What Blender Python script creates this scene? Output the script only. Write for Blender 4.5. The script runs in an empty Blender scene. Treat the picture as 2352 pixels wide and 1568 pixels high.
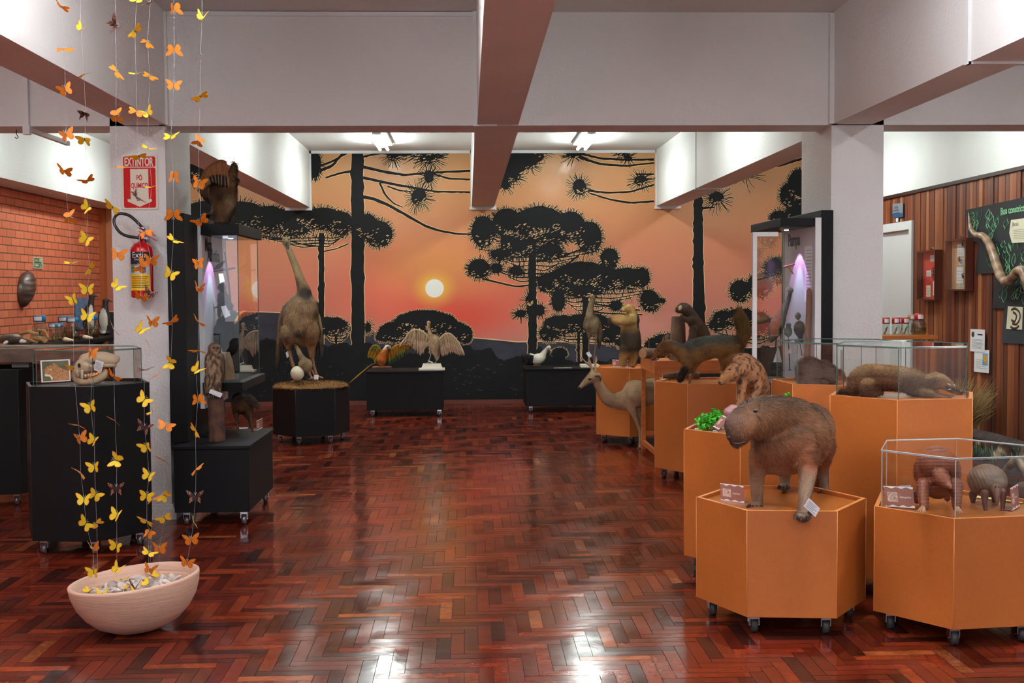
import bpy, bmesh, math, random
import numpy as np
from mathutils import Vector, Matrix, Euler
random.seed(7); rng = np.random.default_rng(7)
PI = math.pi
# ------------------------------------------------------------------ camera
FPX = 2714.0                     # focal length in pixels of the 2352 px wide frame
YAW, PITCH, ROLL = [math.radians(a) for a in (2.1127, 2.5127, 0.3906)]
_f = np.array([math.sin(YAW)*math.cos(PITCH), math.cos(YAW)*math.cos(PITCH), -math.sin(PITCH)])
_r = np.array([math.cos(YAW), -math.sin(YAW), 0.0]); _d = np.cross(_f, _r)
RM = np.array([math.cos(ROLL)*_r+math.sin(ROLL)*_d, -math.sin(ROLL)*_r+math.cos(ROLL)*_d, _f])
EYE = np.array([0, 0, 1.5])
cam = bpy.data.cameras.new('camera'); camo = bpy.data.objects.new('camera', cam)
bpy.context.scene.collection.objects.link(camo); bpy.context.scene.camera = camo
cam.sensor_width = 36; cam.lens = FPX/2352*36; cam.clip_end = 60
M4 = Matrix.Identity(4)
for i in range(3):
    M4[i][0] = RM[0][i]; M4[i][1] = -RM[1][i]; M4[i][2] = -RM[2][i]; M4[i][3] = EYE[i]
camo.matrix_world = M4
# ------------------------------------------------------------------ world and exposure
sc = bpy.context.scene
sc.view_settings.view_transform = 'Standard'; sc.view_settings.look = 'None'
sc.view_settings.gamma = 1; sc.view_settings.exposure = 0.38; sc.view_settings.use_curve_mapping = False
w = bpy.data.worlds.new('world'); sc.world = w; w.use_nodes = True
w.node_tree.nodes['Background'].inputs[0].default_value = (0.90, 0.92, 1.0, 1)
w.node_tree.nodes['Background'].inputs[1].default_value = 0.65
TUBE = 72.0                      # radiance of the fluorescent tubes
TUBE_NEAR = 86.0
def area(name, loc, size, power, rot, col=(1, 1, 1)):
    l = bpy.data.lights.new(name, 'AREA'); l.shape = 'RECTANGLE'; l.size, l.size_y = size; l.energy = power; l.color = col
    o = bpy.data.objects.new(name, l); o.location = loc; o.rotation_euler = rot
    sc.collection.objects.link(o); return o
# added cool fill from behind the camera, brightens the pillars; no known window
area('added_fill_light', (-1.5, -3.2, 2.0), (5.0, 2.0), 45, (math.radians(84), 0, 0), (0.86, 0.90, 1.0))
# ------------------------------------------------------------------ helpers
col = sc.collection
def ray(px, py): return RM.T @ np.array([(px-1176)/FPX, (py-784)/FPX, 1.0])
def at(px, py, y):               # point seen at pixel (px,py) that lies at depth y in the room
    r = ray(px, py); return EYE + r*(y/r[1])
def atz(px, py, z=0.0):
    r = ray(px, py); return EYE + r*((z-1.5)/r[2])
def atx(px, py, x):
    r = ray(px, py); return EYE + r*(x/r[0])
def lin(c):
    c = c/255.0; return c/12.92 if c <= 0.04045 else ((c+0.055)/1.055)**2.4
def rgb(r, g, b): return (lin(r), lin(g), lin(b))
WL = {}
class MB:
    def __init__(s): s.v = []; s.f = []; s.m = []; s.s = []; s.c = []; s.n = 0
    def add(s, v, f, m=0, sm=False, c=None):
        v = np.asarray(v, float).reshape(-1, 3); o = s.n
        s.v.append(v); s.n += len(v)
        for q in f: s.f.append([o+i for i in q]); s.m.append(m); s.s.append(sm)
        cc = np.ones((len(v), 3)) if c is None else np.broadcast_to(np.asarray(c, float), (len(v), 3))
        s.c.append(cc)
    def box(s, c, d, rz=0, m=0, R=None, col=None):
        x, y, z = [k/2 for k in d]
        P = np.array([(-x,-y,-z),(x,-y,-z),(x,y,-z),(-x,y,-z),(-x,-y,z),(x,-y,z),(x,y,z),(-x,y,z)])
        if R is None: cs, sn = math.cos(rz), math.sin(rz); R = np.array([[cs,-sn,0],[sn,cs,0],[0,0,1]])
        P = P @ np.array(R).T + np.array(c)
        s.add(P, [(0,3,2,1),(4,5,6,7),(0,1,5,4),(1,2,6,5),(2,3,7,6),(3,0,4,7)], m, False, col)
    def b2(s, a, b, m=0, col=None):
        a = np.array(a, float); b = np.array(b, float); s.box((a+b)/2, np.abs(b-a), 0, m, None, col)
    def prism(s, poly, z0, z1, m=0, mt=None):
        n = len(poly); P = [(x,y,z0) for x,y in poly]+[(x,y,z1) for x,y in poly]
        F = [(i,(i+1)%n,n+(i+1)%n,n+i) for i in range(n)]
        s.add(P, F+[tuple(range(n-1,-1,-1))], m); s.add(P[n:], [tuple(range(n))], m if mt is None else mt)
    def tube(s, pts, rad, n=10, m=0, cap=True, sm=True, c=None, fl=None):
        pts = np.array(pts, float); k = len(pts)
        if np.isscalar(rad): rad = [rad]*k
        T = np.gradient(pts, axis=0); T /= np.linalg.norm(T, axis=1)[:, None]+1e-12
        ref = np.array([0,0,1.0]) if abs(T[0][2]) < .9 else np.array([1.0,0,0])
        u = np.cross(T[0], ref); u /= np.linalg.norm(u); V = []; CC = []
        for i in range(k):
            u = u-T[i]*(u@T[i]); u /= np.linalg.norm(u)+1e-12; v = np.cross(T[i], u)
            a, b = (rad[i], rad[i]) if np.isscalar(rad[i]) else rad[i]
            for j in range(n):
                t = 2*PI*j/n; V.append(pts[i]+u*math.cos(t)*a+v*math.sin(t)*b)
        F = [(i*n+j, i*n+(j+1)%n, (i+1)*n+(j+1)%n, (i+1)*n+j) for i in range(k-1) for j in range(n)]
        if cap: F += [tuple(range(n-1,-1,-1)), tuple((k-1)*n+j for j in range(n))]
        if c is not None and np.ndim(c) == 2: c = np.repeat(np.array(c), n, axis=0)
        s.add(V, F, m, sm, c)
    def cyl(s, p0, p1, r, n=16, m=0, r1=None, sm=True, c=None): s.tube([p0, p1], [r, r if r1 is None else r1], n, m, True, sm, c)
    def lathe(s, c, prof, n=32, m=0, sm=True, col=None, close=False):
        V = [(c[0]+r*math.cos(2*PI*j/n), c[1]+r*math.sin(2*PI*j/n), c[2]+z) for r, z in prof for j in range(n)]
        k = len(prof); F = [(i*n+j, i*n+(j+1)%n, (i+1)*n+(j+1)%n, (i+1)*n+j) for i in range(k-1) for j in range(n)]
        s.add(V, F, m, sm, col)
    def ell(s, c, r, n=12, k=8, m=0, R=None, col=None):
        r = (r, r, r) if np.isscalar(r) else r
        P = [(0,0,-1)]+[(math.cos(2*PI*j/n)*math.sin(PI*i/k), math.sin(2*PI*j/n)*math.sin(PI*i/k), -math.cos(PI*i/k)) for i in range(1,k) for j in range(n)]+[(0,0,1)]
        P = np.array(P)*np.array(r)
        if R is not None: P = P @ np.array(R).T
        F = [(0,1+(j+1)%n,1+j) for j in range(n)]
        F += [(1+(i-1)*n+j,1+(i-1)*n+(j+1)%n,1+i*n+(j+1)%n,1+i*n+j) for i in range(1,k-1) for j in range(n)]
        L = 1+(k-1)*n; F += [(L,1+(k-2)*n+j,1+(k-2)*n+(j+1)%n) for j in range(n)]
        s.add(P+np.array(c), F, m, True, col)
    def quad(s, a, b, c, d, m=0, col=None): s.add([a,b,c,d], [(0,1,2,3)], m, False, col)
def wloc(o): return WL.get(o.name, np.zeros(3)) if o else np.zeros(3)
def obj(name, mb, mats, parent=None, base=None, bevel=0):
    """one mesh object; its vertices are given in room coordinates"""
    V = np.concatenate(mb.v) if mb.v else np.zeros((0,3))
    pl = wloc(parent)
    if base is None: base = pl if parent else np.array([(V[:,0].min()+V[:,0].max())/2, (V[:,1].min()+V[:,1].max())/2, V[:,2].min()])
    base = np.array(base, float)
    me = bpy.data.meshes.new(name); me.from_pydata((V-base).tolist(), [], mb.f)
    if not isinstance(mats, (list, tuple)): mats = [mats]
    for q in mats: me.materials.append(q)
    me.polygons.foreach_set('material_index', mb.m); me.polygons.foreach_set('use_smooth', mb.s)
    ca = me.color_attributes.new('tint', 'FLOAT_COLOR', 'POINT')
    CC = np.concatenate(mb.c); ca.data.foreach_set('color', np.hstack([CC, np.ones((len(CC),1))]).astype(np.float32).ravel())
    me.update()
    o = bpy.data.objects.new(name, me); col.objects.link(o)
    if parent: o.parent = parent
    o.location = base-pl; WL[o.name] = base
    if bevel:
        b = o.modifiers.new('bevel', 'BEVEL'); b.width = bevel; b.segments = 2; b.limit_method = 'ANGLE'
    return o
def tag(o, label, cat, group=None, kind=None):
    o['label'] = label; o['category'] = cat
    if group: o['group'] = group
    if kind: o['kind'] = kind
    return o
def thing(name, label, cat, loc, group=None):
    o = bpy.data.objects.new(name, None); col.objects.link(o); o.empty_display_size = .05
    o.location = loc; WL[o.name] = np.array(loc, float); return tag(o, label, cat, group)
def struct(name, mb, mats, label=None, parent=None):
    o = obj(name, mb, mats, parent)
    if not parent:
        o['kind'] = 'structure'
        if label: o['label'] = label
    return o
def text(name, body, size, mat, parent, mtx, ext=.0006, sx=1.0, align='LEFT', bold=0):
    c = bpy.data.curves.new(name, 'FONT'); c.body = body; c.size = size; c.extrude = ext; c.align_x = align; c.offset = bold
    o = bpy.data.objects.new(name, c); me = None
    col.objects.link(o); dg = bpy.context.evaluated_depsgraph_get(); me = bpy.data.meshes.new_from_object(o.evaluated_get(dg))
    bpy.data.objects.remove(o)
    me.name = name
    P = np.array([v.co[:] for v in me.vertices]); P[:,0] *= sx
    Mx, My, Mz, O = [np.array(k, float) for k in mtx]      # axes and origin in the room
    W = P[:,[0]]*Mx+P[:,[1]]*My+P[:,[2]]*Mz+O
    mb = MB(); mb.add(W, [list(p.vertices) for p in me.polygons]); bpy.data.meshes.remove(me)
    return obj(name, mb, mat, parent)
# ------------------------------------------------------------------ materials
def mat(name, base, rough=.5, metal=0, noise=None, bump=None, tint=False, coat=0, spec=.5, emit=None, trans=0, alpha=1, noise2=None, coatr=.1):
    m = bpy.data.materials.new(name); m.use_nodes = True; nt = m.node_tree; N = nt.nodes; L = nt.links
    b = N['Principled BSDF']; base = tuple(base)+(1,)
    b.inputs['Base Color'].default_value = base; b.inputs['Roughness'].default_value = rough; b.inputs['Metallic'].default_value = metal
    b.inputs['Specular IOR Level'].default_value = spec; b.inputs['Coat Weight'].default_value = coat; b.inputs['Coat Roughness'].default_value = coatr
    b.inputs['Transmission Weight'].default_value = trans; b.inputs['Alpha'].default_value = alpha
    if emit: b.inputs['Emission Color'].default_value = tuple(emit[:3])+(1,); b.inputs['Emission Strength'].default_value = emit[3]
    tc = N.new('ShaderNodeTexCoord'); src = None
    if tint:
        a = N.new('ShaderNodeAttribute'); a.attribute_name = 'tint'
        mx = N.new('ShaderNodeMix'); mx.data_type = 'RGBA'; mx.blend_type = 'MULTIPLY'; mx.inputs[0].default_value = 1
        mx.inputs[6].default_value = base; L.new(a.outputs['Color'], mx.inputs[7]); src = mx.outputs[2]
    def addn(src, nz):
        sc_, lo, hi, strch = nz
        n = N.new('ShaderNodeTexNoise'); n.inputs['Scale'].default_value = sc_; n.inputs['Detail'].default_value = 5
        mp = N.new('ShaderNodeMapping'); mp.inputs['Scale'].default_value = strch
        L.new(tc.outputs['Object'], mp.inputs[0]); L.new(mp.outputs[0], n.inputs['Vector'])
        r = N.new('ShaderNodeMapRange'); r.inputs[1].default_value = .3; r.inputs[2].default_value = .7; r.inputs[3].default_value = lo; r.inputs[4].default_value = hi
        L.new(n.outputs['Fac'], r.inputs[0])
        mx = N.new('ShaderNodeMix'); mx.data_type = 'RGBA'; mx.blend_type = 'MULTIPLY'; mx.inputs[0].default_value = 1; mx.inputs[6].default_value = base
        if src: L.new(src, mx.inputs[6])
        cb = N.new('ShaderNodeCombineColor')
        for k in range(3): L.new(r.outputs[0], cb.inputs[k])
        L.new(cb.outputs[0], mx.inputs[7]); return mx.outputs[2]
    if noise: src = addn(src, noise)
    if noise2: src = addn(src, noise2)
    if src: L.new(src, b.inputs['Base Color'])
    if bump:
        n = N.new('ShaderNodeTexNoise'); n.inputs['Scale'].default_value = bump[0]; n.inputs['Detail'].default_value = 4
        mp = N.new('ShaderNodeMapping'); mp.inputs['Scale'].default_value = bump[2] if len(bump) > 2 else (1,1,1)
        L.new(tc.outputs['Object'], mp.inputs[0]); L.new(mp.outputs[0], n.inputs['Vector'])
        bp = N.new('ShaderNodeBump'); bp.inputs['Strength'].default_value = bump[1]; bp.inputs['Distance'].default_value = .01
        L.new(n.outputs['Fac'], bp.inputs['Height']); L.new(bp.outputs[0], b.inputs['Normal'])
        if coat: L.new(bp.outputs[0], b.inputs['Coat Normal'])
    return m
def glassmat(name, tintc, ior=1.5, rough=0.0, dirt=0.0):
    m = bpy.data.materials.new(name); m.use_nodes = True; nt = m.node_tree; N = nt.nodes; L = nt.links
    N.remove(N['Principled BSDF']); out = N['Material Output']
    t = N.new('ShaderNodeBsdfTransparent'); t.inputs[0].default_value = tuple(tintc)+(1,)
    g = N.new('ShaderNodeBsdfGlossy'); g.inputs['Roughness'].default_value = rough; g.inputs[0].default_value = (1,1,1,1)
    ge = N.new('ShaderNodeNewGeometry'); dt = N.new('ShaderNodeVectorMath'); dt.operation = 'DOT_PRODUCT'; L.new(ge.outputs['Normal'], dt.inputs[0]); L.new(ge.outputs['Incoming'], dt.inputs[1])
    def mth(op, a, b=None):
        q = N.new('ShaderNodeMath'); q.operation = op
        for i, x in enumerate((a, b)):
            if x is None: continue
            if isinstance(x, (int, float)): q.inputs[i].default_value = x
            else: L.new(x, q.inputs[i])
        return q.outputs[0]
    f = mth('POWER', mth('SUBTRACT', 1.0, mth('ABSOLUTE', dt.outputs['Value'])), 5.0)   # Schlick reflectance, the same from both sides
    f = mth('ADD', mth('MULTIPLY', f, 0.9), 0.07); fr = q_ = f
    mx = N.new('ShaderNodeMixShader'); L.new(fr, mx.inputs[0]); L.new(t.outputs[0], mx.inputs[1]); L.new(g.outputs[0], mx.inputs[2])
    L.new(mx.outputs[0], out.inputs[0]); return m
I1 = (1,1,1)
PLASTER = mat('textured_plaster', rgb(228,229,226), .85, bump=(55,.55), noise=(1.2,.96,1.03,I1))
PLASTC = mat('ceiling_plaster', rgb(222,222,219), .9, bump=(90,.5))
TRIMW = mat('white_trim', rgb(225,228,228), .45)
MDF = mat('orange_mdf', rgb(184,104,42), .42, noise=(2.2,.86,1.12,I1), noise2=(60,.95,1.04,I1), coat=.25, coatr=.3)
MDFE = mat('mdf_edge_highlight', rgb(226,150,84), .45)  # paler than the board: bevel highlights put into the colour of rim and corners
MDFT = mat('mdf_top', rgb(194,116,50), .3, noise=(2.5,.88,1.1,I1), coat=.4, coatr=.2)
BLACK = mat('black_laminate', rgb(11,11,13), .6, spec=.22, noise=(40,.93,1.05,I1))
BLACKE = mat('black_edge', rgb(40,41,44), .5)
GLASS = glassmat('clear_glass', (.965,.985,.98))
GLASSE = mat('glass_edge', rgb(70,100,92), .15, noise=(8,.7,1.3,I1))
GLASSL = mat('bright_glass_edge', rgb(170,180,180), .2)
CHROME = mat('chrome', rgb(190,190,195), .2, metal=1)
RUBBER = mat('grey_rubber', rgb(60,60,62), .5)
CLEARW = mat('clear_wheel', rgb(120,120,125), .1, metal=.6)
WHITE = mat('white_paper', rgb(235,235,238), .7)
CREAM = mat('cream_paper', rgb(232,226,196), .7)
INK = mat('black_ink', rgb(25,25,28), .7)
GREYINK = mat('grey_print', rgb(130,130,135), .7)
RED = mat('signal_red', rgb(200,14,14), .6, spec=.25)
REDG = mat('red_enamel', rgb(196,16,22), .2, coat=.6, coatr=.08)
TINTM = mat('tinted', (1,1,1), .6, tint=True)
TINTG = mat('tinted_gloss', (1,1,1), .35, tint=True, coat=.3)
# ================================================================== the room
ZC, ZB, YB, YN, XL, XR = 3.318, 2.583, 15.56, -4.0, -4.73, 4.93
# floor: herringbone parquet, every block its own shade
def floor_mat():
    m = mat('parquet', (1,1,1), .22, tint=True, noise=(9,.72,1.25,(1,1,1)), noise2=(30,.8,1.2,(1,3,1)), coat=0, spec=.36)
    nt = m.node_tree; N = nt.nodes; L = nt.links; b = N['Principled BSDF']; tc = N.new('ShaderNodeTexCoord')
    n = N.new('ShaderNodeTexNoise'); n.inputs['Scale'].default_value = 5.0; n.inputs['Detail'].default_value = 3; L.new(tc.outputs['Object'], n.inputs['Vector'])
    r = N.new('ShaderNodeMapRange'); r.inputs[1].default_value = .35; r.inputs[2].default_value = .7; r.inputs[3].default_value = .10; r.inputs[4].default_value = .21
    L.new(n.outputs['Fac'], r.inputs[0]); L.new(r.outputs[0], b.inputs['Roughness'])
    n2 = N.new('ShaderNodeTexNoise'); n2.inputs['Scale'].default_value = 3.2; n2.inputs['Detail'].default_value = 4; L.new(tc.outputs['Object'], n2.inputs['Vector'])
    bp = N.new('ShaderNodeBump'); bp.inputs['Strength'].default_value = .16; bp.inputs['Distance'].default_value = .02
    L.new(n2.outputs['Fac'], bp.inputs['Height']); L.new(bp.outputs[0], b.inputs['Normal']); return m
PARQ = floor_mat()
mb = MB(); cw = .0585; n_ = 5; g = .0011
pal = [rgb(106,36,20), rgb(90,30,18), rgb(122,44,22), rgb(72,26,18), rgb(134,54,26), rgb(60,24,18), rgb(110,40,26), rgb(98,40,22), rgb(150,78,40)]
pw = np.array([20,16,16,12,8,10,12,8,2.6]); pw /= pw.sum()
x0, y0 = -5.0, 1.6; NX, NY = int(10.1/cw), int(14.1/cw)
V, F, CC = [], [], []
def plank(ax, ay, bx, by):
    ax, bx = max(ax, 0), min(bx, NX); ay, by = max(ay, 0), min(by, NY)
    if ax >= bx or ay >= by: return
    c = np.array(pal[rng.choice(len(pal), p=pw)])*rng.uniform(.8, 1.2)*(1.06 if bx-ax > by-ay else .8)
    dz = rng.uniform(-.0006, .0006, 4)*.6
    k = len(V)
    V.extend([(x0+ax*cw+g, y0+ay*cw+g, dz[0]), (x0+bx*cw-g, y0+ay*cw+g, dz[1]), (x0+bx*cw-g, y0+by*cw-g, dz[2]), (x0+ax*cw+g, y0+by*cw-g, dz[3])])
    F.append((k,k+1,k+2,k+3)); CC.extend([c]*4)
for y in range(-6, NY+6):
    for k in range(-NX//(2*n_)-NY//(2*n_)-2, NX//(2*n_)+2):
        plank(y+2*n_*k, y, y+2*n_*k+n_, y+1)
        plank(y+n_+2*n_*k, y-n_+1, y+n_+2*n_*k+1, y+1)
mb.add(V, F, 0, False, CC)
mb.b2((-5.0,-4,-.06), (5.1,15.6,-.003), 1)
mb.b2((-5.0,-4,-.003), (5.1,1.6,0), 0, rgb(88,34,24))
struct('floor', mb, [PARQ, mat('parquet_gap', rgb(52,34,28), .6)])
def sbox(name, a, b, m, label=None):
    mb = MB(); mb.b2(a, b); return struct(name, mb, m, label)
sbox('ceiling', (-5.2,YN,ZC), (5.2,YB+.2,ZC+.1), PLASTC)
sbox('wall_back', (-5.2,YB,0), (5.2,YB+.2,ZC), PLASTER)
# side walls
def brick_mat():
    m = mat('orange_brick', rgb(196,92,58), .75); nt = m.node_tree; N = nt.nodes; L = nt.links; b = N['Principled BSDF']
    tc = N.new('ShaderNodeTexCoord'); sp = N.new('ShaderNodeSeparateXYZ'); cb = N.new('ShaderNodeCombineXYZ'); L.new(tc.outputs['Object'], sp.inputs[0])
    L.new(sp.outputs['Y'], cb.inputs['X']); L.new(sp.outputs['Z'], cb.inputs['Y'])
    br = N.new('ShaderNodeTexBrick'); L.new(cb.outputs[0], br.inputs['Vector']); br.inputs['Scale'].default_value = 1
    br.inputs['Brick Width'].default_value = .235; br.inputs['Row Height'].default_value = .083; br.inputs['Mortar Size'].default_value = .0055; br.inputs['Mortar Smooth'].default_value = .1
    br.inputs['Color1'].default_value = rgb(222,122,84)+(1,); br.inputs['Color2'].default_value = rgb(206,106,72)+(1,); br.inputs['Mortar'].default_value = rgb(112,66,48)+(1,)
    L.new(br.outputs['Color'], b.inputs['Base Color'])
    bp = N.new('ShaderNodeBump'); bp.inputs['Strength'].default_value = 1; bp.inputs['Distance'].default_value = .012; bp.invert = True
    L.new(br.outputs['Fac'], bp.inputs['Height']); L.new(bp.outputs[0], b.inputs['Normal']); return m
sbox('wall_left', (XL-.15,YN,0), (XL,YB,ZC), brick_mat())
sbox('trim_1', (XL,YN,ZB), (-4.37,YB,ZC), PLASTER, 'white plastered beam above the brick wall')
mb = MB(); y = 14.9
mb.b2((XL,15.42,0), (XL+.05,15.54,ZB), 0)
struct('trim_2', mb, mat('corner_wood', rgb(176,92,40), .5), 'narrow brown wooden corner strip at the end of the brick wall')
sbox('wall_right', (XR+.03,YN,0), (XR+.2,YB,ZC), PLASTER)
mb = MB(); yy = 6.4; WS = [rgb(132,72,42), rgb(112,56,34), rgb(156,90,52), rgb(92,46,30), rgb(142,78,44), rgb(176,110,66), rgb(106,58,38), rgb(124,60,36)]
while yy < YB:
    wd = .078
    if not (12.92 < yy+wd/2 < 14.08):
        c = np.array(WS[rng.integers(len(WS))])*rng.uniform(.72,.92); t = .002+.012*rng.random()
        mb.b2((XR-.0-t,yy+.004,0), (XR+.03,min(yy+wd-.004,YB),ZB-.055), 0, c)
    else:
        c = np.array(WS[rng.integers(len(WS))]); mb.b2((XR-.005,yy+.004,2.24), (XR+.03,min(yy+wd-.004,YB),ZB-.055), 0, c)
    yy += wd
mb.b2((XR-.03,6.4,ZB-.055), (XR+.03,YB,ZB-.02), 0, rgb(48,22,16))
mb.b2((XR+.02,6.4,0), (XR+.03,12.9,ZB-.05), 0, rgb(40,20,14))
struct('trim_3', mb, mat('wall_planks', (1,1,1), .5, tint=True, noise=(6,.75,1.2,(1,1,.12)), noise2=(26,.85,1.12,(1,2,.08))), 'vertical wooden plank panelling on the right wall')
sbox('trim_4', (4.90,6.4,ZB-.02), (5.0,YB,ZC), PLASTER, 'white plastered beam above the wooden panelling')
# beams
BW = .135
for i, (cx, nm) in enumerate(((-2.085,'left'), (.205,'middle'), (2.565,'right'))):
    sbox('trim_%d' % (5+i), (cx-BW, YN, ZB), (cx+BW, 7.83, ZC), PLASTER, 'white plastered ceiling beam running towards the camera on the %s' % nm)
for i, (cx, nm) in enumerate(((-2.195,'left'), (.205,'middle'), (2.635,'right'))):
    sbox('trim_%d' % (8+i), (cx-.148, 8.17, ZB+.004), (cx+.148, YB, ZC), PLASTER, 'white plastered ceiling beam running to the mural on the %s' % nm)
sbox('trim_11', (-4.37,7.83,ZB-.004), (4.90,8.17,ZC), PLASTER, 'white plastered cross beam between the two pillars')
mb = MB(); mb.b2((-2.32,7.83,0), (-1.966,8.52,ZC)); mb.b2((-2.33,7.818,0), (-1.935,8.54,.075)); mb.b2((-2.325,7.825,.075), (-1.955,8.53,.10))
struct('trim_12', mb, PLASTER, 'rough white pillar on the left carrying the fire extinguisher')
mb = MB(); mb.b2((2.425,7.83,0), (2.777,8.53,ZC)); mb.b2((2.41,7.818,0), (2.79,8.54,.075))
struct('trim_13', mb, PLASTER, 'rough white pillar on the right beside the tall black showcase')
# small pilaster strips where beams meet above the pillars
mb = MB(); mb.b2((-2.0,7.79,ZB), (-1.935,7.84,ZC-.01)); mb.b2((2.40,7.79,ZB), (2.46,7.84,ZC-.01)); struct('trim_14', mb, PLASTER, 'narrow plaster strips on the cross beam')
# pvc trim around the mural and the beam joints, cable channels
mb = MB(); t = .035
for a, b in ((-2.05,.07), (.34,2.50)):
    mb.b2((a,YB-.03,ZC-t), (b,YB-.001,ZC)); mb.b2((a-.002,YB-.03,ZB-.03), (a+t-.01,YB-.001,ZC)); mb.b2((b-t+.01,YB-.03,ZB-.03), (b+.002,YB-.001,ZC))
for cx in (-2.195,.205,2.635): mb.b2((cx-.175,YB-.04,ZB-.035), (cx+.175,YB-.001,ZB+.003))
struct('trim_15', mb, TRIMW, 'thin white plastic trim around the top of the mural')
mb = MB(); mb.b2((-1.93,7.812,ZC-.03), (.06,7.83,ZC-.004)); mb.b2((.045,7.805,ZB-.01), (.072,7.83,ZC)); mb.b2((.045,7.80,ZB-.012), (.20,7.83,ZB+.004))
mb.b2((2.42,5.66,ZB-.012), (2.72,5.70,ZB+.001)); mb.b2((2.414,5.66,ZB-.012), (2.432,5.70,ZC))
mb.b2((2.478,12.8,ZB-.01), (2.80,12.84,ZB+.004)); mb.b2((2.472,12.8,ZB-.01), (2.49,12.82,ZC))
struct('trim_16', mb, TRIMW, 'white plastic cable channels on the ceiling beams')
mb = MB(); a = at(168,245,8.4); mb.b2((-2.86,7.80,ZB-.03), (-2.83,7.83,3.2)); mb.b2((-2.865,7.79,ZB-.06), (-2.82,7.83,ZB)); mb.b2((-2.86,7.83,ZB-.035), (-2.83,8.6,ZB-.006))
struct('trim_17', mb, TRIMW, 'white cable channel on the beam left of the fire extinguisher pillar')
sbox('baseboard_back', (-5,YB-.03,0), (5,YB-.02,.055), mat('dark_skirting', rgb(96,44,32), .5))
# door on the right wall
dr = bpy.data.objects.new('door_1', None); col.objects.link(dr); dr.location = (4.93,13.5,0); WL['door_1'] = np.array((4.93,13.5,0)); dr['kind'] = 'structure'; dr['label'] = 'plain white door in the wooden panelling behind the right pillar'
mb = MB(); mb.b2((4.95,13.02,0), (4.975,14.0,2.13)); obj('door_leaf', mb, TRIMW, dr)
mb = MB(); mb.b2((4.90,12.92,0), (4.98,13.0,2.235)); mb.b2((4.90,14.0,0), (4.98,14.08,2.235)); mb.b2((4.90,13.0,2.14), (4.98,14.0,2.235)); obj('door_frame', mb, TRIMW, dr)
# ceiling lights: fixture body and two tubes each
FIXM = mat('lamp_housing', rgb(215,215,215), .4)
def tubemat(n, s):
    m = mat(n, (1,1,1), .5); b = m.node_tree.nodes['Principled BSDF']; b.inputs['Emission Color'].default_value = (.90,1,.965,1); b.inputs['Emission Strength'].default_value = s; return m
TB1, TB2 = tubemat('lit_tube', TUBE), tubemat('lit_tube_front', TUBE_NEAR)
TB2.node_tree.nodes['Principled BSDF'].inputs['Emission Color'].default_value = (.965,.96,1,1)
names = {}
def fixture(cx, cy, tm, lab, L=1.22):
    t = thing('ceiling_light', lab, 'ceiling light', (cx,cy,ZC), 'fluorescent ceiling lights')
    mb = MB(); mb.b2((cx-.11,cy-L/2,ZC-.035), (cx+.11,cy+L/2,ZC)); mb.b2((cx-.05,cy-L/2,ZC-.06), (cx+.05,cy+L/2,ZC-.035))
    obj('housing', mb, FIXM, t, bevel=.006)
    for s in (-1,1):
        mb = MB(); mb.cyl((cx+s*.047,cy-L/2+.02,ZC-.085), (cx+s*.047,cy+L/2-.02,ZC-.085), .016, 10); obj('tube', mb, tm, t)
fixture(-1.02, 14.1, TB1, 'twin tube ceiling light left of the middle beam near the mural')
fixture(1.42, 14.1, TB1, 'twin tube ceiling light right of the middle beam near the mural')
hid = 'lit twin tube ceiling light, out of view behind the beams or above the frame'
for cx, cy in ((-1.02,10.6), (1.42,10.6), (-3.3,13.4), (-3.3,10.2), (3.75,13.4), (3.75,10.2)): fixture(cx, cy, TB1, hid)
for cx, cy in ((-1.02,4.6), (1.42,4.6), (-1.02,.6), (1.42,.6), (-3.3,4.8), (3.75,4.8), (-3.3,1.0), (3.75,1.0)): fixture(cx, cy, TB2, hid)
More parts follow.
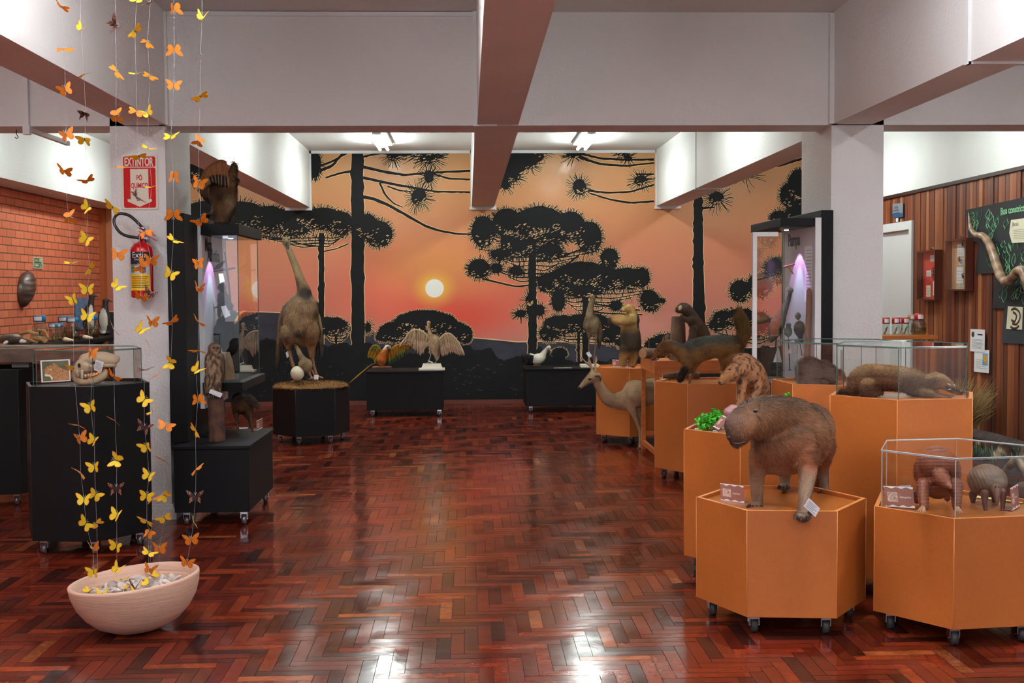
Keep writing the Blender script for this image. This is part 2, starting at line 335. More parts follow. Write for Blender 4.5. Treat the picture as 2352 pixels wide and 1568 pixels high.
# ================================================================== the mural
def mural():
    YM = YB-.012; mb = MB(); K = 15.54
    ctr = [0, 0.0]
    def W(px, py, k):
        p = at(px, py, YM); return (p[0], YM-.0012*(k+ctr[1]), p[2])
    mb.add([(XL,YM,0),(4.9,YM,0),(4.9,YM,ZC),(XL,YM,ZC)], [(0,1,2,3)], 0)
    mb.add([(XL,YM,0),(4.9,YM,0),(4.9,YM+.01,0),(XL,YM+.01,0)], [(0,1,2,3)], 0)
    def nx(): ctr[0] += 1; ctr[1] = (ctr[0]*7 % 400)*.0025
    def poly(P, ex=1.0, out=True):          # dark shape with a pale rim printed round it
        nx(); P = np.array(P, float); n = len(P)
        if out:
            d = np.roll(P,-1,0)-np.roll(P,1,0); d /= np.linalg.norm(d, axis=1)[:,None]+1e-9
            ar = 0.5*np.sum(P[:,0]*np.roll(P[:,1],-1)-np.roll(P[:,0],-1)*P[:,1])
            nn = np.stack([d[:,1], -d[:,0]], 1)*(1 if ar > 0 else -1)
            Q = P+nn*ex; mb.add([W(*q,1) for q in Q], [tuple(range(n))], 1)
        mb.add([W(*q,2.5) for q in P], [tuple(range(n))], 2)
    def strip(pts, w, ex=1.1, rough=.6):
        nx(); pts = np.array(pts, float); k = []
        for a, b in zip(pts[:-1], pts[1:]):
            m = max(2, int(np.hypot(*(b-a))/7)); k += [a+(b-a)*i/m for i in range(m)]
        k.append(pts[-1]); k = np.array(k)
        kk = k.copy(); kk[1:-1] = (k[:-2]+2*k[1:-1]+k[2:])/4; k = kk
        T = np.gradient(k, axis=0); T /= np.linalg.norm(T, axis=1)[:,None]; Nn = np.stack([-T[:,1], T[:,0]], 1)
        ww = np.interp(np.linspace(0,1,len(k)), np.linspace(0,1,np.size(w)), np.atleast_1d(w))/2
        for lay, e, m in ((1,ex,1), (2.5,0,2)):
            j = rng.uniform(-rough, rough, len(k)) if lay > 2 else 0
            A = k+Nn*(ww+e+j)[:,None]; B = k-Nn*(ww+e)[:,None]
            P = [W(*q,lay) for q in A]+[W(*q,lay) for q in B]; n = len(k)
            mb.add(P, [(i,i+1,n+i+1,n+i) for i in range(n-1)], m)
    def spikes(cx, cy, rx, ry, L=13, n=None, a0=0, a1=2*PI, up=0):
        n = n or int(2*PI*(rx+ry)/2/2.9*(a1-a0)/(2*PI))
        for i in range(n):
            nx(); a = a0+(a1-a0)*(i+rng.uniform(-.3,.3))/n; c, s = math.cos(a), math.sin(a)
            p = np.array([cx+rx*c*.93, cy+ry*s*.9]); d = np.array([c*rx, s*ry])/max(rx,ry); d /= np.linalg.norm(d)
            d += np.array([rng.uniform(-.25,.25), rng.uniform(-.25,.25)-up]); d /= np.linalg.norm(d); l = L*rng.uniform(.5,.95)
            q = np.array([-d[1], d[0]]); bend = q*rng.uniform(-2,2)
            w0, w1 = 2.0, .55
            for lay, e, m in ((1,.75,1), (2.5,0,2)):
                P = [p+q*(w0/2+e), p-q*(w0/2+e), p+d*l*.6+bend-q*(w0*.42+e), p+d*(l+e)-q*(w1+e*.6), p+d*(l+e)+q*(w1+e*.6), p+d*l*.6+bend+q*(w0*.42+e)]
                mb.add([W(*x,lay) for x in P], [(0,1,2,5),(5,2,3,4)], m)
    def tuft(cx, cy, rx, ry, L=12, core=.8, up=0, n=None):
        t = np.linspace(0, 2*PI, 26, endpoint=False)
        P = np.stack([cx+rx*core*np.cos(t), cy+ry*core*np.sin(t)], 1)*1.0
        P += rng.uniform(-1.5,1.5,P.shape); poly(P, out=False)
        spikes(cx, cy, rx*core, ry*core, L+rx*(1-core), n, up=up)
        if rx > 20:                        # sparse light gaps between the needles
            for i in range(int(rx*ry/60)):
                a = rng.uniform(.15,2.99); r_ = rng.uniform(.55,.95); x, y = cx+rx*core*r_*math.cos(a), cy+ry*core*r_*math.sin(a)
                l = rng.uniform(2,5); P = [(x,y),(x+l,y-l*.4),(x+l*1.1,y-l*.4+1.0),(x+.3,y+1.1)]
                mb.add([W(*q,3.7) for q in P], [(0,1,2,3)], 1)
    def trunk(xa, xb, ya, xc, xd, yb):
        nx(); n = 40; L_, R_ = [], []
        for i in range(n+1):
            t = i/n; y = ya+(yb-ya)*t
            L_.append((xa+(xc-xa)*t+rng.uniform(-.8,.8)-(2.5 if rng.random()<.1 else 0), y)); R_.append((xb+(xd-xb)*t+rng.uniform(-.8,.8)+(2.5 if rng.random()<.1 else 0), y))
        for lay, e, m in ((1,1.5,1), (2.5,0,2)):
            P = [W(x-e,y,lay) for x,y in L_]+[W(x+e,y,lay) for x,y in R_]; k = n+1
            mb.add(P, [(i,i+1,k+i+1,k+i) for i in range(n)], m)
    def lace(x0, x1, y, trunkx, n=4, dy=7):
        for i in range(n):
            yy = y+i*dy
            for xe in (x0+(trunkx-x0)*.16*i, x1-(x1-trunkx)*.16*i):
                strip([(trunkx,yy+6),((trunkx+xe)/2,yy+7+i),(xe,yy-3)], [3,2], 1.2)
                nn = int(abs(xe-trunkx)/9)
                for k in range(nn):
                    t = (k+rng.random())/nn; X = trunkx+(xe-trunkx)*t
                    strip([(X,yy+5),(X+rng.uniform(-5,5),yy-rng.uniform(3,8))], [1.8,1], .9, .1)
    # far hills and forest (no rim)
    def flat(P, m, lay): ctr[1] = 0; mb.add([W(*q,lay) for q in P], [tuple(range(len(P)))], m)
    hill = [(200,716),(437,717),(600,717),(700,721),(760,738),(830,755),(870,764),(960,772),(1080,776),(1130,780),(1190,786),(1260,784),(1330,788),(1420,792),(1520,797),(1640,800),(1760,798),(1850,790),(2000,785),(2300,780)]
    flat([(x,y-2) for x,y in hill]+[(2300,960),(200,960)], 1, .3); flat(hill+[(2300,960),(200,960)], 3, .6)
    f = [(200,800)]; x = 420
    base = lambda x: np.interp(x, [420,560,640,760,850,960,1000,1040,1125,1140,1200,1240,1300,1480,1600,1850], [800,790,775,790,790,815,806,797,800,822,820,800,828,826,805,790])
    while x < 2000: f.append((x, base(x)+rng.uniform(-3.5,3.5)+4*math.sin(x*.11))); x += 6
    flat(f+[(2300,790),(2300,960),(200,960)], 4, 2.2)
    for i in range(260):                   # faint leaf marks in the dark forest
        x, y = rng.uniform(430,1800), rng.uniform(830,915); l = rng.uniform(3,9)
        flat([(x,y),(x+l,y-1),(x+l,y+1.2),(x,y+1.6)], 5, 2.3)
    # trees
    lace(560,800,540,738,4,6)
    for a in ((735,502,62,30),(672,512,56,34),(780,512,36,32),(870,537,36,36),(840,520,34,34),(470,495,60,38),(550,492,66,36),(620,505,50,38),(700,498,30,28)): tuft(*a, 9, .86)
    for xx in range(450,800,7): strip([(xx,545+4*math.sin(xx)),(xx+6,535)],[2,1],1)
    strip([(600,541),(660,552),(700,562),(738,566)],[3,3]); strip([(800,560),(770,572),(744,577)],[3,3])
    trunk(732,745,535,731,744,900)
    tuft(455,392,34,22,12,.6); tuft(430,400,40,30,10,.8)
    strip([(437,400),(480,392),(530,385)],[4,3])
    trunk(807,834,340,808,839,935)
    strip([(834,383),(880,394),(930,402),(970,398),(1020,395),(1080,392)],[7,5,5]); strip([(834,408),(870,416),(920,426),(950,431),(1000,440),(1080,441)],[7,5,4])
    strip([(990,398),(1030,410),(1080,412)],[5,4]); strip([(872,420),(885,448),(905,468),(925,476)],[5,3]); strip([(890,428),(920,438),(945,440)],[4,3])
    strip([(834,452),(860,457),(890,470),(930,492),(975,518),(1010,530),(1050,537),(1085,538)],[8,6,4]); strip([(834,360),(870,352),(950,355),(1010,362)],[5,4])
    for a in ((722,378,20,42),): tuft(*a, 12, .75)
    strip([(715,350),(760,347),(807,350)],[5,4]); strip([(748,408),(780,398),(807,393)],[4,6]); strip([(735,392),(765,380),(778,362),(792,348)],[8,6,5]); strip([(725,384),(760,372),(800,350)],[5,4])
    for a in ((903,358,24,22),(985,362,38,26),(968,352,60,14),(962,452,32,36),(985,405,20,26)): tuft(*a, 15, .55)
    # small far trees
    lace(742,806,765,772,3,6); tuft(760,748,42,22,7,.92); trunk(769,775,760,769,775,850); tuft(845,752,12,18,9,.6)
    lace(880,1075,772,980,4,6)
    for a in ((975,738,66,28),(905,762,38,24),(1045,762,38,24),(935,745,36,26),(1010,745,44,28),(880,772,18,14),(1068,768,18,22)): tuft(*a, 6, .93)
    trunk(975,985,780,974,985,850)
    # big pine right of the sun
    lace(1100,1380,575,1222,5,9); lace(1140,1340,622,1222,3,8); strip([(1110,640),(1150,650),(1185,658),(1215,655)],[4,4]); strip([(1232,640),(1290,618),(1330,585)],[5,4]); strip([(1232,600),(1290,590),(1340,570)],[6,4])
    for a in ((1240,508,62,40),(1165,512,40,38),(1110,532,32,42),(1310,518,40,38),(1353,545,34,42),(1190,555,48,44),(1150,585,26,18),(1100,617,30,26),(1140,616,16,14),(1186,622,18,13),(1262,578,34,22),(1270,530,70,36),(1205,520,60,40)): tuft(*a, 10, .86)
    trunk(1214,1231,560,1213,1233,812); tuft(1196,720,20,15,9,.6); tuft(1240,712,16,18,9,.7); tuft(1215,690,24,50,6,.3)
    lace(1250,1500,668,1345,5,9)
    for a in ((1340,628,72,32),(1262,650,32,26),(1400,592,24,26),(1438,640,46,30),(1475,637,20,26),(1492,690,26,28),(1282,690,18,28),(1415,702,16,14),(1300,640,50,30),(1390,640,50,32),(1335,665,55,20)): tuft(*a, 9, .86)
    strip([(1352,695),(1420,707),(1470,712)],[4,3]); strip([(1352,715),(1400,720),(1475,722)],[4,3]); trunk(1338,1352,660,1337,1352,840)
    lace(1250,1420,765,1345,3,7)
    for a in ((1290,745,46,24),(1350,742,60,26),(1400,765,34,26),(1262,765,26,20),(1430,780,20,20)): tuft(*a, 8, .9)
    trunk(1326,1332,760,1326,1332,850); tuft(1285,812,20,14,4,.95); tuft(1530,782,34,18,8,.9); tuft(1500,790,20,14,8,.9)
    # upper right branches
    flat([(1120,340),(1265,340),(1245,368),(1215,385),(1180,405),(1150,428),(1130,440)], 2, 2.55)
    for a in ((1240,352,26,14),(1215,378,26,18),(1180,405,26,20),(1160,425,20,16)): tuft(*a, 14, .6)
    for a in ((1318,356,32,13),(1430,350,26,14),(1442,362,16,14)): tuft(*a, 13, .55)
    strip([(1320,355),(1350,368),(1380,377),(1440,381),(1502,374)],[7,5,4]); strip([(1330,352),(1380,364),(1440,367),(1502,366)],[5,5])
    tuft(1331,430,26,30,13,.6); strip([(1350,438),(1400,443),(1450,440),(1502,424)],[5,4]); strip([(1355,444),(1400,458),(1450,466),(1502,462)],[4,5]); tuft(1472,414,28,22,13,.55); strip([(1460,400),(1502,400)],[4,4])
    trunk(1594,1612,430,1591,1620,760); strip([(1612,478),(1640,476)],[6,3]); tuft(1645,455,34,30,16,.5); tuft(1712,402,36,16,22,.3)
    strip([(1700,405),(1740,388),(1790,380),(1850,362)],[9,6,5]); strip([(1720,395),(1780,372),(1850,352)],[5,5]); tuft(1700,400,18,12,20,.3)
    for a in ((1815,448,28,34),(1835,430,30,50),(1790,500,24,20),(1830,490,30,30),(1700,668,28,30),(1745,655,34,34),(1790,620,40,36),(1660,728,26,18),(1700,730,46,26),(1650,745,26,18),(1745,745,30,34)): tuft(*a, 9, .85)
    lace(1640,1790,765,1720,3,8)
    tuft(1520,690,10,8,5); tuft(1500,700,14,20,9,.6)
    mats = [skym(), mat('mural_rim', rgb(238,196,140), .5), mat('mural_black', rgb(20,20,22), .6, spec=.2), mat('mural_hill', rgb(56,55,64), .6, spec=.2, noise=(3,.75,1.2,(1,1,3))),
            mat('mural_forest', rgb(19,19,21), .6, spec=.2, noise=(6,.8,1.25,(1,1,2))), mat('mural_leaf', rgb(46,42,40), .5)]
    o = obj('wall_mural', mb, mats, base=(0,YM,0)); tag(o, 'wall-sized sunset mural of black umbrella-shaped pine trees covering the back wall', 'mural')
def skym():
    m = mat('mural_sky', (.5,.3,.2), .45, coat=.1); nt = m.node_tree; N = nt.nodes; L = nt.links; b = N['Principled BSDF']
    tc = N.new('ShaderNodeTexCoord'); sp = N.new('ShaderNodeSeparateXYZ'); L.new(tc.outputs['Object'], sp.inputs[0])
    cr = N.new('ShaderNodeValToRGB'); e = cr.color_ramp.elements; mr = N.new('ShaderNodeMapRange'); mr.inputs[1].default_value = .8; mr.inputs[2].default_value = 3.3
    L.new(sp.outputs['Z'], mr.inputs[0]); L.new(mr.outputs[0], cr.inputs[0])
    st = [(0,(190,126,112)),(.25,(196,118,96)),(.5,(200,122,86)),(.75,(202,138,88)),(1,(200,148,98))]
    e[0].position = 0; e[0].color = rgb(*st[0][1])+(1,); e[1].position = 1; e[1].color = rgb(*st[-1][1])+(1,)
    for p, c in st[1:-1]: q = e.new(p); q.color = rgb(*c)+(1,)
    S = at(998,662,YB); prev = cr.outputs[0]
    def halo(prev, cx, cz, sx, sz, r0, r1, colr, strength, smooth=True):
        ax = N.new('ShaderNodeMath'); ax.operation = 'SUBTRACT'; ax.inputs[1].default_value = cx; L.new(sp.outputs['X'], ax.inputs[0])
        az = N.new('ShaderNodeMath'); az.operation = 'SUBTRACT'; az.inputs[1].default_value = cz; L.new(sp.outputs['Z'], az.inputs[0])
        cb = N.new('ShaderNodeCombineXYZ'); q1 = N.new('ShaderNodeMath'); q1.operation = 'DIVIDE'; q1.inputs[1].default_value = sx; L.new(ax.outputs[0], q1.inputs[0])
        q2 = N.new('ShaderNodeMath'); q2.operation = 'DIVIDE'; q2.inputs[1].default_value = sz; L.new(az.outputs[0], q2.inputs[0])
        L.new(q1.outputs[0], cb.inputs[0]); L.new(q2.outputs[0], cb.inputs[2]); ln = N.new('ShaderNodeVectorMath'); ln.operation = 'LENGTH'; L.new(cb.outputs[0], ln.inputs[0])
        r = N.new('ShaderNodeMapRange'); r.interpolation_type = 'SMOOTHSTEP' if smooth else 'LINEAR'; r.inputs[1].default_value = r0; r.inputs[2].default_value = r1; r.inputs[3].default_value = strength; r.inputs[4].default_value = 0
        L.new(ln.outputs['Value'], r.inputs[0]); mx = N.new('ShaderNodeMix'); mx.data_type = 'RGBA'; L.new(r.outputs[0], mx.inputs[0]); L.new(prev, mx.inputs[6]); mx.inputs[7].default_value = rgb(*colr)+(1,)
        return mx.outputs[2]
    prev = halo(prev, S[0]+.1, S[2]-.15, 2.6, 1.0, 0, 1, (224,84,52), .75)
    prev = halo(prev, S[0]+.25, S[2]-.38, 1.1, .42, 0, 1, (226,62,38), .7)
    prev = halo(prev, S[0]+.1, S[2]+.28, 1.3, .62, 0, 1, (214,146,64), .62)
    prev = halo(prev, S[0], S[2], .36, .30, 0, 1, (246,190,60), .95)
    prev = halo(prev, S[0], S[2], .125, .125, .92, 1, (255,255,246), 1, False)
    L.new(prev, b.inputs['Base Color']); return m
mural()
# ================================================================== plinths
def put_caster(x, y, zt, t, wm):
    mb = MB()
    mb.box((x,y,zt-.004), (.052,.052,.008), 0, 0)
    mb.b2((x-.022,y-.014,zt-.05), (x-.018,y+.022,zt-.006), 0); mb.b2((x+.018,y-.014,zt-.05), (x+.022,y+.022,zt-.006), 0)
    mb.b2((x-.022,y-.016,zt-.022), (x+.022,y-.008,zt-.004), 0)
    mb.cyl((x-.022,y+.004,.032), (x+.022,y+.004,.032), .005, 8, 0); o = obj('caster', mb, CHROME, t)
    mb = MB(); mb.cyl((x-.013,y+.004,.032), (x+.013,y+.004,.032), .032, 18); obj('wheel', mb, wm, o)
def hexpts(cx, cy, R, rot): return [(cx+R*math.cos(rot+i*PI/3), cy+R*math.sin(rot+i*PI/3)) for i in range(6)]
def hexplinth(name, label, cx, cy, rot, zt, body, edge, top, group, wheel, zb=.084, R=.381, lip=.018):
    t = thing(name, label, 'display plinth', (cx,cy,0), group)
    o = hexpts(cx,cy,R,rot); i_ = hexpts(cx,cy,R-.02,rot); mb = MB(); n = 6
    for k in range(6):
        a, b, c, d = o[k], o[(k+1)%6], i_[(k+1)%6], i_[k]
        mb.quad((*a,zb),(*b,zb),(*b,zt),(*a,zt),0); mb.quad((*a,zt),(*b,zt),(*c,zt),(*d,zt),1)
        mb.quad((*d,zt),(*c,zt),(*c,zt-lip),(*d,zt-lip),0)
        mb.cyl((*a,zb),(*a,zt),.0014,6,1)  # corner line in the paler edge tone, a painted highlight
    mb.add([(*p,zb) for p in o], [(5,4,3,2,1,0)], 0)
    obj('body', mb, [body, edge], t)
    mb = MB(); mb.prism(i_, zt-lip-.012, zt-lip, 0); obj('top_panel', mb, top, t)
    for k in (range(6)):
        a = rot+k*PI/3; put_caster(cx+(R-.075)*math.cos(a), cy+(R-.075)*math.sin(a), zb, t, wheel)
    return t
ORG = 'orange hexagonal display plinths'; BLG = 'black hexagonal display plinths'
HX = {}
def hx(key, name, label, ptA, z, k, rot, blk=False):
    """place a hexagon so that its corner k stands at ptA"""
    R = .381; a = rot+k*PI/3; cx, cy = ptA[0]-R*math.cos(a), ptA[1]-R*math.sin(a)
    HX[key] = (cx, cy, rot, z)
    if blk: hexplinth(name, label, cx, cy, rot, z, BLACK, BLACKE, BLACK, BLG, CLEARW)
    else: hexplinth(name, label, cx, cy, rot, z, MDF, MDFE, MDFT, ORG, RUBBER)
hx('capy','hexagonal_plinth','low orange hexagonal plinth on casters carrying the capybara', (1.416-.381*math.cos(PI/3-.1165+PI*4/3-PI/3)*0+.381*math.cos(-.1165+4*PI/3),5.30+.381*math.sin(-.1165+4*PI/3)), .5455, 4, -.1165)
hx('tatu','hexagonal_plinth','low orange hexagonal plinth under the armadillo glass case at the right edge', atz(2192,1191.3,.5455), .5455, 4, math.radians(6.6))
hx('coati','hexagonal_plinth','tall orange hexagonal plinth under the glass case of the sleeping coati', atz(2061,918.8,.966), .966, 4, math.radians(6.4))
hx('sloth','hexagonal_plinth','tall orange hexagonal plinth behind, under the glass case with the curled grey animal', atz(1820.4,881.7,.963), .963, 4, math.radians(-27))
hx('ocelot','hexagonal_plinth','medium orange hexagonal plinth with pebbles and green leaves under the spotted cat', atz(1571,985,.757), .757, 3, math.radians(7))
hx('fox','hexagonal_plinth','medium orange hexagonal plinth under the fox with raised tail', atz(1579,881.6,.77), .77, 4, math.radians(1.7))
hx('tam','hexagonal_plinth','medium orange hexagonal plinth under the upright anteater behind the deer', atz(1369.4,843.4,.738), .738, 3, math.radians(20))
hx('rhea','hexagonal_plinth','low black hexagonal plinth covered with moss under the tall rhea', (-1.576+.381*math.cos(.2519+4*PI/3),11.85+.381*math.sin(.2519+4*PI/3)), .539, 4, .2519, True)
hx('jag','hexagonal_plinth','tall black hexagonal plinth under the glass case with the skull', atz(66.3,887.8,.968), .968, 4, math.radians(-7.5), True)
hx('left','hexagonal_plinth','tall black hexagonal plinth cut off by the left edge of the frame', (-3.02,8.75), .965, 0, math.radians(8), True)
print({k:[round(float(x),3) for x in v] for k,v in HX.items()})
def boxplinth(label, x0, y0, x1, y1, z0, z1, group):
    t = thing('box_plinth', label, 'display plinth', ((x0+x1)/2,(y0+y1)/2,0), group)
    mb = MB(); mb.b2((x0+.006,y0+.006,z0), (x1-.006,y1-.006,z1-.022)); obj('body', mb, BLACK, t, bevel=.003)
    mb = MB(); mb.b2((x0-.004,y0-.004,z1-.022), (x1+.004,y1+.004,z1)); obj('top_panel', mb, BLACKE if False else BLACK, t, bevel=.003)
    for x in (x0+.07,x1-.05):
        for y in (y0+.07,y1-.07): put_caster(x, y, z0, t, CLEARW)
BXG = 'black rectangular display plinths'
boxplinth('low black rectangular plinth beside the left pillar with owl and agouti', -1.89, 7.56, -1.405, 8.50, .09, .518, BXG)
boxplinth('low black rectangular plinth against the mural with macaw and spread-winged bird', -1.217, 14.0, -.302, 14.6, .08, .545, BXG)
boxplinth('low black rectangular plinth against the mural with white-breasted duck and long-legged bird', .683, 14.3, 1.62, 14.9, .08, .54, BXG)
# ================================================================== glass cases
def hexcase(name, label, key, h, R=.345, e=GLASSE, z0=None, bright=False, rotoff=0):
    cx, cy, rot, z = HX[key]; z = (z-.018 if z0 is None else z0)+.001; t = thing(name, label, 'glass case', (cx,cy,z), 'hexagonal glass cases')
    o = hexpts(cx,cy,R,rot+rotoff); th = .004
    for k in range(6):
        a, b = np.array(o[k]), np.array(o[(k+1)%6]); d = (b-a)/np.linalg.norm(b-a); a2, b2 = a+d*.003, b-d*.003; nn = np.array([d[1],-d[0]])*th
        mb = MB(); mb.quad((*a2,z),(*b2,z),(*b2,z+h-.005),(*a2,z+h-.005),0)
        mb.cyl((*a2,z),(*a2,z+h-.005),.0022,6,1,sm=False)
        mb.cyl((*a2,z+h-.005),(*b2,z+h-.005),.0016,6,1,sm=False)
        obj('side_pane', mb, [GLASS, e], t)
    mb = MB(); mb.add([(*p,z+h) for p in o], [tuple(range(6))], 0)
    for k in range(6): mb.cyl((*o[k],z+h), (*o[(k+1)%6],z+h), .003, 6, 1, sm=False)
    obj('lid', mb, [GLASS, e], t)
hexcase('glass_case','hexagonal glass case over the skull and the leopard photo','jag',.218,.335,GLASSE)
hexcase('glass_case','hexagonal glass case over the lying coati','coati',.265,.35,GLASSE)
hexcase('glass_case','hexagonal glass case over the curled grey animal, left of the coati case','sloth',.245,.35,GLASSE)
hexcase('glass_case','hexagonal glass case over two armadillos at the right edge','tatu',.262,.35,GLASSL)
# ================================================================== tall showcases
def frameM(o, X, Y, Z=(0,0,1)): return (X, Y, Z, o)
def spot(name, loc, tgt, power, size, c, blend=.2):
    l = bpy.data.lights.new(name, 'SPOT'); l.energy = power; l.spot_size = math.radians(size); l.spot_blend = blend; l.color = c; l.shadow_soft_size = .008
    o = bpy.data.objects.new(name, l); o.location = loc; d = Vector(tgt)-Vector(loc); o.rotation_euler = d.to_track_quat('-Z','Y').to_euler(); col.objects.link(o); return o
PANEL = mat('pale_panel', rgb(196,192,194), .5)
# left showcase, opens to +X
Xb0, Xb1 = -1.945, at(426,700,7.75)[0]; Xp = at(466.5,700,8.14)[0]; Xg = at(548,700,8.16)[0]; ZT = at(505,540,8.16)[2]; ZS = at(505,514,8.12)[2]; ZB2 = at(555,878,8.1)[2]; ZB1 = at(555,898,8.1)[2]
t = thing('tall_showcase','tall black and glass showcase beside the left pillar with forest birds','showcase',(-1.85,8.3,.518),'tall lit showcases')
mb = MB(); mb.b2((Xb0,7.75,.519), (Xb1,8.95,at(400,489,7.75)[2])); obj('back_box', mb, BLACK, t, bevel=.003)
mb = MB(); mb.b2((Xb1,8.14,.70), (Xp,8.92,ZS-.002), 0); obj('back_panel', mb, PANEL, t)
mb = MB(); mb.b2((Xb1,8.13,.70), (Xp,8.14,ZS-.002), 0); obj('panel_edge', mb, TRIMW, t)
mb = MB(); mb.b2((Xp-.005,8.11,ZT), (Xg+.02,9.0,ZS)); obj('canopy_slab', mb, BLACK, t, bevel=.003)
mb = MB(); mb.b2((Xp-.005,8.10,ZB1), (Xg+.03,9.0,ZB2)); obj('base_slab', mb, BLACK, t, bevel=.003)
for a, b in (((Xp,8.16),(Xg,8.16)),((Xg,8.16),(Xg,8.92)),((Xg,8.92),(Xp,8.92))):
    mb = MB(); mb.quad((*a,ZB2),(*b,ZB2),(*b,ZT),(*a,ZT),0); mb.cyl((*b,ZB2),(*b,ZT),.003,6,1,sm=False); obj('glass_pane', mb, [GLASS,GLASSE], t)
LP = at(530,545,8.22); LEDM = mat('led', (1,1,1), .5, emit=(1,.95,1,9))
mb = MB(); mb.cyl((LP[0],8.22,ZT),(LP[0],8.22,ZT-.018),.019,14,0); mb.cyl((LP[0],8.22,ZT-.018),(LP[0],8.22,ZT-.023),.015,14,1); mb.b2((LP[0]-.05,8.2,ZT-.02),(LP[0]-.015,8.25,ZT),0)
obj('spot_lamp', mb, [CHROME, LEDM], t)
mb = MB(); mb.b2((Xg-.05,8.85,ZB2),(Xg-.01,8.9,ZB2+.035)); obj('glass_clip', mb, CHROME, t)
spot('showcase_light',(Xp+.125,8.37,ZT-.04),(Xp+.10,8.37,ZT-1),7,84,(.80,.42,1.0),.12); spot('showcase_light_low',(Xp+.125,8.37,ZT-.04),(Xp+.06,8.37,ZT-1),8,56,(.35,1.0,.85),.5)
YL = ((0,1,0),(0,0,1),(1,0,0))
text('lettering','Mata',.13,INK,t,YL+((Xp+.002,8.22,at(480,576,8.3)[2]),),sx=.85,bold=.003)
text('lettering','Atlântica',.13,INK,t,YL+((Xp+.002,8.30,at(490,600,8.45)[2]),),sx=.85,bold=.003)
# right showcase, opens to -X
Xa, Xc = at(1886,600,7.76)[0], 2.42; Xw = at(1873,600,7.757)[0]; Xl = at(1797,600,7.80)[0]; ZT3 = at(1840,520,7.78)[2]; ZS3 = at(1840,500,7.77)[2]
t = thing('tall_showcase','tall black and glass showcase in front of the right pillar lettered Pampa','showcase',(2.3,8.3,0),'tall lit showcases')
mb = MB(); mb.b2((Xa,7.76,.09), (Xc,8.75,at(1900,482,7.76)[2])); obj('back_box', mb, BLACK, t, bevel=.003)
for yy_ in (7.9,8.6): put_caster((Xa+Xc)/2, yy_, .09, t, CLEARW)
mb = MB(); mb.b2((Xw,7.768,.70), (Xa-.0005,8.55,ZS3)); obj('back_panel', mb, PANEL, t)
mb = MB(); mb.b2((Xw-.001,7.756,.70), (Xa-.0005,7.7675,ZS3)); obj('panel_edge', mb, TRIMW, t)
mb = MB(); mb.b2((Xl-.02,7.77,ZT3), (Xw-.0015,8.60,ZS3-.001)); obj('canopy_slab', mb, BLACK, t, bevel=.003)
mb = MB(); mb.b2((Xl-.02,7.77,.77), (Xw-.0015,8.60,.85)); obj('base_slab', mb, BLACK, t, bevel=.003)
Fp = at(1733,700,7.83)[0]; Ft = at(1740,533,7.83)[2]
mb = MB(); mb.b2((Fp-.014,7.82,.1),(Fp+.014,7.84,Ft)); mb.b2((Fp+.0142,7.82,Ft-.028),(Xl-.022,7.84,Ft)); obj('door_frame', mb, TRIMW, t)
for a, b in (((Xw,7.80),(Xl,7.80)),((Xl,7.80),(Xl,8.52)),((Xl,8.52),(Xw,8.52))):
    mb = MB(); mb.quad((*a,.851),(*b,.851),(*b,ZT3),(*a,ZT3),0); mb.cyl((*b,.851),(*b,ZT3),.003,6,1,sm=False); obj('glass_pane', mb, [GLASS,GLASSE], t)
mb = MB(); q = at(1806,528,7.85); mb.cyl((q[0],7.85,ZT3),(q[0],7.85,ZT3-.018),.018,14,0); mb.cyl((q[0],7.85,ZT3-.018),(q[0],7.85,ZT3-.023),.015,14,1)
obj('spot_lamp', mb, [CHROME, LEDM], t)
mb = MB(); mb.quad((Xw-.002,7.82,1.40),(Xw-.002,8.0,1.40),(Xw-.002,8.0,1.78),(Xw-.002,7.82,1.78),0)
for i in range(15): z_ = 1.75-i*.023; mb.quad((Xw-.003,7.84,z_),(Xw-.003,7.96,z_),(Xw-.003,7.96,z_+.004),(Xw-.003,7.84,z_+.004),1)
obj('info_sheet', mb, [WHITE,GREYINK], t)
spot('showcase_light',(Xw-.125,8.13,ZT3-.04),(Xw-.10,8.13,ZT3-1),8,84,(.80,.42,1.0),.12); spot('showcase_light_low',(Xw-.125,8.13,ZT3-.04),(Xw-.06,8.13,ZT3-1),8,56,(.35,.85,1.0),.5)
text('lettering','Pampa',.12,INK,t,((0,-1,0),(0,0,1),(-1,0,0),(Xw-.002,8.42,at(1830,563,8.2)[2])),sx=.95,bold=.003)
# ================================================================== wooden tray table
t = thing('tray_table','orange wooden tray table with open legs carrying log and climbing animal','table',(1.9,9.9,0))
WD = mat('orange_wood', rgb(190,106,48), .4, noise=(4,.8,1.15,(1,1,6)), coat=.2)
A = (1.51,10.45); Bq = (1.535,9.60); ang = math.atan2(Bq[1]-A[1], Bq[0]-A[0]); X0, X1, Y0, Y1 = 1.605, 2.42, 10.13, 10.97
zt_ = .878; mb = MB()
mb.b2((X0,Y0,zt_-.115),(X1,Y0+.02,zt_)); mb.b2((X0,Y1-.02,zt_-.115),(X1,Y1,zt_)); mb.b2((X0,Y0+.0203,zt_-.115),(X0+.02,Y1-.0203,zt_)); mb.b2((X1-.02,Y0+.0203,zt_-.115),(X1,Y1-.0203,zt_)); obj('tray_frame', mb, WD, t, bevel=.002)
mb = MB(); mb.b2((X0+.02,Y0+.02,zt_-.04),(X1-.02,Y1-.02,zt_-.025)); obj('tray_board', mb, MDFT, t)
for x in (X0+.003,X1-.043):
    for y in (Y0+.003,Y1-.043): mb = MB(); mb.b2((x,y,0),(x+.04,y+.04,zt_-.116)); obj('leg', mb, WD, t, bevel=.002)
for x in (X0+.008,X1-.038): mb = MB(); mb.b2((x,Y0+.044,.05),(x+.03,Y1-.044,.09)); obj('stretcher', mb, WD, t)
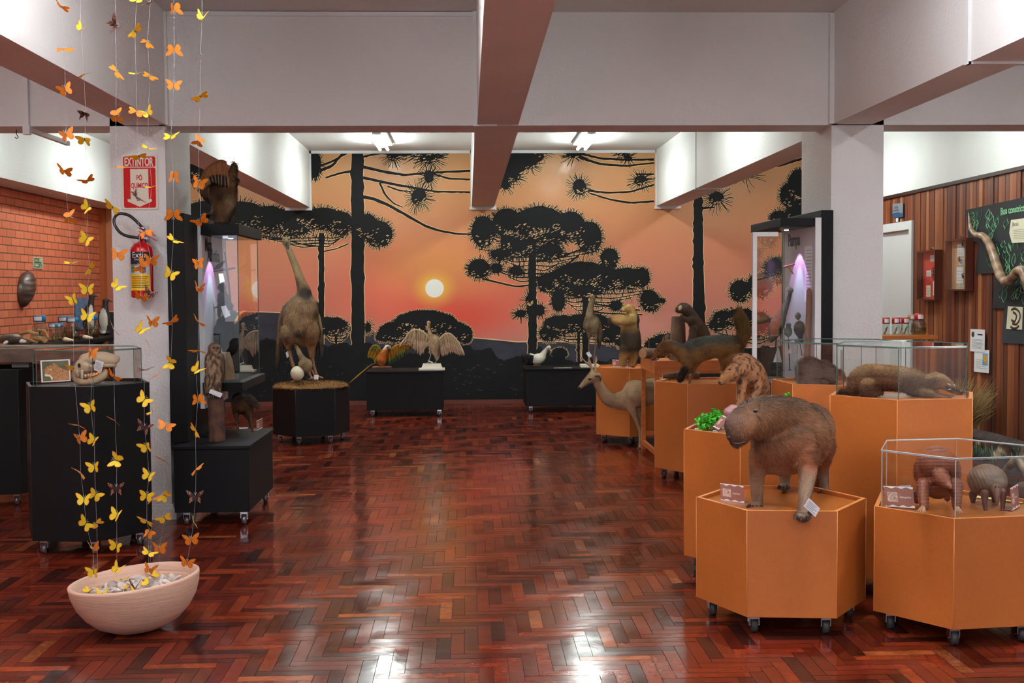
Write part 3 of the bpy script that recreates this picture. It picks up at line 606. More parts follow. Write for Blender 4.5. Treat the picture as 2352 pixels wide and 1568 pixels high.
for y in (Y0+.008,Y1-.038): mb = MB(); mb.b2((X0+.044,y,.13),(X1-.044,y+.03,.17)); obj('stretcher', mb, WD, t)
# ================================================================== bowl with pebbles
bc = np.array([-1.47,5.25]); tb = thing('wooden_bowl','large pale turned wooden bowl standing tilted on the parquet','bowl',(bc[0],bc[1],0))
BOWL = mat('pale_turned_wood', rgb(214,176,152), .5, noise=(3,.9,1.06,(1,1,60)), noise2=(12,.93,1.05,(1,1,30)), bump=(9,.25,(1,1,26)))
prof = [(.0,.0),(.06,.002),(.12,.012),(.18,.042),(.225,.085),(.258,.135),(.275,.185),(.281,.222),(.281,.232),(.272,.236),(.262,.232),(.258,.20),(.252,.19),(.25,.188),(.246,.16),(.22,.11),(.15,.06),(.0,.045)]
mb = MB(); mb.lathe((0,0,0), prof, 72)
tl = Euler((0,-math.radians(5.0),0)).to_matrix(); TL = np.array(tl)
mb.v = [v @ TL.T+np.array([bc[0],bc[1],.004]) for v in mb.v]; obj('bowl_shell', mb, BOWL, tb)
STONE = [rgb(206,196,188), rgb(184,174,168), rgb(222,214,206), rgb(168,160,154), rgb(214,200,188)]
SM = mat('river_pebble', (1,1,1), .75, tint=True, noise=(30,.85,1.1,I1))
def pebble_mesh(k):
    r = np.random.default_rng(k); m = MB(); m.ell((0,0,0), (1,.72,.42), 10, 7); V = m.v[0]
    for _ in range(7):
        d = r.normal(size=3); d /= np.linalg.norm(d); h = V@d; lim = np.quantile(h,.86); V -= np.outer(np.maximum(h-lim,0)*.85, d)
    me = bpy.data.meshes.new('pebble'); me.from_pydata(V.tolist(), [], m.f); me.materials.append(SM)
    ca = me.color_attributes.new('tint','FLOAT_COLOR','POINT'); c = STONE[k%5]; ca.data.foreach_set('color', np.tile([*c,1],(len(V),1)).astype(np.float32).ravel())
    me.polygons.foreach_set('use_smooth', [True]*len(me.polygons)); return me
PM = [pebble_mesh(k) for k in range(10)]
Rb = Matrix.Rotation(-math.radians(5.0),3,'Y')
k = 0
for lay, (cnt, zz, rr) in enumerate(((120,.176,.222),)):
    for i in range(cnt):
        r_ = rr*math.sqrt((i+.5)/cnt); a = i*2.39996; p = Vector((r_*math.cos(a), r_*math.sin(a), zz+rng.uniform(-.004,.014)-(.012 if r_>.2 else 0)+.012*math.exp(-(r_/.1)**2)))
        q = Rb@p; o = bpy.data.objects.new('pebble', PM[k%10]); col.objects.link(o); s = rng.uniform(.023,.036)
        o.location = (bc[0]+q.x, bc[1]+q.y, q.z+.004); o.scale = (s,s,s*rng.uniform(.7,1.1)); o.rotation_euler = (rng.uniform(-.7,.7),rng.uniform(-.7,.7),rng.uniform(0,6.28))
        tag(o, 'small grey-white pebble among the pebbles filling the wooden bowl', 'pebble', 'grey pebbles in the wooden bowl'); k += 1
mb = MB(); mb.lathe((0,0,0), [(.0,.166),(.244,.166),(.240,.155),(0,.155)], 40); mb.v = [v @ TL.T+np.array([bc[0],bc[1],.004]) for v in mb.v]
obj('pebble_bed', mb, mat('pebble_bed', rgb(120,114,110), .9, bump=(60,1)), tb)
# ================================================================== extinguisher sign
P0 = at(277,355,7.82); P1 = at(363,481,7.82); x0_,x1_,z1_,z0_ = P0[0],P1[0],P0[2],P1[2]; yy = 7.822
t = thing('extinguisher_sign','cream and red sign reading EXTINTOR above the fire extinguisher','sign',((x0_+x1_)/2,7.828,z0_))
def rrect(mb, a, b, c, d, y, r, m):
    P = []
    for (cx, cz, a0) in ((b-r,d-r,0),(a+r,d-r,90),(a+r,c+r,180),(b-r,c+r,270)):
        for k in range(5): q = math.radians(a0+k*22.5); P.append((cx+r*math.cos(q), y, cz+r*math.sin(q)))
    mb.add(P, [tuple(range(len(P)))], m)
mb = MB(); mb.b2((x0_,yy,z0_),(x1_,7.829,z1_)); obj('plate', mb, mat('sign_cream', rgb(222,214,190), .4), t)
W_, H_ = x1_-x0_, z1_-z0_
mb = MB(); rrect(mb, x0_+.015, x1_-.012, z1_-.078, z1_-.012, yy-.0006, .010, 0); rrect(mb, x0_+.015, x1_-.012, z0_+.012, z1_-.084, yy-.0006, .012, 0); obj('red_field', mb, RED, t)
cx = (x0_+x1_)/2; CR = bpy.data.materials['sign_cream']; mb = MB(); y_ = yy-.0012
mb.quad((cx-.058,y_,z0_+.068),(cx+.058,y_,z0_+.068),(cx+.058,y_,z1_-.093),(cx-.058,y_,z1_-.093)); mb.add([(cx-.078,y_,z0_+.068),(cx-.078,y_,z0_+.053),(cx,y_,z0_+.018),(cx+.078,y_,z0_+.053),(cx+.078,y_,z0_+.068)], [(0,1,2,3,4)]); obj('arrow', mb, CR, t)
XZ = ((1,0,0),(0,0,1),(0,-1,0))
text('lettering','EXTINTOR',.076,CR,t,XZ+((x0_+.022,yy-.0012,z1_-.072),),sx=.50,bold=.0022)
text('lettering','PÓ',.045,RED,t,XZ+((cx-.018,yy-.002,z1_-.165),),sx=.62,bold=.001)
text('lettering','QUÍMICO',.045,RED,t,XZ+((cx-.054,yy-.002,z1_-.215),),sx=.56,bold=.001)
# ================================================================== fire extinguisher
c = at(323,620,7.70); cx, cy = c[0], 7.735; zb_, ztp = at(323,684,7.70)[2], at(323,552,7.70)[2]
t = thing('fire_extinguisher','red dry powder fire extinguisher hanging on the white pillar','fire extinguisher',(cx,cy,zb_))
r = .072; mb = MB(); H = ztp-zb_
mb.lathe((cx,cy,zb_), [(0,.004),(r-.012,.0),(r-.003,.004),(r,.012),(r,H-.065),(r-.006,H-.04),(r-.022,H-.02),(r-.045,H-.008),(.016,H-.004),(.016,H+.012),(0,H+.012)], 40); cyl_ = obj('cylinder', mb, REDG, t)
def wrap(z0, z1, a0, a1, m, name, rr=.0008, mb=None, fin=True):
    mb = mb or MB(); n = 14; P = []
    for i in range(n+1):
        a = math.radians(a0+(a1-a0)*i/n); P += [(cx+(r+rr)*math.cos(a),cy+(r+rr)*math.sin(a),zb_+z0),(cx+(r+rr)*math.cos(a),cy+(r+rr)*math.sin(a),zb_+z1)]
    mb.add(P, [(2*i,2*i+2,2*i+3,2*i+1) for i in range(n)], 0, True)
    if fin: return obj(name, mb, m, cyl_)
YEL = mat('label_yellow', rgb(236,200,30), .4)
wrap(H*.56,H*.80,214,326,INK,'black_label'); wrap(H*.41,H*.59,214,326,mat('label_grey', rgb(190,196,196), .4),'grey_label'); wrap(H*.13,H*.41,214,326,YEL,'yellow_label')
def wraptext(body, size, m, z, a0, sx, nm='lettering'):
    o = text(nm, body, size, m, cyl_, ((1,0,0),(0,0,1),(0,-1,0),(0,0,0)), 0)
    me = o.data
    for v in me.vertices:
        x, zz = v.co.x+wloc(cyl_)[0], v.co.z+wloc(cyl_)[2]; a = math.radians(a0)+x*sx/r
        v.co = Vector((cx+(r+.0016)*math.cos(a)-wloc(cyl_)[0], cy+(r+.0016)*math.sin(a)-wloc(cyl_)[1], zb_+z+zz-wloc(cyl_)[2]))
wraptext('Extin', .052, WHITE, H*.70, 232, .95); wraptext('Extintores', .016, WHITE, H*.655, 246, .95)
for i in range(7):
    mb = MB()
    wrap(H*(.36-i*.03), H*(.36-i*.03)+.004, 222+(i%2)*3, 318-(i*7%5)*4, RED if i in (1,2) else INK, 'print_line', .0014, mb)
wrap(H*.44,H*.55,222,246,mat('label_green', rgb(40,140,80), .4),'pictogram',.0014); wrap(H*.44,H*.55,284,304,mat('label_blue', rgb(60,60,150), .4),'pictogram',.0014)
mb = MB(); zt2 = zb_+H+.012
mb.cyl((cx,cy,zt2-.01),(cx,cy,zt2+.035),.016,14,0); mb.box((cx+.035,cy,zt2+.045),(.12,.022,.008),0,1,R=np.array(Euler((0,.45,0)).to_matrix())); mb.box((cx+.04,cy,zt2+.018),(.13,.02,.007),0,1,R=np.array(Euler((0,.5,0)).to_matrix())); obj('valve_handle', mb, [CHROME, REDG], t)
mb = MB(); mb.cyl((cx,cy-.016,zt2+.012),(cx,cy-.03,zt2+.012),.018,18); obj('pressure_gauge', mb, [REDG], t)
pts = [at(*p,7.68) for p in ((324,547),(310,545),(292,542),(275,533),(263,515),(263,500),(272,491),(285,491),(300,497),(315,510),(327,523))]
k = np.array(pts); kk = []
for i in range(len(k)-1):
    for s in np.linspace(0,1,5)[:-1]:
        p0,p1,p2,p3 = k[max(i-1,0)],k[i],k[i+1],k[min(i+2,len(k)-1)]; kk.append(.5*((2*p1)+(-p0+p2)*s+(2*p0-5*p1+4*p2-p3)*s*s+(-p0+3*p1-3*p2+p3)*s**3))
mb = MB(); mb.tube(kk, .0095, 12); obj('hose', mb, mat('black_hose', rgb(24,24,26), .35), t)
mb = MB(); mb.cyl(at(325,520,7.68), at(333,530,7.69), .011, 12); obj('hose_ferrule', mb, CHROME, t)
mb = MB(); mb.b2((cx-.03,7.80,zt2-.02),(cx+.03,7.83,zt2+.05)); mb.b2((cx-.012,cy+.01,zt2),(cx+.012,7.80,zt2+.012)); obj('wall_bracket', mb, CHROME, t)
# emergency exit sign on bricks
a = atx(77,590,XL+.01); b = atx(99,617,XL+.01); t = thing('exit_sign','small green emergency exit sign with arrow and running figure on the bricks','sign',(XL+.01,(a[1]+b[1])/2,b[2]))
ya, yb, za, zb2 = a[1], b[1], b[2], a[2]; print('exit', ya, yb, za, zb2)
mb = MB(); mb.b2((XL,ya,za),(XL+.012,yb,zb2)); obj('plate', mb, CR, t)
mb = MB(); mb.quad((XL+.0125,ya+.012,za+.008),(XL+.0125,yb-.012,za+.008),(XL+.0125,yb-.012,zb2-.008),(XL+.0125,ya+.012,zb2-.008)); obj('green_field', mb, mat('exit_green', rgb(20,110,70), .4), t)
mb = MB(); x = XL+.0132; w_ = yb-ya; hh = zb2-za
ar = [(.12,.25),(.24,.12),(.24,.2),(.5,.2),(.5,.3),(.24,.3),(.24,.38)]; mb.add([(x,ya+u*w_,za+v*hh) for u,v in ar],[tuple(range(7))])
mb.add([(x,ya+u*w_,za+v*hh) for u,v in [(.6,.1),(.9,.1),(.9,.9),(.6,.9)]],[(0,1,2,3)])
obj('arrow_and_door', mb, CR, t)
mb = MB(); x = XL+.014
for u,v,du,dv in ((.74,.76,.09,.09),(.72,.5,.14,.25),(.66,.3,.08,.26),(.80,.26,.08,.24),(.63,.55,.12,.06),(.8,.6,.14,.06)): mb.quad((x,ya+(u-du/2)*w_,za+(v-dv/2)*hh),(x,ya+(u+du/2)*w_,za+(v-dv/2)*hh),(x,ya+(u+du/2)*w_,za+(v+dv/2)*hh),(x,ya+(u-du/2)*w_,za+(v+dv/2)*hh))
obj('running_figure', mb, bpy.data.materials['exit_green'], t)
text('lettering','SAÍDA DE',.04,CR,t,((0,1,0),(0,0,1),(1,0,0),(XL+.0128,ya+.03,zb2-.05)),sx=w_/.42); text('lettering','EMERGÊNCIA',.034,CR,t,((0,1,0),(0,0,1),(1,0,0),(XL+.0128,ya+.03,zb2-.09)),sx=w_/.52)
# ================================================================== organic bodies
def cat(pts, n=5):
    k = np.array(pts, float); out = []
    for i in range(len(k)-1):
        for s in np.linspace(0,1,n+1)[:-1]:
            p0,p1,p2,p3 = k[max(i-1,0)],k[i],k[i+1],k[min(i+2,len(k)-1)]
            out.append(.5*((2*p1)+(-p0+p2)*s+(2*p0-5*p1+4*p2-p3)*s*s+(-p0+3*p1-3*p2+p3)*s**3))
    out.append(k[-1]); return np.array(out)
class AN:
    """builds a body from photo measurements: crop pixels (origin x0,y0, zoom s) at depth d0; dd is the depth offset in metres"""
    def __init__(s, x0, y0, sc_, d0): s.x0, s.y0, s.s, s.d = x0, y0, sc_, d0; s.mb = MB()
    def p(s, cx, cy, dd=0): return at(s.x0+cx/s.s, s.y0+cy/s.s, s.d+dd)
    def m(s, r): return r/s.s*s.d/FPX
    def chain(s, L, n=12, mb=None, mi=0, c=None, flat=1.0, ends=True):
        mb = mb or s.mb; P = [list(s.p(*q[:3]))+[s.m(q[3])] for q in L]; K = cat(P)
        R_ = [(max(q[3],.001), max(q[3],.001)*flat) for q in K] if flat != 1 else [max(q[3],.001) for q in K]
        mb.tube(K[:,:3], R_, n, mi, True, True, c)
        if ends:
            for q in (K[0], K[-1]): mb.ell(q[:3], max(q[3],.001)*.99, n, 8, mi, None, c)
    def ball(s, cx, cy, dd, rx, ry, rd=None, rot=0, mb=None, mi=0, c=None, n=18, k=12, ya=0):
        mb = mb or s.mb; R_ = np.array(Matrix.Rotation(ya,3,'Z') @ Matrix.Rotation(rot,3,'Y'))
        mb.ell(s.p(cx,cy,dd), (s.m(rx), s.m(rd if rd else (rx+ry)/2), s.m(ry)), n, k, mi, R_, c)
FURM = mat('fur', (1,1,1), .75, tint=True, spec=.25); FEAM = mat('feather', (1,1,1), .65, tint=True, spec=.3, noise=(60,.85,1.1,I1)); SKINM = mat('hide', (1,1,1), .5, tint=True, spec=.4)
EYEM = mat('glass_eye', rgb(14,10,8), .08, coat=1)
HORN = mat('horn', rgb(52,44,40), .4); BONE = mat('bone', rgb(206,184,152), .55, noise=(14,.82,1.08,I1), bump=(30,.3)); BEAK = mat('beak', rgb(168,112,66), .4)
def vnoise(P, f, seed=0):
    r = np.random.default_rng(seed); out = np.zeros(len(P))
    for i in range(5):
        d = r.normal(size=3); d /= np.linalg.norm(d); ph = r.uniform(0,6.28); out += np.sin(P@d*f*r.uniform(.6,1.6)+ph+1.5*np.sin(P@np.roll(d,1)*f*.7+ph))
    return out/5*1.4
def organic(name, mb, voxel, colf, parent, mt=None, fur=None, smooth=5, base=None, bumpf=None):
    V = np.concatenate(mb.v); off = V.mean(0); me = bpy.data.meshes.new('tmp'); me.from_pydata((V-off).tolist(), [], mb.f)
    o = bpy.data.objects.new('tmp', me); col.objects.link(o)
    r = o.modifiers.new('r','REMESH'); r.mode = 'VOXEL'; r.voxel_size = voxel
    s = o.modifiers.new('s','SMOOTH'); s.factor = .6; s.iterations = smooth
    dg = bpy.context.evaluated_depsgraph_get(); em = bpy.data.meshes.new_from_object(o.evaluated_get(dg)); bpy.data.objects.remove(o); bpy.data.meshes.remove(me)
    n = len(em.vertices); P = np.empty(n*3); em.vertices.foreach_get('co', P); P = P.reshape(-1,3)+off
    N = np.empty(n*3); em.vertices.foreach_get('normal', N); N = N.reshape(-1,3)
    if bumpf is not None: P = P+N*bumpf(P)[:,None]
    F = [tuple(p.vertices) for p in em.polygons]; bpy.data.meshes.remove(em)
    C = colf(P, N); out = MB(); out.add(P, F, 0, True, np.clip(C,0,1))
    if fur:
        rr = np.random.default_rng(fur.get('seed',3)); Q = np.array([f if len(f) == 4 else (f[0],f[1],f[2],f[2]) for f in F])
        A = np.linalg.norm(np.cross(P[Q[:,2]]-P[Q[:,0]], P[Q[:,3]]-P[Q[:,1]]), axis=1)/2
        idx = rr.choice(len(Q), fur['n'], p=A/A.sum()); u, v = rr.random(fur['n'])[:,None], rr.random(fur['n'])[:,None]; q = Q[idx]
        B = (P[q[:,0]]*(1-u)+P[q[:,1]]*u)*(1-v)+(P[q[:,3]]*(1-u)+P[q[:,2]]*u)*v; NN = N[q[:,0]]; CC = C[q[:,0]]
        fl = fur['flow'](B) if callable(fur['flow']) else np.broadcast_to(np.array(fur['flow'],float), B.shape)
        fl = fl/(np.linalg.norm(fl,axis=1)[:,None]+1e-9); fl = fl-NN*(fl*NN).sum(1)[:,None]
        D_ = fl*fur.get('comb',1.0)+NN*fur.get('lift',.35)+rr.normal(size=B.shape)*fur.get('mess',.18); D_ /= np.linalg.norm(D_,axis=1)[:,None]
        L_ = fur['L']*rr.uniform(.6,1.2,(len(B),1))
        if 'mask' in fur: L_ = L_*fur['mask'](B)[:,None]
        S_ = np.cross(D_, NN); S_ /= np.linalg.norm(S_,axis=1)[:,None]+1e-9; w_ = fur.get('w',.0016)
        T = np.stack([B-S_*w_, B+S_*w_, B+D_*L_*.6+S_*w_*.4+NN*L_*.03, B+D_*L_], 1).reshape(-1,3)
        j = rr.uniform(1-fur.get('jit',.3), 1+fur.get('jit',.3), (len(B),1)); tc = np.repeat(np.clip(CC*j,0,1), 4, axis=0)
        k = np.arange(len(B))*4; out.add(T, np.stack([k,k+1,k+2,k+3],1).tolist(), 0, False, tc)
    return obj(name, out, mt or FURM, parent, base)
def mixc(a, b, t): t = np.clip(t,0,1)[:,None]; return np.array(a)*(1-t)+np.array(b)*t
def pxy(P): c = (P-EYE)@RM.T; return np.stack([1176+FPX*c[:,0]/c[:,2], 784+FPX*c[:,1]/c[:,2]], 1)
def flat_card(name, label, quadpts, group, mats=None, lines=4, cat_='tag', th=.0008):
    """a small card, corners a(top-left) b(top-right) c(bottom-right) d(bottom-left) in the room"""
    a,b,c,d = [np.array(q,float) for q in quadpts]; nrm = np.cross(b-a,d-a); nrm /= np.linalg.norm(nrm)
    if nrm[1] > 0: nrm = -nrm
    t = thing(name, label, cat_, tuple((c+d)/2), group); mb = MB(); k = nrm*th
    mb.add([a,b,c,d,a-k,b-k,c-k,d-k], [(0,1,2,3),(7,6,5,4),(0,4,5,1),(1,5,6,2),(2,6,7,3),(3,7,4,0)], 0); obj('card', mb, (mats or [WHITE])[0], t)
    mb = MB()
    for i in range(lines):
        v0 = .2+.6*i/max(lines-1,1); e = .05; L_ = rng.uniform(.55,.85)
        P = lambda u,v: a+(b-a)*u+(d-a)*v+nrm*.0006
        mb.quad(P(.1,v0),P(.1+L_,v0),P(.1+L_,v0+e),P(.1,v0+e))
    if lines: obj('print', mb, GREYINK, t)
    return t
TAGG = 'small white specimen tags'
def ptag(A, label, pts, dd=0, lines=3, mats=None, cat_='tag', group=TAGG, name='paper_tag'):
    return flat_card(name, label, [A.p(x,y,dd) for x,y in pts], group, mats, lines, cat_)
def namecard(label, a, b, c, d, word=None, thumb=rgb(170,120,100)):
    """brown name card standing on its own fold"""
    t = flat_card('name_card', label, (a,b,c,d), 'brown species name cards', [CARDB], 0, 'name card')
    a,b,c,d = [np.array(q,float) for q in (a,b,c,d)]; X = b-a; Y = d-a; n_ = np.cross(X,Y); n_ /= np.linalg.norm(n_); n_ = n_ if n_[1] < 0 else -n_
    Pn = lambda u,v,k=.0008: a+X*u+Y*v+n_*k
    mb = MB()
    for v0, v1 in ((0,.1),(.9,1.0)):
        m_ = 14; top = [Pn(i/m_, v0 if v0 == 0 else v1) for i in range(m_+1)]; low = [Pn(i/m_, (v1-.04*math.sin(i*1.3)-.03) if v0 == 0 else v0+.03+.04*math.sin(i*1.3)) for i in range(m_+1)]
        mb.add(top+low, [(i,i+1,m_+2+i,m_+1+i) for i in range(m_)], 0)
    obj('wavy_border', mb, WHITE, t)
    mb = MB(); mb.quad(Pn(.1,.28),Pn(.45,.28),Pn(.45,.75),Pn(.1,.75),0); obj('picture', mb, mat('card_picture', rgb(206,178,164), .5, noise=(90,.4,1.3,I1)), t)
    if word: text('lettering', word, np.linalg.norm(Y)*.155, WHITE, t, (X/np.linalg.norm(X), -Y/np.linalg.norm(Y), n_, Pn(.52,.55)), .0001)
    mb = MB(); bk = -n_*np.linalg.norm(Y)*.6; bk[2] = 0; mb.quad(c, d, d+bk, c+bk); obj('fold', mb, CARDB, t)
    return t
CARDB = mat('card_brown', rgb(150,96,82), .5)
# ------------------------------------------------------------------ capybara
def tz(px,py,z): return atz(px,py,z)[1]
A = AN(1600,750,3.135,5.30); t = thing('capybara','brown stuffed capybara standing on the low plinth, head turned left','animal',tuple(A.p(640,1330,0)))
A.ball(625,850,-.06,235,222,230); A.ball(705,790,.05,262,255,250); A.ball(800,745,.19,200,205,220,.3); A.ball(560,900,-.12,165,165,140)
A.chain([(700,700,.02,190),(585,655,-.08,158),(490,645,-.15,140),(400,680,-.20,122),(330,725,-.24,104),(305,765,-.25,92)]); A.ball(290,735,-.25,80,112,85,-.45); A.ball(290,822,-.25,50,48,60); A.chain([(300,650,-.24,60),(400,600,-.2,80),(500,590,-.12,90)])
A.chain([(470,930,-.12,95),(440,1030,-.13,62),(433,1130,-.10,52),(437,1230,-.07,43),(440,1290,-.07,40)]); A.chain([(760,920,-.12,130),(797,1030,-.22,72),(792,1130,-.28,54),(780,1230,-.32,46),(772,1320,-.345,44),(765,1365,-.36,46)])
A.chain([(880,850,.20,130),(905,980,.27,66),(912,1080,.29,42),(920,1180,.27,36)]); A.chain([(640,960,.25,80),(636,1080,.27,44),(634,1155,.27,34)])
feet = [((425,1300,-.075),[(365,1300),(395,1310),(435,1313),(475,1308)],58,22), ((765,1362,-.37),[(708,1383),(750,1390),(802,1386),(828,1352)],56,34), ((925,1190,.25),[(882,1196),(918,1206),(950,1202),(976,1196)],48,24), ((628,1160,.26),[(585,1165),(615,1172),(645,1168),(665,1163)],42,16)]
for (fx,fy,fd),toes,rx,ry in feet:
    A.ball(fx,fy,fd,rx,ry,60)
    for tx,ty in toes: A.chain([(fx+(tx-fx)*.3,fy-4,fd-.0,18),(tx,ty-10,fd-.03,15)])
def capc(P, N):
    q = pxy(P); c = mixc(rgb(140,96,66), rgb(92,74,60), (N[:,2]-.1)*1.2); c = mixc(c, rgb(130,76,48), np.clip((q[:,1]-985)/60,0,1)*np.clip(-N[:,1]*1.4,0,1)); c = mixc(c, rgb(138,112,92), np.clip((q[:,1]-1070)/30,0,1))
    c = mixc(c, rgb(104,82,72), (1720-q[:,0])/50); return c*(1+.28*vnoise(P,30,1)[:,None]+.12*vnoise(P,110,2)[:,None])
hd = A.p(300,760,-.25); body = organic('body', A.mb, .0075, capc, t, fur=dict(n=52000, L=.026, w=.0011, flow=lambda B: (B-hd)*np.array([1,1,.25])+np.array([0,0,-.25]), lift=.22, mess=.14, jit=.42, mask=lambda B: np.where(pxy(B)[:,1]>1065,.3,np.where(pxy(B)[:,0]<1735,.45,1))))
mb = MB(); A.ball(424,605,-.305,17,16,17,mb=mb); obj('eye', mb, EYEM, t)
mb = MB(); A.ball(530,512,-.11,28,24,14,.3,mb=mb); A.ball(490,500,-.05,20,16,12,mb=mb); organic('ear', mb, .005, lambda P,N: mixc(rgb(70,48,38), rgb(70,48,38), P[:,0]*0), t)
mb = MB(); A.ball(232,800,-.30,14,12,12,mb=mb,mi=0); A.chain([(262,838,-.335,6),(300,842,-.345,6),(345,832,-.33,6)],mb=mb); obj('mouth', mb, mat('dark_skin', rgb(44,28,24), .5), t)
for (fx,fy,fd),toes,rx,ry in feet:
    mb = MB()
    for tx,ty in toes: A.chain([(fx+(tx-fx)*.75,ty-14,fd-.03,13),(tx,ty-4,fd-.055,10),(tx,ty+6,fd-.07,3)],mb=mb,n=8)
    obj('claws', mb, HORN, t)
ptag(A,'white paper tag tied to the front foot of the capybara',[(808,1232),(890,1308),(855,1370),(772,1292)],-.46,5)
q = at(1676,1112,5.2); z_ = .5285
p = [atz(1656,1148,z_), atz(1710,1155,z_)]; H_ = .075
namecard('brown name card lettered capivara beside the feet of the capybara', p[0]+[0,0.02,H_],p[1]+[0,.02,H_],p[1],p[0],'capivara')
# ------------------------------------------------------------------ spotted cat
A = AN(1600,750,3.135,6.30); t = thing('spotted_wild_cat','stuffed brown spotted small wild cat with lowered head behind the capybara','animal',tuple(A.p(360,575,0)))
A.chain([(350,250,-.02,62),(400,320,.02,88),(425,400,.08,92),(440,470,.14,70)]); A.ball(375,330,-.02,80,90,70); A.ball(430,380,.08,80,110,80); A.ball(330,245,-.02,75,55,55,.1); A.chain([(340,280,-.04,70),(270,320,-.10,52),(225,352,-.13,38),(185,382,-.15,24),(165,398,-.155,15)]); A.ball(255,345,-.11,52,50,42,-.6); A.ball(205,385,-.14,30,24,22,-.5)
A.chain([(320,370,-.03,45),(325,440,-.05,32),(318,500,-.06,26),(305,550,-.07,24)]); A.ball(300,568,-.09,30,18,26); A.chain([(430,380,.0,45),(440,440,-.02,30),(425,480,-.04,24),(400,520,-.05,24)]); A.chain([(480,420,.12,50),(490,520,.15,32),(490,575,.15,28)]); A.ball(470,440,.15,45,70,60)
def catc(P, N):
    n = vnoise(P,210,11); n2 = vnoise(P,130,4); base = mixc(rgb(166,120,84), rgb(140,98,68), N[:,2]); q = pxy(P); face = np.clip((1690-q[:,0])/20,0,1)*np.clip((q[:,1]-838)/8,0,1)
    s = np.clip((n*.9+n2*.5-.12)*3,0,1)*.85*(1-face); c = mixc(base, rgb(58,38,30), s); c = mixc(c, rgb(156,108,62), face*.7); return c*(1+.15*vnoise(P,300,6)[:,None])
organic('body', A.mb, .0065, catc, t, fur=dict(n=22000, L=.011, w=.0009, flow=(1,.4,-.8), lift=.25, jit=.25))
mb = MB(); A.ball(238,305,-.20,9,8,8,mb=mb); obj('eye', mb, EYEM, t)
mb = MB(); A.ball(165,402,-.17,10,9,9,mb=mb); A.chain([(168,415,-.165,4),(195,412,-.175,4),(220,402,-.175,3)],mb=mb); obj('nose_and_mouth', mb, bpy.data.materials['dark_skin'], t)
for nm,x,y in (('ear',300,268),('ear',262,262)):
    mb = MB(); A.chain([(x,y+10,-.07,22),(x+18,y-2,-.075,18),(x+32,y+2,-.07,8)],mb=mb); organic(nm, mb, .005, lambda P,N: mixc(rgb(104,62,44), rgb(84,48,36), vnoise(P,60)), t)
# pebbles and leaves in its tray
cx,cy,rot,zt = HX['ocelot']; PMAT = None
for k in range(90):
    a = rng.uniform(0,6.28); r_ = .31*math.sqrt(rng.random()); x, y = cx+r_*math.cos(a), cy+r_*math.sin(a)
    if not (x < cx+.05 and y < cy+.15): continue
    o = bpy.data.objects.new('pebble', PM[k%10]); col.objects.link(o); s = rng.uniform(.012,.02); o.location = (x,y,zt-.018+s*.5); o.scale = (s,s,s*.9); o.rotation_euler = (0,0,rng.uniform(0,6))
    tag(o, 'small cream pebble in the tray under the spotted cat', 'pebble', 'pebbles under the spotted cat')
LEAF = mat('plastic_leaf', rgb(70,190,40), .45, noise=(30,.6,1.2,I1))
def leafy(label, c, w_, h_, n):
    t = thing('artificial_plant', label, 'plant', tuple(c)); mb = MB(); st = MB()
    for i in range(n):
        a = rng.uniform(0,6.28); r_ = w_*math.sqrt(rng.random()); hh = h_*(1-.6*(r_/w_)**2)*rng.uniform(.35,1); p = np.array(c)+[r_*math.cos(a),r_*math.sin(a)*.7,hh]
        st.tube([np.array(c)+[r_*math.cos(a)*.6,r_*math.sin(a)*.4,0], p], .0015, 5)
        for k in range(6):
            e = Euler((rng.uniform(-1,1),rng.uniform(-1,1),rng.uniform(0,6.28))); mb.ell(p+rng.normal(size=3)*.009, (.011,.009,.0022), 7, 4, 0, np.array(e.to_matrix()))
    obj('leaves', mb, LEAF, t); obj('stems', st, LEAF, t)
leafy('bright green artificial plant beside the pebbles left of the capybara', atz(1632,987,zt-.016), .085, .11, 46)
leafy('small green artificial sprig showing above the back of the capybara', at(1808,935,6.5)*[1,1,0]+[0,0,zt-.017], .02, .18, 9)
z_ = zt-.01; namecard('brown name card leaning among the green leaves beside the spotted cat', at(1660,953,6.0), at(1674,960,6.0), at(1648,990-2,5.97), at(1637,979,5.97))
A2 = AN(1600,750,3.135,6.05); mb = MB(); A2.ball(240,620,0,48,42,40,.4,mb=mb); A2.ball(262,590,.02,40,30,36,mb=mb); o = obj('pink_shell', mb, mat('pink_ceramic', rgb(176,130,132), .35)); tag(o, 'mauve rounded lump in the tray behind the capybara snout', 'ornament')
# ------------------------------------------------------------------ fox
sc_noise = lambda P,a=.18,f=60,s=2: (1+a*vnoise(P,f,s)[:,None]+a*.5*vnoise(P,f*3,s+1)[:,None])
A = AN(1300,650,3.92,9.25); t = thing('stuffed_fox','grey-brown stuffed fox with lowered head and bushy tail raised','animal',tuple(A.p(1040,870,0)))
A.chain([(1040,640,.0,70),(1130,620,.02,100),(1250,585,.05,105),(1360,570,.10,100),(1460,570,.18,105),(1530,575,.22,70)]); A.ball(1480,600,.2,95,110,80); A.ball(1110,640,.0,90,90,80)
A.chain([(1060,630,.0,75),(980,585,-.03,60),(920,560,-.05,55),(870,580,-.06,46),(830,620,-.07,34),(795,665,-.08,24),(785,683,-.08,17)]); A.ball(905,575,-.05,60,55,50)
A.chain([(1090,690,-.03,60),(1085,750,-.05,34),(1050,810,-.07,26),(1030,850,-.08,24),(1025,868,-.09,26)]); A.chain([(1170,680,.08,55),(1150,740,.1,30),(1130,800,.12,22),(1115,850,.12,20)]); A.chain([(1470,660,.15,75),(1500,720,.17,48),(1470,790,.2,28),(1490,860,.2,22)]); A.chain([(1420,650,.3,60),(1430,740,.32,35),(1420,850,.32,22)])
A.chain([(1530,560,.22,48),(1575,520,.22,50),(1600,450,.22,56),(1585,370,.22,56),(1565,310,.22,52),(1560,270,.22,34)])
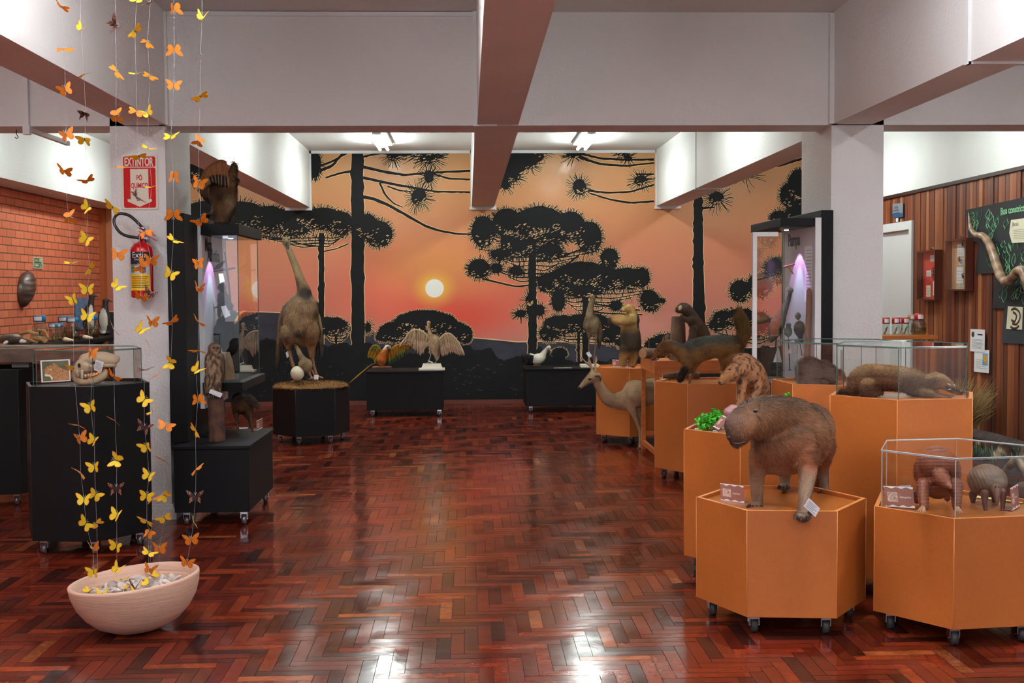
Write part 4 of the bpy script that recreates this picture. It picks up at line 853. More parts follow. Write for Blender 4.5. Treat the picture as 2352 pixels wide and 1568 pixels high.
def foxc(P,N):
    q = pxy(P); X = (q[:,0]-1300)*3.92; Y = (q[:,1]-650)*3.92; c = mixc(rgb(146,106,62), rgb(84,84,76), (N[:,2]-.05)*1.6); c = mixc(c, rgb(118,74,40), (980-X)/80); c = mixc(c, rgb(40,30,26), np.clip((Y-735)/40,0,1)*np.clip((1120-X)/30,0,1)); c = mixc(c, rgb(126,96,56), np.clip((500-Y)/60,0,1)*(X>1450))
    return c*sc_noise(P,.22,45)
organic('body', A.mb, .009, foxc, t, fur=dict(n=52000, L=.026, w=.0016, flow=lambda B: np.where(((pxy(B)[:,0]>1688)&(pxy(B)[:,1]<790))[:,None], (0,0,1.0), (1,.3,-.35)), lift=.3, mess=.2, jit=.35, mask=lambda B: np.where((pxy(B)[:,0]>1688)&(pxy(B)[:,1]<795),1.5,np.where(pxy(B)[:,0]<1550,.4,.9))))
for pts in ([(865,560,-.06,22),(875,510,-.06,16),(877,470,-.06,4)],[(915,540,-.0,22),(905,495,-.0,18),(890,470,.0,5)]):
    mb = MB(); A.chain(pts,mb=mb,flat=.5); organic('ear', mb, .006, lambda P,N: mixc(rgb(130,92,66), rgb(110,78,56), vnoise(P,60)), t)
mb = MB(); A.ball(832,605,-.105,8,7,6,mb=mb); obj('eye', mb, EYEM, t)
mb = MB(); A.ball(783,686,-.09,13,10,10,mb=mb); A.chain([(795,692,-.095,5),(820,690,-.1,5),(850,665,-.1,4)],mb=mb); obj('nose_and_mouth', mb, bpy.data.materials['dark_skin'], t)
z_ = .755; namecard('narrow name card standing edge-on on the plinth of the fox', at(1583,860,9.0), at(1588,858,9.15), atz(1587,879,z_), atz(1581,882,z_))
# ------------------------------------------------------------------ deer
A = AN(1300,650,3.92,11.06); t = thing('stuffed_deer','fawn stuffed young deer with short velvet antlers stretching its neck','animal',tuple(A.p(700,1500,0)))
A.chain([(600,1010,.0,110),(700,990,.02,120),(800,960,.03,112),(900,950,.04,105),(990,960,.05,100),(1060,980,.05,70)]); A.ball(560,1050,.0,105,85,75,-.2); A.chain([(540,1050,.0,95),(440,1060,.0,72),(370,1030,-.01,62),(320,960,-.02,50),(290,900,-.03,46),(270,850,-.04,42)]); A.ball(620,930,.0,90,60,60)
A.chain([(275,840,-.04,44),(235,850,-.05,46),(190,880,-.06,34),(150,915,-.07,22),(122,942,-.07,14)]); A.ball(245,835,-.05,50,48,40)
A.chain([(570,1090,-.04,55),(610,1180,-.05,30),(640,1260,-.05,21),(665,1330,-.05,17),(668,1410,-.05,14),(662,1486,-.05,14)]); A.chain([(640,1090,.07,50),(665,1200,.08,26),(690,1300,.08,18),(690,1488,.08,13)]); A.chain([(1010,1030,-.02,62),(1030,1130,-.03,34),(1060,1230,-.03,24),(1050,1350,-.03,17),(1055,1486,-.03,14)]); A.chain([(1000,1030,.12,60),(980,1150,.13,30),(1010,1250,.13,20),(1000,1488,.13,14)])
A.chain([(240,800,-.05,15),(228,750,-.05,13),(212,700,-.05,12),(203,665,-.05,9)]); A.chain([(222,745,-.05,12),(185,720,-.05,11),(150,678,-.05,8)]); A.chain([(262,795,.0,15),(262,740,.0,12),(272,690,.0,11),(270,650,.0,7)])
def deerc(P,N):
    q = pxy(P); X = (q[:,0]-1300)*3.92; Y = (q[:,1]-650)*3.92; c = mixc(rgb(168,138,106), rgb(142,114,86), (N[:,2])*1.2); c = mixc(c, rgb(168,140,112), np.clip(-N[:,2]*1.2,0,1)); c = mixc(c, rgb(108,88,64), np.clip((N[:,2]-.3),0,1)*(X<450)); return c*sc_noise(P,.18,40)
organic('body', A.mb, .009, deerc, t, fur=dict(n=30000, L=.016, w=.0014, flow=(1,0,-.4), lift=.15, jit=.22, mask=lambda B: np.where(pxy(B)[:,1]<860,.4,1)))
mb = MB(); A.chain([(262,838,-.08,15),(290,830,-.09,24),(312,850,-.09,20),(310,880,-.085,8)],mb=mb,flat=.4); organic('ear', mb, .006, lambda P,N: mixc(rgb(104,84,66), rgb(90,70,56), vnoise(P,50)), t)
mb = MB(); A.ball(213,862,-.10,15,11,9,mb=mb); obj('eye', mb, EYEM, t)
mb = MB(); A.ball(117,943,-.08,12,14,10,mb=mb); A.chain([(120,955,-.085,5),(150,945,-.09,4),(170,930,-.095,3)],mb=mb); obj('nose_and_mouth', mb, bpy.data.materials['dark_skin'], t)
mb = MB()
for x,y,d in ((662,1496,-.05),(690,1500,.08),(1055,1496,-.03),(1000,1500,.13)): A.chain([(x,y-14,d,13),(x-6,y-3,d,15)],mb=mb)
obj('hooves', mb, HORN, t)
# ------------------------------------------------------------------ anteater
A = AN(1300,650,3.92,11.22); t = thing('stuffed_anteater','cream and brown stuffed anteater standing upright with forelegs stretched out','animal',tuple(A.p(600,742,0)))
A.chain([(580,330,.0,68),(578,400,.0,80),(580,480,.0,92),(585,560,.0,92),(580,600,.0,75)]); A.chain([(595,300,.0,55),(585,250,-.01,42),(560,225,-.02,38),(530,232,-.03,28),(500,245,-.04,16)]); A.ball(560,225,-.02,45,32,34); A.ball(600,330,.0,62,62,60)
A.chain([(600,330,-.05,48),(530,340,-.08,38),(470,345,-.1,32),(425,335,-.11,26),(400,330,-.12,24)]); A.chain([(590,320,.06,46),(500,330,.05,30),(440,320,.05,24)]); A.chain([(535,590,-.03,52),(520,650,-.04,42),(515,710,-.04,36)]); A.chain([(620,590,.02,62),(605,660,.0,46),(600,720,.0,36)]); A.ball(592,738,-.02,38,14,26); A.ball(510,735,-.05,34,14,26)
def tamc(P,N):
    q = pxy(P); X = (q[:,0]-1300)*3.92; Y = (q[:,1]-650)*3.92; c = mixc(rgb(186,150,92), rgb(70,56,42), np.clip((Y-345)/110,0,1)); c = mixc(c, rgb(170,120,70), np.clip((Y-600)/60,0,1)); c = mixc(c, rgb(60,44,34), np.clip((425-X)/25,0,1)); c = mixc(c, rgb(66,52,40), ((X>640)&(Y>280)&(Y<400))*1.0); return c*sc_noise(P,.16,40)
organic('body', A.mb, .009, tamc, t, fur=dict(n=26000, L=.017, w=.0014, flow=(.2,0,-1), lift=.2, jit=.25))
mb = MB(); A.ball(600,215,-.03,16,18,12,mb=mb); organic('ear', mb, .006, lambda P,N: mixc(rgb(150,116,70), rgb(130,100,60), vnoise(P,50)), t)
mb = MB(); A.ball(537,232,-.07,6,5,5,mb=mb); A.chain([(500,243,-.045,14),(490,247,-.05,11)],mb=mb); obj('eye_and_nose', mb, EYEM, t)
mb = MB()
for k in range(4): A.chain([(402,322+k*9,-.12,8),(385,326+k*10,-.13,6),(395,350+k*9,-.135,3)],mb=mb,n=6)
obj('claws', mb, HORN, t)
z_ = HX['tam'][3]-.008
for a,b,lb in ((416,486,'brown name card at the front left edge of the plinth of the upright anteater'),(482,560,'brown name card right of another one on the plinth of the upright anteater')):
    p0, p1 = atz(1300+a/3.92,650+752/3.92,z_), atz(1300+b/3.92,650+756/3.92,z_); namecard(lb, p0+[0,.01,.07], p1+[0,.01,.07], p1, p0)
# ------------------------------------------------------------------ climbing animal, logs
BARK = mat('bark', rgb(96,72,56), .9, noise=(14,.55,1.35,(1,1,.5)), bump=(28,1,(1,1,.4))); WOODE = mat('cut_wood', rgb(176,130,90), .7, noise=(20,.8,1.1,I1))
def log(name, label, pts, rads, gp=None, m=None, seed=1, lichen=False, bark=None):
    K = cat(np.array([list(p)+[r] for p,r in zip(pts,rads)]), 4); mb = MB(); n = 26
    mb.tube(K[:,:3], K[:,3].tolist(), n, 0, False, True); V = mb.v[0]; V += (vnoise(V,40,seed)*.04*np.mean(rads))[:,None]*np.sign(V-V.mean(0))
    for s,e in ((0,K[0]),(len(K)-1,K[-1])): q = list(range(s*n,s*n+n)); mb.add([V[i] for i in q], [tuple(range(n))], 1)
    o = obj(name, mb, [bark or BARK, WOODE]); tag(o, label, 'log', gp); return o
A = AN(1300,650,3.92,10.55); dz = .853
ZTR = .853
def tray(x,y): return atz(1300+x/3.92,650+y/3.92,ZTR)
yb_ = tray(1020,700)[1]
b = tray(1010,692); log('tree_stump','upright cut tree stump on the tray table under the climbing animal',[b, b*[1,1,0]+[0,0,A.p(1020,450,yb_-10.55)[2]], b*[1,1,0]+[.0,0,A.p(1020,302,yb_-10.55)[2]]],[.075,.068,.058])
l0, l1 = A.p(690,632,-.2), A.p(870,632,-.02); log('log','short horizontal log lying at the left end of the tray table',[l0,(l0+l1)/2,l1],[.045,.045,.042])
A = AN(1300,650,3.92,yb_); t = thing('climbing_stuffed_animal','dark brown long-bodied stuffed animal leaning over the top of the tree stump','animal',tuple(A.p(1190,700,.1)))
A.chain([(1200,640,.12,70),(1225,560,.12,78),(1220,470,.1,78),(1190,400,.06,70),(1140,320,.02,60),(1100,260,.0,55),(1070,225,-.02,48)]); A.ball(1060,228,-.03,62,46,44); A.ball(1020,238,-.04,38,32,30); A.chain([(1130,330,-.05,34),(1085,330,-.08,26),(1040,300,-.08,20)]); A.chain([(1150,420,-.03,40),(1130,500,-.05,30),(1100,540,-.06,20)]); A.ball(1230,640,.12,85,90,80); A.chain([(1140,640,.05,44),(1125,690,.03,30)])
organic('body', A.mb, .009, lambda P,N: mixc(rgb(82,62,48), rgb(104,76,52), vnoise(P,14,5))*sc_noise(P,.2,50), t, fur=dict(n=24000, L=.018, w=.0014, flow=(.5,0,-1), lift=.2, jit=.3))
mb = MB(); A.ball(1028,222,-.085,15,24,10,.3,mb=mb); obj('ear_patch', mb, mat('pale_fur', rgb(196,176,140), .8), t)
mb = MB(); A.ball(1000,222,-.08,8,8,8,mb=mb); A.ball(992,246,-.07,10,9,10,mb=mb); obj('eye_and_nose', mb, EYEM, t)
A = AN(1300,650,3.92,yb_+.25); t = thing('small_stuffed_rodent','small brown stuffed rodent behind the fox head beside the tree stump','animal',tuple(A.p(930,690,0))); A.chain([(940,640,.0,40),(930,560,.0,36),(918,500,.0,30)]); A.ball(915,490,-.01,28,34,28); A.ball(900,470,.0,8,14,6); organic('body', A.mb, .008, lambda P,N: mixc(rgb(110,84,54), rgb(84,62,44), vnoise(P,20)), t, fur=dict(n=5000,L=.012,w=.0012,flow=(0,0,-1)))
mb = MB(); A = AN(1300,650,3.92,10.45); A.chain([(742,600,0,5),(748,560,0,6),(746,515,0,5)],mb=mb,n=8); o = obj('twig', mb, BARK); tag(o,'thin upright twig standing behind the short log on the tray table','twig'); 
log('branch','thick rough branch lying on the fox plinth behind its front paws', [atz(1300+860/3.92,650+862/3.92,.80)*[0,0,0]+AN(1300,650,3.92,9.55).p(870,838,.0), AN(1300,650,3.92,9.55).p(960,832,.0), AN(1300,650,3.92,9.55).p(1060,822,.0), AN(1300,650,3.92,9.55).p(1200,830,.0)],[.018,.026,.03,.028])
# ------------------------------------------------------------------ coati
cx,cy,rot,zt = HX['coati']; A = AN(1750,700,3.907,5.86); t = thing('stuffed_coati','grey-brown stuffed coati lying asleep with long dark snout inside the glass case','animal',tuple(A.p(1200,820,0)))
A.chain([(830,760,.06,60),(880,690,.06,110),(960,650,.05,118),(1080,650,.03,112),(1200,660,.02,112),(1320,680,.0,108),(1430,710,-.01,92),(1500,730,-.02,70)]); A.ball(960,700,.05,160,120,100); A.ball(1400,740,-.01,120,80,85)
A.chain([(1500,700,-.02,76),(1580,680,-.04,74),(1640,700,-.05,62),(1690,740,-.06,48),(1735,775,-.07,30),(1775,792,-.075,20),(1808,785,-.08,14)]); A.ball(1590,672,-.04,75,60,60)
A.chain([(960,740,-.03,75),(930,790,-.05,45),(1000,800,-.07,24),(1085,790,-.08,16)]); A.chain([(1450,790,-.05,44),(1560,810,-.07,26),(1640,828,-.09,18),(1700,835,-.09,14)]); A.chain([(1500,800,.04,40),(1640,820,.0,22),(1720,822,-.02,16)]); A.chain([(850,760,.1,44),(770,770,.12,36),(720,775,.14,26)])
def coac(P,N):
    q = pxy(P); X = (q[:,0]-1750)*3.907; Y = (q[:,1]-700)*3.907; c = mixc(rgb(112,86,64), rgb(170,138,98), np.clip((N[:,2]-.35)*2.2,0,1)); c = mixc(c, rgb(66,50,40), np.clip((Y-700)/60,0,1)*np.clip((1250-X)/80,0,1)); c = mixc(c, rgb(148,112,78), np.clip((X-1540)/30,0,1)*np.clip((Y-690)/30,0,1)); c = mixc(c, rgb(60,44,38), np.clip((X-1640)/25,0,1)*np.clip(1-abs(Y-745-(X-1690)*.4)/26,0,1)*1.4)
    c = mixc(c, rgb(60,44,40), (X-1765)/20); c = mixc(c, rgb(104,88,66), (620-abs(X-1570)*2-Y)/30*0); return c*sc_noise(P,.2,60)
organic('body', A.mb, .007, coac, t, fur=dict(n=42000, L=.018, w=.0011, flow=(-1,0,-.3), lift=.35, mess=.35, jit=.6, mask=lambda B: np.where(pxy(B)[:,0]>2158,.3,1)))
mb = MB(); A.ball(1545,672,-.10,24,30,12,mb=mb); organic('ear', mb, .006, lambda P,N: mixc(rgb(88,78,64), rgb(60,50,44), vnoise(P,60)), t)
mb = MB(); A.ball(1685,732,-.115,9,7,6,mb=mb); A.ball(1812,782,-.085,12,13,10,mb=mb); obj('eye_and_nose', mb, EYEM, t)
mb = MB(); A.ball(1680,712,-.108,18,5,4,.5,mb=mb); A.ball(1685,757,-.108,14,5,4,mb=mb); A.ball(1730,700+20,-.09,14,4,4,.9,mb=mb); obj('white_face_marks', mb, mat('white_fur', rgb(212,204,190), .8), t)
mb = MB()
for k in range(4): A.chain([(1680+k*9,830+k*3,-.10,5),(1700+k*9,838+k*2,-.11,3)],mb=mb,n=6)
obj('claws', mb, HORN, t)
# ------------------------------------------------------------------ curled grey animal
A = AN(1750,700,3.907,6.6); t = thing('curled_stuffed_animal','grey shaggy stuffed animal curled up inside the rear glass case','animal',tuple(A.p(520,705,0)))
A.ball(430,590,.0,112,118,110); A.ball(540,610,.03,130,100,110); A.ball(640,640,.05,95,70,90); A.chain([(380,660,-.04,60),(470,690,-.07,38),(560,690,-.07,26)])
organic('body', A.mb, .009, lambda P,N: mixc(rgb(124,110,100), rgb(96,84,78), vnoise(P,16,8))*sc_noise(P,.22,50), t, fur=dict(n=30000, L=.026, w=.0014, flow=(.8,0,-.7), lift=.25, mess=.3, jit=.4))
# ------------------------------------------------------------------ armadillos
def arm(P, A, x0): return P
A = AN(1950,950,5.226,5.02); t = thing('large_armadillo','large reddish-brown stuffed armadillo facing the camera in the glass case','animal',tuple(A.p(1070,1180,0)))
A.ball(1060,700,.05,285,330,280); A.ball(1080,620,.0,240,200,200); A.chain([(1090,760,-.12,120),(1130,800,-.20,85),(1180,850,-.26,52),(1215,885,-.29,26)]); A.ball(1100,740,-.18,90,85,80)
A.chain([(900,860,-.10,100),(890,960,-.14,72),(895,1050,-.17,64),(905,1120,-.19,50)]); A.chain([(1280,860,-.08,95),(1290,960,-.12,72),(1290,1050,-.15,62),(1295,1130,-.17,50)]); A.chain([(820,960,.12,60),(815,1040,.12,44)]); A.chain([(1180,960,.16,50),(1180,1020,.16,40)])
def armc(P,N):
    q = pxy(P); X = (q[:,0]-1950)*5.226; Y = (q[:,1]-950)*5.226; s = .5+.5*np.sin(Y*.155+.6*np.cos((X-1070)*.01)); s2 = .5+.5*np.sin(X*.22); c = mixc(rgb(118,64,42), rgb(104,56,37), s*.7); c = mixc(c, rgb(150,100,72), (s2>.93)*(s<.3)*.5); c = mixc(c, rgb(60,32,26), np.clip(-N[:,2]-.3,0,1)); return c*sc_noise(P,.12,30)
def armb(P): q = pxy(P); X = (q[:,0]-1950)*5.226; Y = (q[:,1]-950)*5.226; return .0011*np.sin(Y*.155+.6*np.cos((X-1070)*.01))+.0006*np.sin(X*.22)
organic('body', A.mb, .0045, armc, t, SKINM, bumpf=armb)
for x,y,r_ in ((985,710,.15),(1215,690,-.15)): mb = MB(); A.chain([(x,y+40,-.16,22),(x+2,y-10,-.17,26),(x,y-50,-.17,8)],mb=mb,flat=.5); organic('ear', mb, .005, lambda P,N: mixc(rgb(96,52,40), rgb(70,36,30), vnoise(P,60)), t)
mb = MB(); A.ball(1035,800,-.24,10,10,8,mb=mb); obj('eye', mb, EYEM, t)
mb = MB()
for bx,by in ((890,1140),(1300,1150)):
    for k,(dx,dy) in enumerate(((-70,45),(-40,50),(-5,60),(30,62)) if bx < 1000 else ((-40,55),(-5,60),(30,60),(60,45))): A.chain([(bx+dx*.2,by-25,-.20,15),(bx+dx*.7,by+dy*.4,-.22,12),(bx+dx,by+dy*.75,-.235,4)],mb=mb,n=8)
obj('claws', mb, mat('pale_claw', rgb(170,130,96), .4), t)
A = AN(1950,950,5.226,5.1); t = thing('small_armadillo','smaller grey-brown stuffed armadillo with banded shell, right in the glass case','animal',tuple(A.p(1700,1180,0)))
A.ball(1660,800,.05,235,205,260); A.ball(1740,850,.0,155,130,150); A.chain([(1770,900,-.12,62),(1775,970,-.17,42),(1778,1040,-.19,30),(1780,1090,-.2,18)])
for L in ([(1630,960,-.06,55),(1628,1050,-.07,36),(1640,1140,-.08,28),(1650,1178,-.09,26)],[(1850,950,-.05,50),(1848,1050,-.06,34),(1842,1150,-.07,26),(1838,1178,-.08,24)],[(1490,960,.1,55),(1485,1040,.1,36),(1495,1085,.1,26)],[(1745,980,.1,44),(1750,1080,.1,28)]): A.chain(L)
def arm2(P,N):
    q = pxy(P); X = (q[:,0]-1950)*5.226; Y = (q[:,1]-950)*5.226; u = X+ (Y-700)*.25; band = ((X<1640)&(Y<880))|((Y<690)); s = .5+.5*np.sin(u*.14-Y*.1); c = mixc(rgb(104,86,70), rgb(110,88,70), s); c = mixc(c, rgb(156,94,50), band*(X<1800)*(s>.9)*.55); c = mixc(c, rgb(92,52,36), np.clip((Y-860)/80,0,1)); return c*sc_noise(P,.1,60)
organic('body', A.mb, .0045, arm2, t, SKINM, bumpf=lambda P: .0009*np.sin(((pxy(P)[:,0]-1950)*5.226+((pxy(P)[:,1]-950)*5.226-700)*.25)*.14-((pxy(P)[:,1]-950)*5.226)*.1)*((pxy(P)[:,0]<2264)|(pxy(P)[:,1]<1082)))
for e_ in ((1760,880,-.15,16,34,10,.2),(1800,885,-.15,14,30,10,-.2)): mb = MB(); A.ball(*e_,mb=mb); organic('ear', mb, .005, lambda P,N: mixc(rgb(110,64,56), rgb(80,44,40), vnoise(P,60)), t)
z_ = .5455-.015
def cc(x,y): return atz(1950+x/5.226,950+y/5.226,z_)
p0,p1 = cc(440,1113),cc(793,1145); namecard('brown name card lettered tatupeba, left front in the armadillo case', p0+[0,.03,.087],p1+[0,.03,.092],p1,p0,'tatupeba')
p0,p1 = cc(1955,1165),cc(2048,1120); namecard('brown name card at the right in the armadillo case', p0+[0,.02,.095],p1+[0,.02,.1],p1,p0,'tatu')
p0 = cc(640,1070); flat_card('paper_label','small white folded label behind the left name card of the armadillo case',[p0+[-.01,.02,.075],p0+[.05,.03,.075],p0+[.05,.03,.03],p0+[-.01,.02,.03]],TAGG,None,2)
p0 = cc(1540,985); mb = MB(); a_,b_,c_,d_ = cc(1530,980),cc(2100,1055),cc(2080,1075),cc(1520,1010); mb.add([a_,b_,c_,d_],[(0,1,2,3)]); mb.v[-1][:,2] += .002; o = obj('yellow_paper_strip', mb, mat('pale_yellow_paper', rgb(226,224,160), .7)); tag(o,'pale yellow paper strip lying behind the smaller armadillo','paper')
# ------------------------------------------------------------------ agouti
A = AN(400,700,3.92,8.15); t = thing('stuffed_agouti','small dark brown stuffed agouti with thin legs on the low black box plinth','animal',tuple(A.p(600,1140,0)))
A.chain([(585,850,.1,62),(600,880,.05,80),(620,900,.0,78),(650,880,-.03,64),(680,860,-.05,46)]); A.chain([(670,850,-.05,42),(710,875,-.07,36),(745,905,-.085,24),(765,932,-.095,14)]); A.chain([(560,940,.02,34),(562,1010,.0,20),(570,1080,-.01,13),(572,1140,-.01,11),(575,1160,-.015,12)]); A.chain([(680,940,-.05,34),(690,1020,-.06,18),(703,1100,-.06,12),(704,1140,-.065,12)]); A.chain([(610,940,.15,34),(680,1040,.12,14),(682,1105,.12,11)])
organic('body', A.mb, .0075, lambda P,N: mixc(rgb(92,60,32), rgb(46,32,24), (N[:,2]+.4))*sc_noise(P,.22,60), t, fur=dict(n=18000, L=.014, w=.0012, flow=(-.8,0,-.5), lift=.15, jit=.3, mask=lambda B: np.where(pxy(B)[:,1]>950,.3,1)))
mb = MB(); A.ball(705,888,-.105,9,8,6,mb=mb); obj('eye', mb, EYEM, t)
for e_ in ((645,850,-.085,12,16,8),(690,828,-.05,12,9,8)): mb = MB(); A.ball(*e_,mb=mb); organic('ear', mb, .006, lambda P,N: mixc(rgb(120,74,44), rgb(90,54,34), vnoise(P,60)), t)
z_ = .521; p0, p1 = atz(589,989,z_), atz(603,982,z_); namecard('clear name card in front of the agouti', p0+[0,.0,.07],p1+[0,0,.07],p1,p0)
ptag(A,'white card lying on the plinth behind the agouti',[(580,1103),(670,1100),(660,1112),(590,1116)],.06,0)
# ================================================================== birds
def feather(mb, a, b, w, c, nrm, mi=0, curve=0):
    a, b, nrm = np.array(a), np.array(b), np.array(nrm,float); d = b-a; L = np.linalg.norm(d); d /= L; s = np.cross(d,nrm); s /= np.linalg.norm(s)+1e-9; u = np.cross(s,d)
    prof = [(0,.35),(.25,.85),(.6,1),(.85,.75),(1,.1)]; V = []
    for t, k in prof: p = a+d*L*t+s*curve*L*math.sin(t*PI)+u*.0; V += [p-s*w*k, p+u*w*.22, p+s*w*k, p-u*w*.10]
    F = [(4*i+j,4*i+(j+1)%4,4*i+4+(j+1)%4,4*i+4+j) for i in range(4) for j in range(4)]
    mb.add(V, F, mi, True, c)
def wing(name, A, root, tips, n, w, cols, t, nrm=(0,-1,0), layers=3, dd=(0,0), jit=.12):
    """root and tips: crop pixel polylines the feathers run between; tips get shorter in the upper layers"""
    R_ = cat(np.array([A.p(*q) for q in root]), 8); T_ = cat(np.array([A.p(*q) for q in tips]), 8); mb = MB()
    for l in range(layers):
        for i in range(n):
            u = (i+.5+.3*(l%2))/n; k = min(u,1)*(len(R_)-1); a = R_[int(k)]; k2 = min(u,1)*(len(T_)-1); b = T_[int(k2)]
            f = 1-l*.27; bb = a+(b-a)*f+rng.normal(size=3)*A.m(1.2); o = np.array([0,-.004*l-.002*(i%2),0]); c = np.array(cols[min(l,len(cols)-1)])*rng.uniform(1-jit,1+jit)
            feather(mb, a+o, bb+o, A.m(w)*(1-.1*l), c, nrm)
    mb.tube(R_, A.m(w*.9), 8, 0, True, True, cols[-1]); return obj(name, mb, FEAM, t)
feac = lambda c0,c1,f=40,s=1: (lambda P,N: mixc(c0,c1,vnoise(P,f,s)*.8+.4)*sc_noise(P,.12,f*2))
def legs(A, t, L, r, m, foot=None):
    for Lg in L:
        mb = MB(); A.chain([(x,y,d,r) for x,y,d in Lg], mb=mb, n=8)
        x,y,d = Lg[-1]
        for k in (-1,0,1): A.chain([(x,y,d,r*.8),(x+k*r*3.2,y+r*.9,d-.02*(1-abs(k)*.4),r*.5)], mb=mb, n=6)
        obj('leg', mb, m, t)
LEGM = mat('scaly_leg', rgb(122,84,56), .6, noise=(90,.7,1.2,(.4,.4,3)))
# rhea
A = AN(0,0,1,11.8); t = thing('stuffed_rhea','tall grey-brown stuffed rhea standing over an egg on the mossy plinth','animal',tuple(A.p(700,888,0)))
A.ball(690,738,.03,44,60,46); A.ball(695,715,.0,38,44,38); A.ball(690,752,.04,40,36,42); A.ball(666,764,-.05,20,30,24); A.ball(717,764,-.05,18,30,24)
A.chain([(697,700,-.02,26),(698,670,-.03,17),(690,645,-.04,11),(680,615,-.05,9),(670,590,-.05,8),(662,570,-.05,7),(658,558,-.05,8)]); A.ball(658,552,-.055,10,8,10)
A.chain([(668,765,-.03,19),(665,785,-.03,16),(664,798,-.03,9)]); A.chain([(715,780,-.02,16),(715,800,-.02,10),(716,818,-.02,7)])
def rhc(P,N):
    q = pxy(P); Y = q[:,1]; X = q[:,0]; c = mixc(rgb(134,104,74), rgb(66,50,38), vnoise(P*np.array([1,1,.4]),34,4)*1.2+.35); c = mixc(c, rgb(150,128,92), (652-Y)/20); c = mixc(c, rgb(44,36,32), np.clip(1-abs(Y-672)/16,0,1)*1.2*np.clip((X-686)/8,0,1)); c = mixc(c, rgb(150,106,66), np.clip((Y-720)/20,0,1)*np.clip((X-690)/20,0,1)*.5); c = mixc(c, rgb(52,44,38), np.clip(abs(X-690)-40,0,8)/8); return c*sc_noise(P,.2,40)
organic('body', A.mb, .010, rhc, t, FEAM, fur=dict(n=26000, L=.034, w=.0028, flow=(0,0,-1), lift=.12, mess=.18, jit=.42, mask=lambda B: np.where((pxy(B)[:,1]<690)|(pxy(B)[:,1]>772),.25,1)))
wing('wing', A, [(655,700,-.02),(645,730,.0),(642,760,.02)], [(662,790,.05),(640,835,.05),(634,850,.08)], 12, 5, [rgb(66,56,46),rgb(96,80,60),rgb(120,100,74)], t)
wing('wing', A, [(722,700,-.02),(732,730,.0),(737,760,.02)], [(718,800,.05),(738,820,.05),(740,790,.08)], 10, 5, [rgb(60,50,42),rgb(90,74,56),rgb(128,100,70)], t)
legs(A, t, [[(664,796,-.03),(669,825,-.05),(677,850,-.07),(683,873,-.09)],[(716,814,-.02),(720,840,-.02),(727,864,-.03)]], 4.2, LEGM)
mb = MB(); A.chain([(660,560,-.09,4.5),(662,570,-.11,2)],mb=mb); obj('beak', mb, HORN, t)
mb = MB(); A.ball(653,550,-.085,1.8,1.8,1.8,mb=mb); A.ball(663,549,-.085,1.8,1.8,1.8,mb=mb); obj('eyes', mb, EYEM, t)
cx,cy,rot,zt = HX['rhea']
def mossb(P): return .010*vnoise(P,45,3)
mb = MB(); mb.ell((cx,cy,zt+.012), (.375,.348,.034), 36, 12); 
MOSS = mat('dry_moss', (1,1,1), .95, tint=True)
o = organic('moss_mat', mb, .012, lambda P,N: mixc(rgb(128,88,44), rgb(88,64,30), vnoise(P,30,2))*sc_noise(P,.2,70), None, MOSS, bumpf=mossb, base=(cx,cy,zt), fur=dict(n=9000, L=.03, w=.0016, flow=lambda B: rng.normal(size=B.shape), lift=.7, mess=.7, jit=.4, mask=lambda B: (B[:,2]>zt+.004)*1.0))
tag(o, 'heap of dry brown moss covering the low black hexagonal plinth', 'moss', kind='stuff')
mb = MB(); E_ = A.p(683,857,-.14); mb.ell(E_, (A.m(15.5),A.m(15),A.m(16.5)), 28, 18); o = obj('rhea_egg', mb, mat('egg_shell', rgb(214,204,176), .3, coat=.3)); tag(o, 'large cream egg lying on the moss between the legs of the rhea', 'egg')
A = AN(0,0,1,11.68); t = thing('stuffed_chick','small pale stuffed chick beside the large egg under the rhea','animal',tuple(A.p(712,868,0)))
A.chain([(678,788,.06,4),(684,800,.04,5),(690,815,.02,6),(697,826,.0,8),(703,838,0,13)]); A.ball(703,838,0,15,15,14); A.ball(697,836,0,11,13,12); A.chain([(706,848,0,6),(711,857,0,4)])
organic('body', A.mb, .006, feac(rgb(150,126,94),rgb(112,90,66)), t, FEAM, fur=dict(n=5000,L=.014,w=.0012,flow=(0,0,-1),lift=.3)); legs(A, t, [[(706,850,0),(712,860,0),(716,868,-.02)],[(714,848,.02),(720,858,.02),(722,866,.01)]], 2.2, LEGM)
ptag(A,'white tag hanging at the left leg of the rhea',[(656,810),(665,803),(669,814),(659,822)],.08,2); ptag(A,'white card standing in the moss beside the chick legs',[(722,861),(732,861),(731,871),(721,871)],-.08,2)
# macaw
A = AN(750,700,3.618,14.2); t = thing('stuffed_macaw','stuffed orange and olive macaw with raised wings and long hanging tail','animal',tuple(A.p(460,520,0)))
A.ball(460,445,0,42,62,42); A.chain([(470,420,0,38),(490,385,-.02,32),(508,362,-.03,28)]); A.ball(508,360,-.03,30,32,30)
def macc(P,N): q = pxy(P); Y = (q[:,1]-700)*3.618; X = (q[:,0]-750)*3.618; c = mixc(rgb(196,108,28), rgb(156,86,30), vnoise(P,40)); c = mixc(c, rgb(216,204,190), np.clip((375-Y)/12,0,1)*np.clip((518-X)/8,0,1)); c = mixc(c, rgb(40,90,110), np.clip((338-Y)/6,0,1)); return c*sc_noise(P,.15,60)
organic('body', A.mb, .008, macc, t, FEAM, fur=dict(n=6000,L=.022,w=.002,flow=(0,0,-1),lift=.1,mask=lambda B: (pxy(B)[:,1]>806)*1.0))
wing('wing', A, [(455,400,0),(430,345,-.02),(390,340,-.03),(360,370,-.02)], [(400,490,.0),(385,450,.0),(345,440,.0),(348,420,.0)], 12, 9, [rgb(150,130,34),rgb(176,122,30),rgb(120,110,40)], t)
